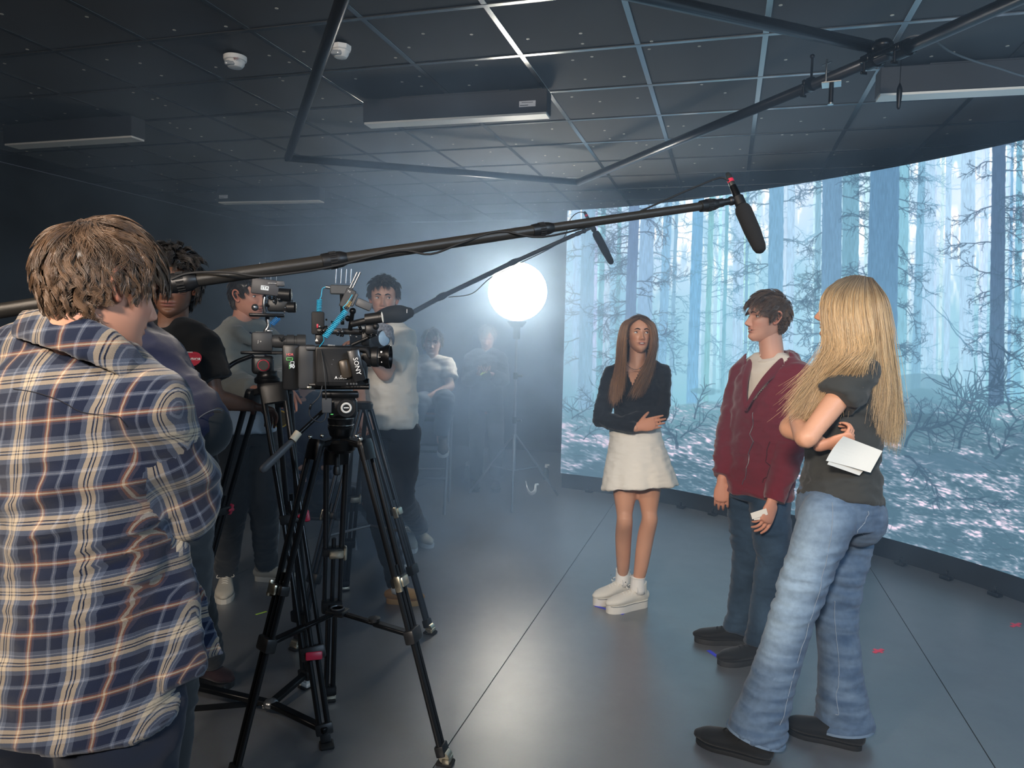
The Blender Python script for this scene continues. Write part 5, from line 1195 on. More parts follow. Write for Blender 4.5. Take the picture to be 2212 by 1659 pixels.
# ---------------------------------------------------------------- clothes
def sleeve(bm, S, E, W_=None, r=(.07, .06, .055, .05, .042), caps='flat', end=1.0, cuff=0.0):
    S, E = Vector(S), Vector(E)
    if W_ is None:
        e = S+(E-S)*end; sweep(bm, [S, S+(e-S)*.5, e], [r[0], r[1], r[2]], n=20, caps='flat')
        ball(bm, S, r[0], u=16, v=10)
    else:
        W_ = Vector(W_); e = E+(W_-E)*end
        sweep(bm, [S, S+(E-S)*.5, S+(E-S)*.9, E+(W_-E)*.1, E+(e-E)*.55, e], [r[0], r[1], r[2], r[2], r[3], r[4]], n=20, caps='flat'); ball(bm, S, r[0], u=16, v=10); ball(bm, E, r[2], u=16, v=10)
def torso_bm(bm, J, hem, w, d, nb_r=.085, sh_r=.062, side=None, hem_off=None):
    """hem: fraction below the pelvis (metres); w/d: half sizes at hem, waist, chest, upper chest"""
    up = Vector((0, 0, 1)); pel, nb = J['pel'], J['nb']; sp = nb-pel; sd = side or (J['sb']-J['sa']).normalized()
    h0 = pel-up*hem+(hem_off or Vector((0, 0, 0)))
    sweep(bm, [h0, pel+sp*.12+(hem_off or Vector((0, 0, 0)))*.5, pel+sp*.42, pel+sp*.72, pel+sp*.9, nb-up*.005], [(w[0], d[0]), ((w[0]+w[1])/2, (d[0]+d[1])/2), (w[1], d[1]), (w[2], d[2]), (w[3], d[3]), (nb_r, nb_r*.9)], side=sd, n=28, caps='flat')
    for s in ('sa', 'sb'): sweep(bm, [J[s], J[s]+(nb-J[s])*.5+up*.012, nb-up*.02], [sh_r, sh_r*1.02, sh_r*.95], n=18)
def trousers_bm(bm, J, waist_h, r, d_r=None, top_w=(.17, .12), side=None, hem=.0, hipgap=.085):
    up = Vector((0, 0, 1)); pel = J['pel']; sd = side or (J['sb']-J['sa']).normalized()
    sweep(bm, [pel+up*waist_h, pel, pel-up*.08], [(top_w[0]*.94, top_w[1]*.95), top_w, (top_w[0]*.98, top_w[1])], side=sd, n=26, caps='flat')
    for sgn, kn, fo in ((-1, 'ka', 'fa'), (1, 'kb', 'fb')):
        A = J.get('h'+kn[1], pel+sd*hipgap*sgn-up*.05); B_, C_ = J[kn], J[fo]; e = C_+(C_-B_).normalized()*hem
        ball(bm, A, (r[0][0]*.98, r[0][1]*.98, r[0][1]*.98), u=18, v=10)
        sweep(bm, [A, A+(B_-A)*.5, B_, B_+(e-B_)*.35, B_+(e-B_)*.75, e], [r[0], r[1], r[2], r[3], r[4], r[5]], side=sd, n=22, caps='flat')
def shoe(par, heel, toe, upper, sole, lace=None, h=.09, w=.098, ts=.028, style='runner', ank=None, label=None, toe_up=0.0):
    heel, toe = Vector(heel), Vector(toe); z0 = heel.z; d = toe-heel; d.z = 0; L_ = d.length; d.normalize(); s = Vector((0, 0, 1)).cross(d); up = Vector((0, 0, 1))
    if toe_up: q = Quaternion(s, -toe_up); d = q @ d; up = q @ up
    if abs(toe.z-heel.z) > 1e-4 and not toe_up: d = (toe-heel).normalized(); up = d.cross(s)*-1 if d.cross(s).z < 0 else d.cross(s)
    W_ = lambda t: w/2*np.interp(t, [0, .04, .12, .3, .5, .7, .85, .95, 1.0], [.30, .55, .70, .72, .80, 1.0, .92, .62, .25])
    Pt = lambda t, o, z: heel+d*(L_*t)+s*o+up*z
    out = [(t, W_(t)) for t in np.concatenate([np.linspace(0, .1, 5), np.linspace(.16, .88, 10), np.linspace(.91, 1, 6)])]
    def sole_f(bm, g=1.0, z0_=0, z1=ts):
        ring = [(t, o*g) for t, o in out]+[(t, -o*g) for t, o in out[::-1]]
        lo = [bm.verts.new(Pt(t, o*.96, z0_)) for t, o in ring]; mi = [bm.verts.new(Pt(t, o*1.02, (z0_+z1)/2)) for t, o in ring]; hi = [bm.verts.new(Pt(t, o, z1)) for t, o in ring]; m = len(ring)
        for A, B_ in ((lo, mi), (mi, hi)):
            for k in range(m): bm.faces.new((A[k], A[(k+1) % m], B_[(k+1) % m], B_[k]))
        bm.faces.new(lo[::-1]); bm.faces.new(hi)
    bm = NB()
    hp = {'runner': (.052, .060, .062, .058, .048, .040, .034, .026), 'hightop': (.055, .062, .066, .060, .050, .042, .034, .026), 'clog': (.045, .052, .060, .060, .054, .046, .040, .030), 'leather': (.05, .055, .058, .052, .044, .038, .032, .024)}[style]
    ts_ = [.06, .16, .3, .45, .6, .75, .88, .965]
    pts = [Pt(t, 0, ts+hh*.42) for t, hh in zip(ts_, hp)]
    sweep(bm, pts, [(W_(t)*.96, hh*.62) for t, hh in zip(ts_, hp)], side=s, n=22, sub=3)
    if style != 'clog':
        top = Pt(.17, 0, ts+(h if style == 'hightop' else h*.72)); 
        if ank is not None: top = top*.4+Vector(ank)*.6; top.z = (heel+up*(ts+(h if style == 'hightop' else h*.72))).z
        sweep(bm, [Pt(.18, 0, ts+.03), top], [(.044, .036), (.047, .040)], side=d, n=18, caps='flat')
    me = union(bm, .0055, 3)
    bm = NB(); bm.from_mesh(me); bpy.data.meshes.remove(me)
    bmesh.ops.bisect_plane(bm, geom=bm.verts[:]+bm.edges[:]+bm.faces[:], plane_co=Pt(.5, 0, ts*.7), plane_no=up, clear_inner=True)
    o = put('shoe', bm, upper, par)
    if label: o['label'] = label
    bm = NB(); sole_f(bm); put('sole', bm, sole, o, 'auto')
    if lace is not None:
        def fl(bm):
            for k, t in enumerate(np.linspace(.34, .62, 5)):
                hh = float(np.interp(t, ts_, hp)); zt = ts+hh*.42+hh*.62
                sweep(bm, [Pt(t, -.024, zt-.014), Pt(t-.01, -.010, zt+.001), Pt(t+.01, .010, zt+.001), Pt(t, .024, zt-.014)], [.0028]*4, n=6, sub=3)
        bpart('laces', lace, o, fl)
        def bow(bm):
            hh = float(np.interp(.33, ts_, hp)); c = Pt(.31, 0, ts+hh*1.06)
            for q in (-1, 1): sweep(bm, [c, c+s*.03*q+up*.012+d*.01, c+s*.048*q-up*.006+d*.022, c+s*.03*q-up*.01+d*.02, c], [.0024]*5, n=6, sub=4); sweep(bm, [c, c+s*.02*q+d*.03-up*.012, c+s*.03*q+d*.05-up*.026], [.0022]*3, n=6, sub=3)
        bpart('bow', lace, o, bow)
    return o
# ------------------------------------------------------------------ fabrics
def fabric(name, color, rough=.85, sc=500, st=.25, var=(3, .08), sheen=.12, attr=None): return mat(name, color, rough, bump=(sc, st, .0012), var=var, sheen=sheen, attr=attr, spec=.25)
def V3(*a): return Vector(a)
UPV = Vector((0, 0, 1))
# ================================================================== girl in the white skirt
ZA = 4.12
def JA(x, y, dz=0.0): return P(x, y, ZA+dz)
JJ = dict(hd=JA(1380, 722), nb=JA(1376, 797, .02), sa=JA(1322, 812, .02), sb=JA(1428, 806, .02), ea=JA(1298, 905, -.02), wa=JA(1372, 924, -.16), eb=JA(1428, 893, -.02), wb=JA(1350, 908, -.12), pel=JA(1374, 985, .03),
          ka=JA(1349, 1124, -.03), kb=JA(1403, 1122, -.03), fa=JA(1351, 1236, .05), fb=JA(1388, 1250, .02))
for k_, (h_, t_) in dict(fa=((1362, 1290), (1300, 1304)), fb=((1396, 1308), (1334, 1320))).items(): stand(JJ, k_, FL(*h_), FL(*t_), .13)
wA = figure('girl with long brown hair, black top and white skirt, arms crossed', JJ, (.05, -.99, .13), '#d09a7c', .90, True,
            hands=[dict(wr=JA(1378, 922, -.155), d=V3(.93, .1, .22), pn=V3(.1, .9, -.2), sc=.92, thumb=1, curl=(.12, .15, .2, .25), spread=.03)], mouth=.9, lip='#b06a62', body=dict(arm=(.044, .040, .036, .036, .028, .023), leg=(.088, .078, .050, .052, .044, .032)), gaze=(-.7, .6), brow='#3c2b22')
navy_top = fabric('charcoal_jersey', '#181b22', .8, 700, .15)
def topA(bm):
    torso_bm(bm, JJ, -.135, (.122, .118, .140, .124), (.092, .088, .116, .095), nb_r=.058, sh_r=.050)
    for s, e, w_ in (('sa', 'ea', 'wa'), ('sb', 'eb', 'wb')): sleeve(bm, JJ[s], JJ[e], JJ[w_], (.055, .050, .046, .040, .031))
vA = JA(1358, 831, -.1)
def cutA(c):
    x, y, z = proj(c); 
    return z < ZA+.03 and y < 832 and abs(x-1366+(y-832)*.05) < (832-y)*.42+1 and y > 780
garment('crop_top', wA.o, navy_top, topA, .008, 4, folds(.0035, (14, 14, 34)), cutA)
white_twill = fabric('white_twill', '#e9e5da', .8, 500, .2)
def skirtA(bm):
    c = JJ['pel']; t = JA(1372, 925, .02); h = JA(1381, 1052, .0)
    sweep(bm, [t, t+(h-t)*.25, t+(h-t)*.6, h], [(.134, .10), (.150, .118), (.182, .145), (.216, .175)], side=V3(1, 0, 0), n=48, caps='flat', sub=6)
    sweep(bm, [t+UPV*.004, t-UPV*.036], [(.1365, .1025), (.142, .107)], side=V3(1, 0, 0), n=40, caps='flat', sub=2)
def skirtfold(c, n):
    t = np.clip((JJ['pel'].z+.14-c[:, 2])/.32, 0, 1); a = np.arctan2(c[:, 1]-JJ['pel'].y, c[:, 0]-JJ['pel'].x)
    return ((.004*np.sin(a*7+1.2)+.003*np.sin(a*15))*t**1.5+.0035*ridge(c*np.array([14, 14, 46]), 2)).astype(np.float32)
garment('skirt', wA.o, white_twill, skirtA, .007, 2, skirtfold)
def seam(name, parent, mtl, pts, r=.0012): 
    bm = NB(); sweep(bm, pts, [r]*len(pts), n=5, sub=4); return put(name, bm, mtl, parent)
sock = fabric('white_sock', '#eceae4', .9, 900, .3)
for fo, (tx, ty, hx, hy) in (('fa', (1300, 1304, 1362, 1290)), ('fb', (1334, 1320, 1396, 1308))):
    a = JJ[fo]; bpart('sock', sock, wA.o, lambda bm: sweep(bm, [V3(a.x, a.y, .085), V3(a.x, a.y, .16), V3(a.x, a.y, .178)], [.044, .040, .043], n=20, caps='flat'), True)
    hl, to = FL(hx, hy), FL(tx, ty); hl.z = to.z = 0; d = (to-hl).normalized(); to = hl+d*.27
    sh = shoe(wA.o, hl, to, fabric('white_canvas', '#e6e0d2', .85, 700, .3), mat('white_rubber', '#ece8dd', .6), mat('lace_white', '#f2efe6', .8), h=.10, w=.098, ts=.044, style='hightop', ank=a)
    s_ = UPV.cross(d); W_ = lambda t: .049*np.interp(t, [0, .04, .12, .3, .5, .7, .85, .95, 1.0], [.30, .55, .70, .72, .80, 1.0, .92, .62, .25])
    bpart('sole_stripe', black_plastic, sh, lambda bm: sweep(bm, [hl+d*(.27*t)+s_*(W_(t)*q+.0008*q)+UPV*.041 for q, ts_ in ((1, np.linspace(.02, .97, 12)), (-1, np.linspace(.97, .02, 12))) for t in ts_], [.0012]*24, n=5, sub=2))
    for k in range(4): 
        c = a*.6+(hl+d*.06)*.4; bpart('eyelet', grey_metal, sh, lambda bm: ball(bm, V3(a.x, a.y, 0)+d*(.030+.012*(3-k))-s_*.0+s_*(-.026)+UPV*(.145-k*.022), .0035, u=8, v=6))
# hair, parted in the middle
brown_hair = hair_mat('hair_brown', '#2b1d16', '#a5784f')
scalp_shell(wA, 'hair', brown_hair, .012, -.09, -.03, .083, .12)
def gA(pts): return [JA(x, y, z) for x, y, z in pts]
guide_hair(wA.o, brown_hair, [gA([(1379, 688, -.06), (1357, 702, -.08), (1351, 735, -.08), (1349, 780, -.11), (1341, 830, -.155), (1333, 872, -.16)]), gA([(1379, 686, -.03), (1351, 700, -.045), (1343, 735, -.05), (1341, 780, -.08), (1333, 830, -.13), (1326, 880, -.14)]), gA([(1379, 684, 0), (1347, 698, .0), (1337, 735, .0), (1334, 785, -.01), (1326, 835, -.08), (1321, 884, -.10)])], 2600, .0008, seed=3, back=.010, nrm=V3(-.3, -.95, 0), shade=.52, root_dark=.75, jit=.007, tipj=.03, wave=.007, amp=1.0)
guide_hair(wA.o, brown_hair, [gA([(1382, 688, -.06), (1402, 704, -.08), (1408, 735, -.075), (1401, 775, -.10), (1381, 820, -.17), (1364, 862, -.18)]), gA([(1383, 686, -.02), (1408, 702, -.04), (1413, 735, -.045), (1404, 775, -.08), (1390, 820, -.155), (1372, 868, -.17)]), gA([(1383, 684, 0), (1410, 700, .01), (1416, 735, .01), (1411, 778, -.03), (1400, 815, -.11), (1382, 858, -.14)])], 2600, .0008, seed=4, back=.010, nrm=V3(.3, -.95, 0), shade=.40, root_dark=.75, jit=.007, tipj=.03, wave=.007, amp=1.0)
guide_hair(wA.o, brown_hair, [gA([(1352, 720, .05), (1347, 760, .06), (1344, 800, .06), (1342, 835, .04)]), gA([(1378, 715, .09), (1378, 760, .085), (1378, 800, .085), (1378, 835, .08)]), gA([(1404, 720, .05), (1410, 760, .06), (1412, 795, .06), (1412, 825, .04)])], 900, .001, seed=12, back=.01, nrm=V3(0, -1, 0), shade=.22, root_dark=.3, jit=.006)
bpart('earring', chrome, wA.o, lambda bm: ball(bm, JA(1400, 756, -.04), .0055, u=10, v=8))
nk = [JA(x, y, z) for x, y, z in ((1352, 786, -.03), (1360, 793, -.075), (1370, 798, -.095), (1382, 796, -.09), (1392, 786, -.05))]
bpart('necklace', chrome, wA.o, lambda bm: sweep(bm, nk, [.0014]*5, n=6, sub=5)); bpart('pendant', chrome, wA.o, lambda bm: ball(bm, nk[3]+V3(0, -.006, 0), .005, u=8, v=6))
# ================================================================== boy in the maroon hoodie
ZM = 3.62
def JM(x, y, dz=0.0): return P(x, y, ZM+dz)
JJm = dict(hd=JM(1657, 686), nb=JM(1668, 776, .0), sa=JM(1613, 806, .13), sb=JM(1716, 812, -.10), ea=JM(1580, 925, .12), wa=JM(1563, 1032, .03), eb=JM(1716, 935, -.14), wb=JM(1674, 1078, -.20), pel=JM(1640, 1040, 0),
           ha=JM(1612, 1075, .08), hb=JM(1662, 1080, -.06), ka=JM(1619, 1208, .05), kb=JM(1672, 1206, -.08), fa=JM(1622, 1352, .06), fb=JM(1656, 1385, -.07))
skinM = '#cf9a82'
for k_, (h_, t_) in dict(fa=((1626, 1392), (1531, 1386)), fb=((1668, 1424), (1590, 1432))).items(): stand(JJm, k_, FL(*h_), FL(*t_))
boy = figure('boy in a maroon zip hoodie looking left, between the two girls', JJm, (-.985, -.16, .03), skinM, 1.0,
             hands=[dict(wr=JM(1560, 1040, .02), d=V3(-.05, -.12, -1), pn=V3(.3, .9, 0), sc=.95, thumb=1, curl=(.5, .45, .4, .4)), dict(wr=JM(1668, 1082, -.215), d=V3(-.32, -.25, -.9), pn=V3(-.4, .9, -.1), sc=1.0, thumb=1, curl=(.35, .45, .5, .55), thumb_out=.55)], nose=1.1, mouth=.5, gaze=(0, .1))
white_tee = fabric('white_tee', '#d9d2c6', .85, 600, .2)
def teeM(bm): torso_bm(bm, JJm, -.1, (.16, .15, .165, .13), (.11, .105, .112, .09), nb_r=.075, sh_r=.055)
garment('t_shirt', boy.o, white_tee, teeM, .010, 4, folds(.003, (12, 12, 20)))
bpart('t_shirt_collar', white_tee, boy.o, lambda bm: sweep(bm, [JJm['nb']+V3(math.cos(a)*.066, math.sin(a)*.070, -.002+.012*math.cos(a)) for a in np.linspace(0, 2*PI, 17)], [(.006, .012)]*17, n=8, sub=2, side=UPV))
maroon = fabric('maroon_fleece', '#6b2430', .95, 450, .35, sheen=.3)
def hoodM(bm):
    torso_bm(bm, JJm, .065, (.178, .180, .188, .15), (.142, .132, .132, .108), nb_r=.092, sh_r=.070, hem_off=V3(-.01, 0, 0))
    for s, e, w_, en in (('sa', 'ea', 'wa', .98), ('sb', 'eb', 'wb', 1.0)): sleeve(bm, JJm[s], JJm[e], JJm[w_], (.078, .072, .068, .062, .048), end=en)
    sweep(bm, [JM(1718, 792, .05), JM(1708, 782, .12), JM(1680, 786, .17), JM(1650, 790, .17)], [(.05, .03), (.06, .034), (.06, .034), (.05, .03)], side=UPV, n=14)
fdm = V3(-.74, -.66, 0)
def cutM(c):
    x, y, z = proj(c)
    if z > ZM+.02 and y > 0: pass
    k = (y-770)/(886-770)
    if k < -.25 or k > 1: return False
    xl = 1612+(1613-1612)*k; xr = 1706+(1610-1706)*max(k, 0)
    front = (c-JJm['nb']).dot(fdm) > -.055
    return front and xl-14*(1-k)*0-2 < x < xr
rows_m = folds(.0055, (10, 10, 20), oct=2)
hd_ = garment('hoodie', boy.o, maroon, hoodM, .009, 5, rows_m, cutM, .006)
seam('zip', hd_, grey_metal, snap(hd_, [JM(1611, 884, -.15), JM(1607, 920, -.155), JM(1600, 980, -.15), JM(1594, 1020, -.14), JM(1590, 1046, -.13)]), .0020)
hood_rim = [JM(1612, 880, -.145), JM(1630, 850, -.15), JM(1655, 818, -.15), JM(1690, 788, -.10), JM(1712, 776, -.02), JM(1704, 770, .08), JM(1676, 772, .12)]
bpart('hood_edge', maroon, boy.o, lambda bm: sweep(bm, hood_rim, [(.010, .006), (.012, .008), (.018, .010), (.030, .014), (.036, .02), (.034, .02), (.03, .02)], n=12, sub=6))
bpart('hood_edge', maroon, boy.o, lambda bm: sweep(bm, [JM(1611, 884, -.13), JM(1609, 850, -.10), JM(1611, 815, -.05), JM(1620, 786, .03), JM(1632, 772, .09)], [(.010, .006), (.012, .007), (.016, .008), (.018, .010), (.016, .01)], n=12, sub=6))
seam('pocket_seam', hd_, mat('maroon_dark', '#3f141c', .9), snap(hd_, [JM(1661, 955, -.185), JM(1656, 990, -.185), JM(1652, 1020, -.18), JM(1645, 1044, -.17)], .0), .0022)
bpart('cuff', maroon, boy.o, lambda bm: sweep(bm, [JJm['wb']+(JJm['eb']-JJm['wb'])*.12, JJm['wb']+(JJm['wb']-JJm['eb'])*.03], [.051, .047], n=20, caps='flat', sub=1))
def attr_jeans(me, fn):
    c = co_of(me); at = me.color_attributes.new('tint', 'FLOAT_COLOR', 'POINT'); k = np.clip(fn(c), 0, 1)[:, None]; return c, at, k
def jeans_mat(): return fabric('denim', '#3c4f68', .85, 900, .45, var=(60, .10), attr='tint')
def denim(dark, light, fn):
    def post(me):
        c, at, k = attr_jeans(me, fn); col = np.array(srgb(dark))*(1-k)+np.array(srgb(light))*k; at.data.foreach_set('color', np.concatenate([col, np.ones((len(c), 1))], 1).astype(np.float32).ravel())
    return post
def jeansM(bm): trousers_bm(bm, JJm, .05, [(.095, .10), (.088, .09), (.078, .078), (.072, .074), (.070, .072), (.072, .074)], top_w=(.16, .13), hem=.03)
def foldJ(amp, f, kz, kn): 
    g = folds(amp, f); return lambda c, n: g(c, n)*(1+kn*np.exp(-((c[:, 2]-kz)/.12)**2)+kn*np.exp(-((c[:, 2]-.10)/.08)**2)).astype(np.float32)
garment('jeans', boy.o, jeans_mat(), jeansM, .009, 4, foldJ(.0026, (9, 9, 26), .48, 1.4), post=denim('#1d3042', '#3a5168', lambda c: .35+.5*fbm(c*9, 2)))
blk_sh = fabric('black_mesh_shoe', '#141414', .7, 500, .4)
for nm_, (hx, hy, tx, ty) in enumerate(((1626, 1392, 1531, 1386), (1668, 1424, 1590, 1432))):
    a = JJm['fa' if nm_ == 0 else 'fb']; hl, to = FL(hx, hy), FL(tx, ty); d = (to-hl).normalized(); to = hl+d*.285
    shoe(boy.o, hl, to, blk_sh, mat('dark_sole', '#262626', .6), mat('lace_black', '#0f0f0f', .8), style='runner', ank=a, w=.105, ts=.026)
brown_short = hair_mat('hair_light_brown', '#2e2119', '#8a6a50')
short_hair(boy, brown_short, 6500, .030, .016, -.085, -.018, .074, seed=2, radius=.0008, crown=(0, -.75, .66), fade=1.0, top_ln=.062, sweep_dir=(0, .35, 0), shade=.22, sh_amp=.45, thick=.007, fringe=.5, curl=.004)
bpart('phone_corner', white_plastic, boy.o, lambda bm: None) if False else None
ph = empty('folded_script', JM(1636, 1110, -.26), 'small folded white paper held low in the hoodie boy hand', 'paper')
bpart('sheet', mat('paper_white', '#f1eee6', .8), ph, lambda bm: (box(bm, JM(1640, 1110, -.245), (.075, .004, .030), axes((1, 0, .35), (0, 1, 0)), bevel=.001), box(bm, JM(1642, 1116, -.24), (.06, .003, .028), axes((1, .1, .1), (0, 1, 0)), bevel=.001)), False)
# ================================================================== girl in jeans at the right
ZB = 2.74
def JB(x, y, dz=0.0): return P(x, y, ZB+dz)
JJb = dict(hd=JB(1829, 668, .04), nb=JB(1838, 772, .04), sa=JB(1812, 800, .17), sb=JB(1853, 806, -.10), ea=JB(1703, 925, .06), wa=JB(1778, 958, -.12), eb=JB(1742, 948, -.17), wb=JB(1716, 902, .0), pel=JB(1812, 1085, .03),
           ha=JB(1836, 1118, .13), hb=JB(1788, 1118, -.055), ka=JB(1807, 1324, .12), kb=JB(1721, 1301, -.05), fa=JB(1822, 1545, .10), fb=JB(1640, 1562, -.03))
skinB = '#d9a283'
girl = figure('girl with long blonde hair, dark t-shirt and blue jeans, at the right', JJb, (-.93, .36, .02), skinB, .98, True,
              hands=[dict(wr=JB(1781, 961, -.125), d=V3(.88, -.35, .34), pn=V3(.1, .5, .55), sc=.95, thumb=-1, curl=(1.0, 1.05, 1.0, .9), spread=.05, thumb_out=.5, thumb_curl=.6)], mouth=.6, lip='#9d5650', nose=1.05, body=dict(arm=(.050, .047, .040, .040, .031, .024)), vox=.008)
dark_tee = fabric('charcoal_tee', '#3c3d3b', .9, 600, .25)
def teeB(bm):
    torso_bm(bm, JJb, -.015, (.155, .135, .145, .125), (.148, .122, .118, .10), nb_r=.062, sh_r=.056, side=V3(.1, 1, 0).normalized())
    sleeve(bm, JJb['sb'], JJb['eb'], None, (.068, .074, .078), end=.42); sleeve(bm, JJb['sa'], JJb['ea'], None, (.062, .066, .068), end=.42)
    ball(bm, JB(1778, 880, .02), (.07, .11, .07))
garment('t_shirt', girl.o, dark_tee, teeB, .008, 4, folds(.0058, (9, 9, 22)))
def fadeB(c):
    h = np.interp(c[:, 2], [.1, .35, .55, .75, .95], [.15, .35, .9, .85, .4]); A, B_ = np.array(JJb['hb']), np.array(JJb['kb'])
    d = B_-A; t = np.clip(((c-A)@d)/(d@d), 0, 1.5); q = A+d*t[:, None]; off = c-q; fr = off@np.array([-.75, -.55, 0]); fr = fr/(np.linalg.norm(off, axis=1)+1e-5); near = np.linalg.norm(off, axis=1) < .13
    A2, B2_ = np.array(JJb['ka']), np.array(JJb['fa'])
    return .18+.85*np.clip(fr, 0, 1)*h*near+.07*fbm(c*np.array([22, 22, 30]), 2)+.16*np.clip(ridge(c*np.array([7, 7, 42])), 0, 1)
def jeansB(bm): 
    trousers_bm(bm, JJb, .055, [(.100, .100), (.085, .086), (.074, .078), (.074, .076), (.084, .088), (.094, .106)], top_w=(.150, .148), side=V3(.1, 1, 0).normalized(), hem=.045)
    ball(bm, JB(1848, 1110, .06), (.10, .15, .12))
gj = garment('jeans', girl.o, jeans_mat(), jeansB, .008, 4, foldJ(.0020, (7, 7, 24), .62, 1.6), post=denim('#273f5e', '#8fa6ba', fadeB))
stitch = mat('stitch', '#8b98a6', .8)
def on_leg(A, B_, off, t): return A+(B_-A)*t+off
def side_seam(pts): return seam('side_seam', girl.o, stitch, snap(gj, pts), .0011)
side_seam([JB(1800, 1082, -.135), JB(1796, 1150, -.15), JB(1786, 1220, -.148), JB(1770, 1290, -.137), JB(1748, 1380, -.13), JB(1716, 1480, -.12), JB(1690, 1570, -.12)])
side_seam([JB(1800, 1300, .02), JB(1806, 1380, .02), JB(1812, 1460, .0), JB(1800, 1560, -.02)])
bpart('hem', mat('denim_hem', '#6b8096', .9), girl.o, lambda bm: sweep(bm, [JJb['fb']+(JJb['fb']-JJb['kb']).normalized()*.040, JJb['fb']+(JJb['fb']-JJb['kb']).normalized()*.049], [(.097, .1085), (.097, .1085)], side=V3(.1, 1, 0), n=30, caps='flat', sub=1))
bpart('hem', mat('denim_hem', '#6b8096', .9), girl.o, lambda bm: sweep(bm, [JJb['fa']+(JJb['fa']-JJb['ka']).normalized()*.040, JJb['fa']+(JJb['fa']-JJb['ka']).normalized()*.049], [(.0965, .108), (.0965, .108)], side=V3(.1, 1, 0), n=30, caps='flat', sub=1))
pk_ = [(1854, 1090, -.06), (1853, 1130, -.09), (1846, 1146, -.10), (1860, 1157, -.08), (1867, 1150, -.06)]
seam('pocket_stitch', girl.o, stitch, snap(gj, [JB(*p) for p in pk_]), .0012)
suede = fabric('black_suede', '#151617', .8, 300, .3)
hl, to = FL(1664, 1648), FL(1506, 1598); d = (to-hl).normalized(); to = hl+d*.27
s1_ = shoe(girl.o, hl, to, suede, mat('black_sole', '#101010', .7), mat('lace_black', '#0f0f0f', .8), style='clog', w=.108, ts=.017)
hl, to = FL(1862, 1618), FL(1694, 1574); d = (to-hl).normalized(); to = hl+d*.27
shoe(girl.o, hl, to, suede, mat('black_sole', '#101010', .7), None, style='clog', w=.108, ts=.019)
blonde = hair_mat('hair_blonde', '#2e2018', '#e2bf8e', .36)
scalp_shell(girl, 'hair', blonde, .012, -.09, -.03, .083, .3)
def gB(pts): return [JB(*p) for p in pts]
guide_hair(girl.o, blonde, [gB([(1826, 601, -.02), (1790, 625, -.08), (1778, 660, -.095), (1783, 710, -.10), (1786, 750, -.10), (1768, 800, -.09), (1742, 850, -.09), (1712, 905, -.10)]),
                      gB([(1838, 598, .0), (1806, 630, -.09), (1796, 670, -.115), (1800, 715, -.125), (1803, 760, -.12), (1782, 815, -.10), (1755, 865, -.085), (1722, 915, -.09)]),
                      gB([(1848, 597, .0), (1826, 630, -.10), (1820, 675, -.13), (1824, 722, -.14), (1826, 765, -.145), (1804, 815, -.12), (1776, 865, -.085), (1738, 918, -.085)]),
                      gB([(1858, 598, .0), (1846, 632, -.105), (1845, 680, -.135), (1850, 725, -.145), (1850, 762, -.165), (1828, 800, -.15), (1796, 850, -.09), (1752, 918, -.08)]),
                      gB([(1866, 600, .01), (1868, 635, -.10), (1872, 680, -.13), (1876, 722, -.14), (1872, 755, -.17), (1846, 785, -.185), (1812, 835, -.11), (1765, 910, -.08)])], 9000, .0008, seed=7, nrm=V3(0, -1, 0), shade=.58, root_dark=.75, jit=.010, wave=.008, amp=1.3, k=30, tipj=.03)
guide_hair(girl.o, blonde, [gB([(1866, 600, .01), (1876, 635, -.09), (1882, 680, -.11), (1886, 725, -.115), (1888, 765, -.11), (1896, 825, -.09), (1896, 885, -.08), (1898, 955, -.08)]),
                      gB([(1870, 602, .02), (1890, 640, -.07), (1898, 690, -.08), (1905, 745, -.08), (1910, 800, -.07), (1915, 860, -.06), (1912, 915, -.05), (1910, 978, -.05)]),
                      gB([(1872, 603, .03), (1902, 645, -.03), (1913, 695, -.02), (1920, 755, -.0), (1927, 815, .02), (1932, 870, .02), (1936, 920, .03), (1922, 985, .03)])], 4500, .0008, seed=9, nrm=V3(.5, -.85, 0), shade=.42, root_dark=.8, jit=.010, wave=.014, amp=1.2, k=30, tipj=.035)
sc_ = empty('folded_script', JB(1845, 985, -.2), 'folded sheet of white paper held by the blonde girl', 'paper')
def paper(bm, corners, bend=0.012, th=.0008):
    A, B_, C_, D = [Vector(c) for c in corners]; n_ = (B_-A).cross(D-A).normalized(); nx, ny = 12, 8
    def pt(u, v): 
        return (A*(1-u)+B_*u)*(1-v)+(D*(1-u)+C_*u)*v+n_*(bend*math.sin(u*PI)*.8+bend*.5*math.sin(v*PI)*(1-u))
    lay = []
    for o in (0, 1): lay.append([[bm.verts.new(pt(i/nx, j/ny)-n_*th*o) for i in range(nx+1)] for j in range(ny+1)])
    for o in (0, 1):
        for j in range(ny):
            for i in range(nx):
                q = (lay[o][j][i], lay[o][j][i+1], lay[o][j+1][i+1], lay[o][j+1][i]); bm.faces.new(q if o == 0 else q[::-1])
    for i in range(nx): bm.faces.new((lay[0][0][i], lay[0][0][i+1], lay[1][0][i+1], lay[1][0][i])); bm.faces.new((lay[0][ny][i], lay[1][ny][i], lay[1][ny][i+1], lay[0][ny][i+1]))
    for j in range(ny): bm.faces.new((lay[0][j][0], lay[1][j][0], lay[1][j+1][0], lay[0][j+1][0])); bm.faces.new((lay[0][j][nx], lay[0][j+1][nx], lay[1][j+1][nx], lay[1][j][nx]))
pw = mat('paper_cream', '#f3efe4', .8)
bpart('sheet', pw, sc_, lambda bm: paper(bm, (JB(1822, 942, -.215), JB(1906, 974, -.15), JB(1880, 1021, -.15), JB(1784, 995, -.215))), False)
bpart('sheet', pw, sc_, lambda bm: paper(bm, (JB(1820, 944, -.205), JB(1900, 974, -.14), JB(1856, 1027, -.14), JB(1787, 1003, -.205)), .004), False)
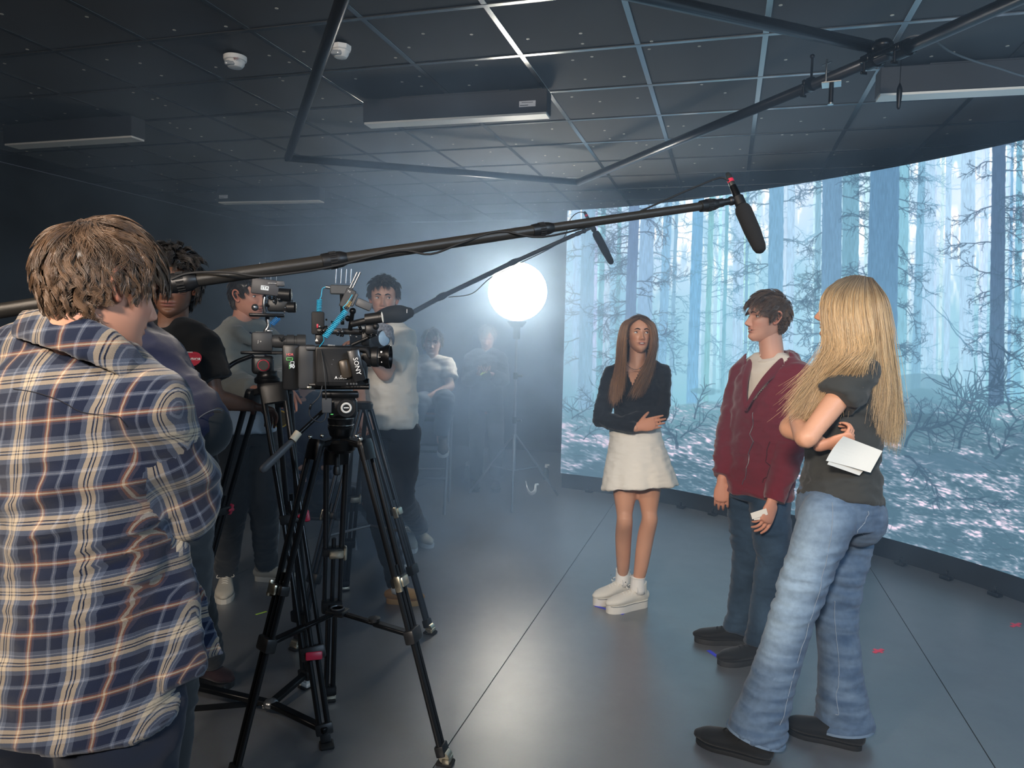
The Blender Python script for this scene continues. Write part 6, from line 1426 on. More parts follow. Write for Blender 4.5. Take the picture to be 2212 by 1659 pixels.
# ================================================================== plaid shirt, nearest, seen from behind
ZP = 1.40
def JP(x, y, dz=0.0): return P(x, y, ZP+dz)
JJp = dict(hd=JP(224, 618, -.03), nb=JP(172, 748, .0), sa=JP(-28, 812, .12), sb=JP(318, 880, -.03), ea=JP(-70, 1060, .2), wa=JP(120, 1120, .36), eb=JP(392, 1075, .10), wb=JP(250, 1120, .34), pel=JP(160, 1440, .08),
           ha=JP(70, 1520, .1), hb=JP(260, 1520, .06), ka=JP(80, 1900, .12), kb=JP(270, 1900, .08), fa=JP(70, 2330, .14), fb=JP(290, 2330, .1))
JJp['fa'].z = JJp['fb'].z = .09
pl = figure('boy in a navy and cream plaid flannel shirt, seen from behind at left', JJp, (.60, .79, -.22), '#cb937a', .97, nose=1.0, vox=.010, eyes=True, mouth=0, roll=.0, face_up=(-.05, .0, 1))
def plaid_mat():
    m = bpy.data.materials.new('plaid_flannel'); m.use_nodes = True; nt = m.node_tree; N = nt.nodes; L = nt.links; b = N['Principled BSDF']; b.inputs['Roughness'].default_value = .95; b.inputs['Specular IOR Level'].default_value = .15; b.inputs['Sheen Weight'].default_value = .25
    a = N.new('ShaderNodeAttribute'); a.attribute_name = 'plaid'; s = N.new('ShaderNodeSeparateXYZ'); L.new(a.outputs['Vector'], s.inputs[0])
    nz = N.new('ShaderNodeTexNoise'); nz.inputs['Scale'].default_value = 900; L.new(a.outputs['Vector'], nz.inputs['Vector'])
    cols = {'n': '#121b30', 'c': '#ab9d88', 'w': '#7c818c', 'o': '#7d523d', 'k': '#121828', 'g': '#4c5464', 'b': '#3f3a46'}
    sett = [('c', 0), ('k', .055), ('w', .072), ('c', .082), ('k', .10), ('c', .116), ('g', .17), ('w', .20), ('g', .215), ('n', .27), ('b', .44), ('o', .47), ('c', .492), ('o', .512), ('b', .535), ('n', .565), ('g', .735), ('w', .755), ('g', .765), ('n', .79), ('g', .93)]
    outs = []
    for k in (0, 1):
        ad = N.new('ShaderNodeMath'); ad.operation = 'MULTIPLY_ADD'; L.new(nz.outputs['Fac'], ad.inputs[0]); ad.inputs[1].default_value = .0016; L.new(s.outputs[k], ad.inputs[2])
        mu = N.new('ShaderNodeMath'); mu.operation = 'MULTIPLY'; mu.inputs[1].default_value = 1/.128; L.new(ad.outputs[0], mu.inputs[0])
        fr = N.new('ShaderNodeMath'); fr.operation = 'FRACT'; L.new(mu.outputs[0], fr.inputs[0])
        r = N.new('ShaderNodeValToRGB'); r.color_ramp.interpolation = 'CONSTANT'; e = r.color_ramp.elements
        while len(e) > 1: e.remove(e[-1])
        e[0].position = 0; e[0].color = (*srgb(cols['c']), 1)
        for c, p in sett[1:]: q = e.new(p); q.color = (*srgb(cols[c]), 1)
        L.new(fr.outputs[0], r.inputs[0]); outs.append(r.outputs[0])
    mx = N.new('ShaderNodeMix'); mx.data_type = 'RGBA'; mx.inputs[0].default_value = .5; L.new(outs[0], mx.inputs[6]); L.new(outs[1], mx.inputs[7])
    # twill speckle
    n2_ = N.new('ShaderNodeTexNoise'); n2_.inputs['Scale'].default_value = 1400; n2_.inputs['Detail'].default_value = 2; L.new(a.outputs['Vector'], n2_.inputs['Vector'])
    mr = N.new('ShaderNodeMapRange'); mr.inputs[1].default_value = .3; mr.inputs[2].default_value = .7; mr.inputs[3].default_value = .7; mr.inputs[4].default_value = 1.35; L.new(n2_.outputs['Fac'], mr.inputs[0])
    sc = N.new('ShaderNodeVectorMath'); sc.operation = 'SCALE'; L.new(mx.outputs[2], sc.inputs[0]); L.new(mr.outputs[0], sc.inputs['Scale']); L.new(sc.outputs[0], b.inputs['Base Color'])
    bp = N.new('ShaderNodeBump'); bp.inputs['Strength'].default_value = .4; bp.inputs['Distance'].default_value = .0015; L.new(n2_.outputs['Fac'], bp.inputs['Height']); L.new(bp.outputs[0], b.inputs['Normal'])
    return m
plaid = plaid_mat()
def seg_coord(c, A, B_, ref):
    A, B_ = np.array(A), np.array(B_); d = B_-A; L_ = np.linalg.norm(d); d = d/L_; t = (c-A)@d; q = c-A-t[:, None]*d; r = np.linalg.norm(q, axis=1)
    ref = np.array(ref, float); ref = ref-d*(ref@d); ref /= np.linalg.norm(ref); o = np.cross(d, ref); an = np.arctan2(q@o, q@ref); return t, an, r, L_
def plaid_uv(me, J, torso_only=False, tilt=.0):
    c = co_of(me); v, li, ls, lt = arrs(me); nf = len(ls); fc = np.zeros((nf, 3)); cnt = np.zeros(nf); fi = np.repeat(np.arange(nf), lt)
    np.add.at(fc, fi, c[li]); fc /= lt[:, None]
    sd = (J['sb']-J['sa']).normalized(); cz = np.array(J['nb'])*.5+np.array(J['pel'])*.5
    def torso_uv(p): 
        q = p-cz; fx = q@np.array(sd); nrm = np.array(sd.cross(UPV)); fy = q@nrm; a = np.arcsin(np.clip(fx/.26, -1, 1))
        return np.stack([a*.25+tilt*p[:, 2], p[:, 2]-.12*fx, np.zeros(len(p))], 1)
    uv = torso_uv(c[li])
    if not torso_only:
        for S, E, W_ in (('sb', 'eb', 'wb'), ('sa', 'ea', 'wa')):
            t, an, r, L_ = seg_coord(fc, J[S], J[E], (0, -1, 0)); t2, an2, r2, L2 = seg_coord(fc, J[E], J[W_], (0, 0, -1))
            k = ((t > .075) & (r < .098) & (t < L_+.06)) | ((r2 < .08) & (t2 > 0) & (t > .1)); kk = k[fi]
            T_, A_, R_, _ = seg_coord(c[li], J[S], J[E], (0, -1, 0)); uv[kk] = np.stack([A_*.075+.03, T_, np.zeros(len(T_))], 1)[kk]
    at = me.attributes.new('plaid', 'FLOAT_VECTOR', 'CORNER'); at.data.foreach_set('vector', uv.astype(np.float32).ravel())
def shirtP(bm):
    torso_bm(bm, JJp, .075, (.225, .178, .188, .160), (.165, .128, .125, .105), nb_r=.080, sh_r=.064, side=V3(.93, -.32, 0).normalized(), hem_off=V3(.0, .0, 0))
    for s, e, w_ in (('sa', 'ea', 'wa'), ('sb', 'eb', 'wb')): sleeve(bm, JJp[s], JJp[e], JJp[w_], (.078, .076, .070, .064, .055))
    sweep(bm, [JP(352, 1180, .06), JP(375, 1330, .05), JP(400, 1475, .04)], [(.045, .02), (.05, .022), (.05, .018)], side=V3(.5, .8, 0), n=18, caps='flat')
def foldP(c, n):
    g = folds(.0045, (6, 6, 10), oct=2)(c, n); kz = np.exp(-((c[:, 2]-1.12)/.16)**2); w = ridge(np.stack([c[:, 0]*5+c[:, 2]*6, c[:, 1]*5, c[:, 2]*17-c[:, 0]*7], 1), 2)
    return (g+.012*kz*w).astype(np.float32)
fs_ = garment('flannel_shirt', pl.o, plaid, shirtP, .009, 5, foldP, post=lambda me: plaid_uv(me, JJp))
def flapP(bm): sweep(bm, [JP(385, 1190, .14), JP(412, 1320, .13), JP(432, 1425, .12)], [(.016, .006), (.036, .007), (.044, .006)], side=V3(.9, .4, 0), n=14, caps='flat')
garment('shirt_front_flap', pl.o, plaid, flapP, .005, 1, folds(.003, (12, 12, 16)), post=lambda me: plaid_uv(me, JJp, True))
def collarP(bm):
    pts = [(308, 808, -.045), (264, 774, -.082), (212, 744, -.102), (150, 720, -.102), (86, 705, -.078), (40, 700, -.02)]
    sweep(bm, [JP(*p) for p in pts], [(.024, .008), (.032, .010), (.036, .012), (.036, .012), (.033, .010), (.026, .008)], side=V3(.12, .38, 1), n=12, caps='flat', sub=6)
garment('collar', pl.o, plaid, collarP, .004, 1, folds(.0015, (20, 20, 20)), post=lambda me: plaid_uv(me, JJp, True))
seam('yoke_seam', pl.o, mat('navy_thread', '#10131f', .9), snap(fs_, [JP(10, 838, -.10), JP(110, 862, -.155), JP(200, 905, -.165), JP(258, 950, -.14)], n=6), .0009)
dark_jeans = fabric('dark_denim', '#131c2c', .9, 800, .3)
garment('jeans', pl.o, dark_jeans, lambda bm: trousers_bm(bm, JJp, .0, [(.12, .12), (.10, .10), (.08, .08), (.078, .078), (.076, .076), (.08, .08)], top_w=(.17, .14), hem=.02), .012, 4, folds(.004, (9, 9, 18)))
for fo in ('fa', 'fb'):
    a = JJp[fo]; hl = V3(a.x-.04, a.y-.05, 0); shoe(pl.o, hl, hl+V3(.16, .22, 0), blk_sh, mat('dark_sole', '#262626', .6), None, style='runner', ank=a)
wavy = hair_mat('hair_chestnut', '#17100b', '#7a5c42', .3)
short_hair(pl, wavy, 16000, .022, .013, -.088, -.004, .072, seed=6, radius=.0006, crown=(.05, -.5, .85), top_ln=.075, shade=.14, sh_amp=.65, thick=.010, curl=.010, clump=.8, fringe=.5, k=11)
# ================================================================== the others
def simple_person(label, J, face, skin, top_m, pants_m, top_r, sl, hem, tw, td, pr, pw_=(.16, .12), sleeve_end=(1, 1), fold=.005, hair=None, hair_kw=None, shoes=None, top_name='shirt', hands=(), vox=.010, res=.8, long=(True, True), head=1.0, nb_r=.08, ph=.03, side=None, legs=True, extra=None, **kw):
    f = figure(label, J, face, skin, head, hands=hands, res=res, vox=vox, legs=legs, **kw)
    def tb(bm):
        torso_bm(bm, J, hem, tw, td, nb_r=nb_r, sh_r=top_r, side=side)
        for (s, e, w_), en, lg in zip((('sa', 'ea', 'wa'), ('sb', 'eb', 'wb')), sleeve_end, long): sleeve(bm, J[s], J[e], J[w_] if lg else None, sl, end=en)
        if extra: extra(bm)
    garment(top_name, f.o, top_m, tb, .011, 5, folds(fold, (11, 11, 20)))
    if pants_m is not None: garment('trousers', f.o, pants_m, lambda bm: trousers_bm(bm, J, ph, pr, top_w=pw_, side=side), .013, 4, folds(.004, (10, 10, 20)))
    if hair: short_hair(f, hair, **(hair_kw or {}))
    for s in shoes or (): shoe(f.o, *s[:2], s[2], s[3], s[4] if len(s) > 4 else None, **(s[5] if len(s) > 5 else {}))
    return f
black_hair = hair_mat('hair_black', '#0c0a0a', '#3d332c', .3)
# navy sweatshirt, mostly hidden behind the plaid shirt
Z_ = 2.10
def J2_(x, y, dz=0.0): return P(x, y, Z_+dz)
J2d = dict(hd=J2_(258, 600, .05), nb=J2_(268, 715), sa=J2_(150, 765, .05), sb=J2_(306, 778, -.02), ea=J2_(120, 920, .05), wa=J2_(230, 1000, -.15), eb=J2_(432, 912, -.08), wb=J2_(320, 960, -.22), pel=J2_(335, 1130, .0), ka=J2_(270, 1490, .0), kb=J2_(375, 1460, .05), fa=J2_(260, 1800, .05), fb=J2_(350, 1800, .1))
J2d['fa'].z = J2d['fb'].z = .09
navy = fabric('navy_fleece', '#1c2138', .95, 400, .3, sheen=.3)
p2 = simple_person('person in a navy sweatshirt holding the boom, hidden behind the plaid shirt', J2d, (.5, .85, -.05), '#b98a70', navy, fabric('grey_slacks', '#3a3d40', .9), .072, (.082, .080, .078, .066, .05), .05, (.165, .17, .18, .15), (.13, .125, .125, .105), [(.09, .09), (.08, .08), (.07, .07), (.066, .066), (.062, .062), (.06, .06)], hair=black_hair, hair_kw=dict(n=1200, radius=.001), eyes=False,
                   shoes=[(V3(J2d[k].x-.03, J2d[k].y-.04, 0), V3(J2d[k].x+.1, J2d[k].y+.2, 0), blk_sh, black_plastic) for k in ('fa', 'fb')])
el = J2d['eb']; 
bpart('elbow_patch', fabric('dark_patch', '#23282c', .9), p2.o, lambda bm: ball(bm, el+V3(.016, -.012, -.018), (.074, .074, .078)))
seam('patch_seam', p2.o, mat('seam_grey', '#5b6068', .9), [J2_(418, 930, -.15), J2_(425, 908, -.165), J2_(446, 892, -.165), J2_(468, 884, -.15), J2_(480, 888, -.12)], .0016)
# black t-shirt with a red logo, glasses
Z3_ = 2.80
def J3_(x, y, dz=0.0): return P(x, y, Z3_+dz)
J3d = dict(hd=J3_(372, 617), nb=J3_(372, 708), sa=J3_(300, 745, .03), sb=J3_(436, 750, -.02), ea=J3_(285, 860, .02), wa=J3_(380, 900, -.15), eb=J3_(462, 862, -.02), wb=J3_(548, 878, .18), pel=J3_(380, 1010, .02), ka=J3_(350, 1230), kb=J3_(408, 1230, -.02), fa=J3_(340, 1430, .02), fb=J3_(425, 1440, .05))
J3d['fa'].z = J3d['fb'].z = .10
bt_ = fabric('black_tee', '#131517', .9)
stand(J3d, 'fb', FL(430, 1470), FL(500, 1486))
p3 = simple_person('person with glasses and a black t-shirt with a red logo, behind the plaid shirt', J3d, (.22, -.97, -.06), '#6a4a3a', bt_, fabric('charcoal_pants', '#2b2e31', .9), .064, (.070, .074, .078, .05, .04), .02, (.155, .16, .168, .14), (.12, .115, .115, .095), [(.09, .09), (.08, .08), (.068, .068), (.062, .062), (.058, .058), (.056, .056)], sleeve_end=(.62, .62), long=(False, False), hair=black_hair,
                   hair_kw=dict(n=5000, ln=.03, top_ln=.045, lift=.03, radius=.0011, curl=.012, thick=.022, clump=.9, shade=.1, sh_amp=.35, seed=8), brow='#1a1310', lip='#7a4b44', top_name='t_shirt',
                   hands=[dict(wr=J3d['wb'], d=J3d['wb']-J3d['eb'], pn=V3(0, 0, -1), curl=(.6, .6, .6, .6))],
                   shoes=[(V3(J3d['fa'].x, J3d['fa'].y+.04, 0), V3(J3d['fa'].x+.02, J3d['fa'].y-.22, 0), blk_sh, black_plastic), (FL(430, 1470), FL(500, 1486), fabric('maroon_shoe', '#2c1c20', .8), black_plastic)])
lc_ = J3_(414, 776, -.137); c0_ = V3(1, .12, 0)
bpart('logo_ellipse', mat('logo_red', '#a8283c', .7), p3.o, lambda bm: (lathe(bm, lc_, V3(.12, -1, .03), [(0, 1), (.002, 1)], 30, side=(1, 0, 0)), bmesh.ops.transform(bm, matrix=Matrix.Translation(lc_) @ axes(V3(1, .12, 0), V3(-.12, 1, 0)).to_4x4() @ Matrix.Diagonal((.034, 1, .026, 1)) @ axes(V3(1, .12, 0), V3(-.12, 1, 0)).to_4x4().inverted() @ Matrix.Translation(-lc_), verts=bm.verts[:])), False)
text('SURVIVOR', J3_(414, 776, -.1415), c0_, UPV, .0135, white_print, p3.o, bold=True)
text('SENIOR', J3_(410, 761, -.139), c0_, UPV, .006, white_print, p3.o); text('25', J3_(414, 790, -.139), c0_, UPV, .006, white_print, p3.o)
gold = mat('glasses_gold', '#b89a5a', .25, 1.0)
def P3L(x, y, z): return p3.hd+p3.M3 @ V3(x, y, z)
for s in (-1, 1): bpart('glasses_rim', gold, p3.o, lambda bm: sweep(bm, [P3L(s*.033+.023*math.cos(a), .098, -.002+.020*math.sin(a)) for a in np.linspace(0, 2*PI, 19)], [.0014]*19, n=6, sub=1)); bpart('glasses_temple', gold, p3.o, lambda bm: sweep(bm, [P3L(s*.056, .096, .002), P3L(s*.076, .05, .003), P3L(s*.078, -.01, .0)], [.0014]*3, n=6))
bpart('glasses_bridge', gold, p3.o, lambda bm: sweep(bm, [P3L(-.010, .099, .003), P3L(0, .102, .006), P3L(.010, .099, .003)], [.0014]*3, n=6))
# grey hoodie operator
Z4 = 4.0
def J4_(x, y, dz=0.0): return P(x, y, Z4+dz)
J4d = dict(hd=J4_(536, 640), nb=J4_(522, 706), sa=J4_(486, 740, -.05), sb=J4_(572, 738, .12), ea=J4_(500, 835, -.14), wa=J4_(565, 845, -.36), eb=J4_(600, 820, .05), wb=J4_(612, 835, -.2), pel=J4_(528, 925, .03), ka=J4_(500, 1085, -.02), kb=J4_(570, 1075, .08), fa=J4_(487, 1245, .0), fb=J4_(582, 1218, .25))
J4d['fa'].z = .10; J4d['fb'].z = .10
grey_hood = fabric('grey_fleece', '#8d8e86', .95, 350, .35, sheen=.3)
def hood4(bm): sweep(bm, [J4_(545, 738, -.13), J4_(520, 722, -.12), J4_(494, 708, -.03), J4_(512, 698, .07), J4_(540, 700, .08)], [.022, .034, .042, .045, .035], n=14)
light_shoe = fabric('pale_knit_shoe', '#b9b2a2', .85, 500, .4)
stand(J4d, 'fa', FL(489, 1262), FL(483, 1306)); stand(J4d, 'fb', FL(552, 1252), FL(636, 1256))
p4 = simple_person('boy in a grey hoodie behind the small camera with the lit recorder', J4d, (.93, -.34, -.05), '#c89079', grey_hood, fabric('dark_pants', '#24272b', .9), .075, (.085, .084, .088, .070, .055), -.02, (.165, .165, .175, .15), (.13, .13, .13, .11), [(.10, .10), (.092, .092), (.082, .082), (.075, .075), (.066, .066), (.062, .062)], sleeve_end=(.75, 1), hair=black_hair,
                   hair_kw=dict(n=2500, ln=.03, top_ln=.05, radius=.001, seed=3), top_name='hoodie', extra=hood4, hands=[dict(wr=J4d['wb'], d=V3(.2, -.3, -.2), pn=V3(0, 0, -1)), dict(wr=J4d['wa'], d=V3(.7, -.3, .1), pn=V3(0, 0, -1), curl=(.7, .7, .7, .7))], gaze=(0, 0),
                   shoes=[(FL(489, 1262), FL(483, 1306), light_shoe, mat('pale_sole', '#c9c4b8', .7), mat('lace_pale', '#cfcabd', .8), dict(w=.11)), (FL(552, 1252), FL(636, 1256), light_shoe, mat('pale_sole', '#c9c4b8', .7), mat('lace_pale', '#cfcabd', .8), dict(w=.105))])
garment('shirt_hem', p4.o, fabric('pale_blue_shirt', '#9fb0c0', .9), lambda bm: sweep(bm, [J4_(525, 880, .02), J4_(525, 934, .02)], [(.175, .14), (.18, .145)], side=(J4d['sb']-J4d['sa']).normalized(), n=26, caps='flat'), .012, 2, folds(.004, (12, 12, 12)))
bdg = empty('neck_badge', J4_(605, 900, -.18), 'round yellow badge hanging in front of the grey hoodie', 'badge')
bpart('badge_disc', mat('badge_yellow', '#c9a83a', .5), bdg, lambda bm: disc(bm, J4_(605, 905, -.19), V3(.1, -1, 0), .045, .004, 28))
bpart('badge_rim', mat('badge_dark', '#5a4a1a', .5), bdg, lambda bm: (lathe(bm, J4_(605, 905, -.192), V3(.1, -1, 0), [(0, .039), (.003, .039), (.003, .035), (0, .035)], 28), box(bm, J4_(605, 905, -.195), (.045, .002, .006), None)))
bpart('lanyard', fabric('lanyard_navy', '#2a3350', .8), bdg, lambda bm: sweep(bm, [J4_(603, 888, -.19), J4_(596, 830, -.2), J4_(570, 760, -.17), J4_(540, 718, -.08)], [(.006, .0015)]*4, n=8, side=V3(1, 0, 0)))
# white t-shirt operator
Z5 = 4.35
def J5_(x, y, dz=0.0): return P(x, y, Z5+dz)
J5d = dict(hd=J5_(829, 644), nb=J5_(838, 714, .02), sa=J5_(794, 730, .05), sb=J5_(870, 732, .0), ea=J5_(770, 810, -.1), wa=J5_(784, 890, -.28), eb=J5_(832, 810, -.16), wb=J5_(790, 758, -.32), pel=J5_(845, 915, .05), ka=J5_(812, 1080, .0), kb=J5_(868, 1075, .1), fa=J5_(845, 1262, -.12), fb=J5_(885, 1180, .6))
J5d['fa'].z = J5d['fb'].z = .11
stand(J5d, 'fa', FL(836, 1300), FL(912, 1304)); stand(J5d, 'fb', FL(900, 1165), FL(930, 1185))
p5 = simple_person('boy in a white t-shirt peering over the farthest camera', J5d, (.12, -.99, -.04), '#c79a83', fabric('offwhite_tee', '#dcdad0', .85), fabric('black_jeans', '#202329', .9), .066, (.078, .082, .084, .05, .04), .02, (.17, .165, .175, .145), (.13, .125, .12, .10), [(.098, .098), (.09, .09), (.075, .075), (.068, .068), (.062, .062), (.06, .06)], sleeve_end=(.7, .75), long=(False, False), hair=black_hair,
                   hair_kw=dict(n=3500, ln=.022, top_ln=.045, radius=.001, lift=.02, seed=4, fade=1), top_name='t_shirt', brow='#1c1512', gaze=(-.7, .2), hands=[dict(wr=J5d['wa'], d=V3(.2, -.2, -.8), pn=V3(-.5, .5, 0), curl=(.7, .7, .7, .7)), dict(wr=J5d['wb'], d=V3(-.3, -.4, .3), pn=V3(0, 0, -1))],
                   shoes=[(FL(836, 1300), FL(912, 1304), fabric('tan_suede', '#b98850', .85), mat('gum_sole', '#c79a62', .7), None, dict(style='clog', w=.11)), (FL(900, 1165), FL(930, 1185), light_shoe, white_plastic)])
bpart('sock', sock, p5.o, lambda bm: sweep(bm, [V3(J5d['fa'].x, J5d['fa'].y, .06), V3(J5d['fa'].x, J5d['fa'].y, .15)], [.045, .042], n=18, caps='flat'), True)
# seated boy on the high stool
Z6 = 6.45
def J6_(x, y, dz=0.0): return P(x, y, Z6+dz)
J6d = dict(hd=J6_(934, 741), nb=J6_(934, 780, .02), sa=J6_(903, 790, .02), sb=J6_(965, 790, .02), ea=J6_(889, 835, -.08), wa=J6_(895, 875, -.32), eb=J6_(973, 836, -.08), wb=J6_(914, 863, -.34), pel=J6_(932, 868, .05), ha=J6_(918, 866, .0), hb=J6_(946, 864, .0), ka=J6_(905, 872, -.42), kb=J6_(962, 864, -.42), fa=J6_(890, 945, -.36), fb=J6_(952, 940, -.38))
p6 = simple_person('boy in a white t-shirt sitting on a high stool in the haze', J6d, (.06, -1, 0), '#c2a091', fabric('white_tee_far', '#d6d2cb', .9), fabric('grey_jeans', '#6b7882', .9), .068, (.078, .078, .080, .05, .04), .0, (.15, .15, .17, .145), (.12, .12, .12, .10), [(.088, .088), (.084, .084), (.078, .078), (.07, .07), (.062, .062), (.058, .058)], sleeve_end=(.62, .62), long=(False, False), hair=black_hair,
                   hair_kw=dict(n=1800, ln=.04, top_ln=.06, radius=.0013, lift=.02, seed=9, fringe=.6), top_name='t_shirt', res=.55, brow='#1c1512', head=.98, hands=[dict(wr=J6d['wa'], d=V3(.1, -.2, -1), pn=V3(.9, .2, 0)), dict(wr=J6d['wb'], d=V3(-.55, -.2, -.8), pn=V3(0, 1, 0))],
                   shoes=[(J6_(888, 962, -.36), J6_(886, 985, -.56), blk_sh, white_plastic), (J6_(956, 962, -.34), J6_(957, 990, -.58), blk_sh, white_plastic)])
stl = empty('high_stool', V3(J6d['pel'].x, J6d['pel'].y, 0), 'tall folding stool with pale metal legs under the seated boy', 'stool')
st_c = J6_(925, 897, -.1); stz = st_c.z; alu = mat('aluminium_tube', '#a4a8ab', .35, .7)
bpart('seat', black_plastic, stl, lambda bm: box(bm, V3(st_c.x, st_c.y, stz-.02), (.42, .36, .03), None, bevel=.012, seg=2))
for qx, qy in ((-1, -1), (1, -1), (-1, 1), (1, 1)):
    bpart('leg', alu, stl, lambda bm: rod(bm, V3(st_c.x+qx*.19, st_c.y+qy*.14, stz-.03), V3(st_c.x+qx*.19-.02*qx, st_c.y+qy*.24, .0), .012))
for h, nm in ((.30, 'rung'), (.52, 'foot_rest')):
    for qy in (-1, 1): bpart(nm, alu if h < .4 else black_metal, stl, lambda bm: rod(bm, V3(st_c.x-.18, st_c.y+qy*(.24-h*.1), h), V3(st_c.x+.18, st_c.y+qy*(.24-h*.1), h), .010))
# dim figure with a phone
Z7 = 7.2
def J7_(x, y, dz=0.0): return P(x, y, Z7+dz)
J7d = dict(hd=J7_(1052, 728), nb=J7_(1050, 764, .02), sa=J7_(1018, 776, .03), sb=J7_(1080, 776, .03), ea=J7_(1012, 822, -.05), wa=J7_(1034, 808, -.28), eb=J7_(1086, 822, -.05), wb=J7_(1062, 808, -.28), pel=J7_(1050, 868, .05), ka=J7_(1030, 960, -.05), kb=J7_(1072, 960, -.05), fa=J7_(1028, 1040, .05), fb=J7_(1072, 1040, .05))
J7d['fa'].z = J7d['fb'].z = .1
p7 = simple_person('person in dark clothes looking down at a phone, deep in the haze', J7d, (-.05, -.95, -.35), '#a57f6c', fabric('dark_sweater', '#20262b', .9), fabric('dark_trousers', '#1d2126', .9), .066, (.072, .07, .066, .058, .045), .03, (.165, .16, .17, .14), (.12, .12, .12, .10), [(.09, .09), (.08, .08), (.07, .07), (.066, .066), (.06, .06), (.06, .06)], hair=black_hair,
                   hair_kw=dict(n=1200, ln=.05, top_ln=.06, radius=.0014), res=.55, eyes=False, top_name='sweater', hands=[dict(wr=J7d['wa'], d=V3(.5, -.5, .1), pn=V3(0, .3, 1)), dict(wr=J7d['wb'], d=V3(-.5, -.5, .1), pn=V3(0, .3, 1))], shoes=[(V3(J7d[k].x, J7d[k].y+.05, 0), V3(J7d[k].x, J7d[k].y-.2, 0), blk_sh, black_plastic) for k in ('fa', 'fb')])
fph = empty('phone', J7_(1048, 803, -.36), 'phone with glowing yellow green bars held in the haze', 'phone')
phr = Matrix.Rotation(-.35, 3, 'Y')
bpart('case', black_plastic, fph, lambda bm: box(bm, J7_(1048, 803, -.36), (.085, .012, .15), phr, bevel=.004))
for k in range(3): bpart('lit_bar', glow('phone_bar', '#cfe66a', .9), fph, lambda bm: box(bm, J7_(1042+k*5.5, 806-k*3.2, -.372), (.014, .003, .05), Matrix.Rotation(.75, 3, 'Y')), False)
# navy clothed person sitting behind the nearest camera
Z8 = 4.85
def J8_(x, y, dz=0.0): return P(x, y, Z8+dz)
J8d = dict(hd=J8_(668, 800, .05), nb=J8_(662, 862), sa=J8_(620, 884, .02), sb=J8_(706, 884, .02), ea=J8_(610, 960, -.02), wa=J8_(650, 1010, -.2), eb=J8_(722, 962, -.02), wb=J8_(700, 1010, -.25), pel=J8_(672, 1062, .05), ha=J8_(680, 1072, .0), hb=J8_(700, 1068, -.05), ka=J8_(790, 1080, -.12), kb=J8_(812, 1074, .06), fa=J8_(818, 1160, .0), fb=J8_(878, 1160, -.02))
J8d['fa'].z = J8d['fb'].z = .10
stand(J8d, 'fa', FL(815, 1150), FL(828, 1186)); stand(J8d, 'fb', FL(870, 1150), FL(893, 1196))
p8 = simple_person('person in a navy sweatshirt with a flag patch, sitting behind the tripods', J8d, (.75, -.6, 0), '#b98f7a', fabric('navy_cotton', '#20263c', .9), fabric('navy_pants', '#1e222b', .9), .066, (.074, .074, .07, .06, .048), .02, (.16, .16, .165, .14), (.125, .125, .12, .10), [(.10, .10), (.088, .088), (.074, .074), (.066, .066), (.06, .06), (.058, .058)], hair=black_hair, hair_kw=dict(n=1000, radius=.0013), res=.5, eyes=False, top_name='sweatshirt',
                   shoes=[(FL(815, 1150), FL(828, 1186), light_shoe, white_plastic, None), (FL(870, 1150), FL(893, 1196), light_shoe, white_plastic, mat('lace_pale', '#cfcabd', .8))])
fc_ = J8_(652, 1028, -.17); fx_ = V3(.95, .1, .0)
bpart('flag_patch', white_print, p8.o, lambda bm: box(bm, fc_, (.055, .002, .075), axes(fx_, V3(-.1, 1, 0))), False)
for k in range(6): bpart('flag_stripe', mat('flag_red', '#b85a60', .8), p8.o, lambda bm: box(bm, fc_+UPV*(.033-k*.013)+V3(0, -.0015, 0), (.055, .002, .006), axes(fx_, V3(-.1, 1, 0))), False)
bpart('flag_canton', mat('flag_navy', '#28324e', .8), p8.o, lambda bm: box(bm, fc_+V3(-.015, -.003, .018), (.026, .002, .04), axes(fx_, V3(-.1, 1, 0))), False)
text('Bucks', J8_(655, 1002, -.17), fx_, UPV, .028, mat('script_gold', '#8a7f5c', .7), p8.o)
ch = empty('folding_chair', V3(J8d['pel'].x, J8d['pel'].y, 0), 'low metal folding chair under the person behind the tripods', 'chair')
cz_ = J8d['pel'].z-.13
bpart('seat', black_plastic, ch, lambda bm: box(bm, V3(J8d['pel'].x+.04, J8d['pel'].y, cz_), (.42, .40, .025), None, bevel=.01, seg=2))
for qx, qy in ((-1, -1), (1, -1), (-1, 1), (1, 1)): bpart('leg', alu, ch, lambda bm: rod(bm, V3(J8d['pel'].x+.04+qx*.19, J8d['pel'].y+qy*.18, cz_), V3(J8d['pel'].x+.04+qx*.22, J8d['pel'].y+qy*.2, 0), .011))
bpart('crossbar', alu, ch, lambda bm: rod(bm, J8_(760, 1134, -.2), J8_(858, 1127, -.2), .008))
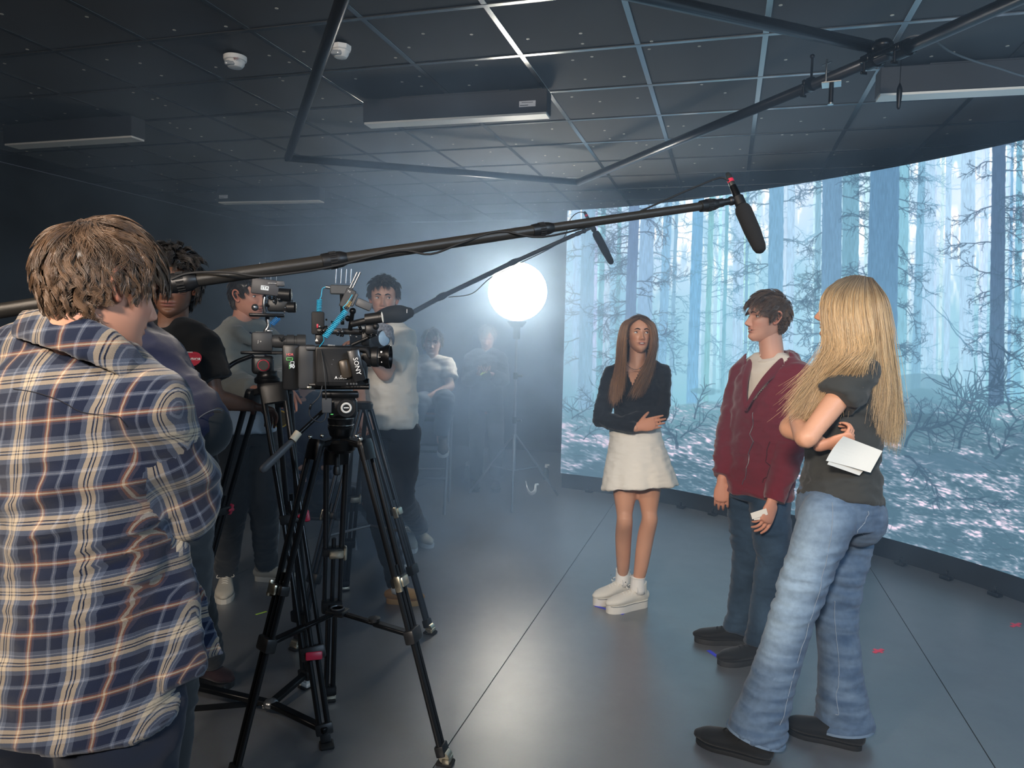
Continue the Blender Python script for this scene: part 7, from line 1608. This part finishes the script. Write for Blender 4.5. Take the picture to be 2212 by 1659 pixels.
# ------------------------------------------------------------------ tape marks, papers, bits on the floor
def strip(bm, a, b, w, h=.0006):
    a, b = FL(*a), FL(*b); a.z = b.z = h/2+.0004; d = b-a; box(bm, (a+b)/2, (d.length, w, h), axes(d, UPV.cross(d)))
blue_t = mat('blue_tape', '#3f49e0', .6); red_t = mat('red_tape', '#e8405a', .6); neon = mat('neon_tape', '#b9e04a', .6)
tm = empty('tape_mark', FL(1318, 1318), 'blue tape T mark under the white sneakers', 'tape', 'blue tape T marks')
bpart('tape_strip', blue_t, tm, lambda bm: strip(bm, (1286, 1309), (1347, 1327), .022), False); bpart('tape_strip', blue_t, tm, lambda bm: strip(bm, (1316, 1319), (1330, 1311), .022, .0018), False)
tm = empty('tape_mark', FL(1552, 1415), 'blue tape T mark beside the black sneakers', 'tape', 'blue tape T marks')
bpart('tape_strip', blue_t, tm, lambda bm: strip(bm, (1530, 1405), (1563, 1428), .022), False); bpart('tape_strip', blue_t, tm, lambda bm: strip(bm, (1546, 1417), (1577, 1412), .022, .0018), False)
for (x, y), lab in (((1897, 1406), 'red tape X on the floor right of the blonde girl'), ((2194, 1350), 'red tape X on the floor near the right edge')):
    tm = empty('tape_mark', FL(x, y), lab, 'tape', 'red tape X marks')
    bpart('tape_strip', red_t, tm, lambda bm: strip(bm, (x-10, y-4), (x+10, y+4), .018), False); bpart('tape_strip', red_t, tm, lambda bm: strip(bm, (x-9, y+4), (x+10, y-3), .018, .0018), False)
for (x0, y0, x1, y1), lab in (((552, 1328, 576, 1321), 'short neon green tape strip between the pale shoes and the tripod'), ((434, 1383, 450, 1380), 'short neon green tape strip beside the plaid shirt hem')):
    bm = NB(); strip(bm, (x0, y0), (x1, y1), .014); tag(put('tape_strip', bm, neon, smooth=False), lab, 'tape', 'neon green tape strips')
bm = NB(); strip(bm, (300, 1541), (560, 1519), .05); tag(put('floor_tape', bm, mat('black_tape', '#0e0f10', .5), smooth=False), 'wide black tape band on the floor between plaid shirt and tripod', 'tape')
bm = NB(); a, b, c, d = FL(832, 1222), FL(886, 1219), FL(906, 1234), FL(838, 1240)
paper(bm, [p+UPV*.003 for p in (a, b, c, d)], .006, .001); tag(put('paper_sheet', bm, pw), 'white sheet of paper lying on the floor behind the nearest tripod', 'paper')
# spray bottle by the stool, glass bottle, pale cable loop in the haze
def bottle(px, py, hgt, label, m):
    c = FL(px, py); t = empty('bottle', c, label, 'bottle')
    bpart('body', m, t, lambda bm: lathe(bm, c, (0, 0, 1), [(0, .028), (.004, .032), (hgt*.6, .032), (hgt*.75, .016), (hgt*.8, .013)], 20)); bpart('cap', white_plastic, t, lambda bm: (lathe(bm, c+UPV*hgt*.8, (0, 0, 1), [(0, .015), (hgt*.2, .013)], 16), box(bm, c+UPV*hgt*.97+V3(.012, 0, 0), (.045, .018, .02), None, bevel=.004)))
bottle(1008, 1040, .20, 'small spray bottle on the floor right of the high stool', mat('bottle_grey', '#8c979c', .3))
bottle(1179, 1036, .16, 'small dark bottle on the floor right of the lantern stand', mat('bottle_dark', '#3a444a', .3))
lp_ = [P(1136, 1041, 6.6), P(1139, 1056, 6.55), P(1147, 1066, 6.5), P(1156, 1060, 6.5), P(1157, 1048, 6.55), P(1163, 1046, 6.6)]
bm = NB(); sweep(bm, lp_, [(.012, .005), (.016, .006), (.018, .006), (.016, .006), (.012, .005), (.01, .004)], n=10, sub=5)
hg = FL(1147, 1071); tag(put('ribbon_loop', bm, white_plastic), 'pale curled loop on the lantern stand foot in the haze', 'cable')
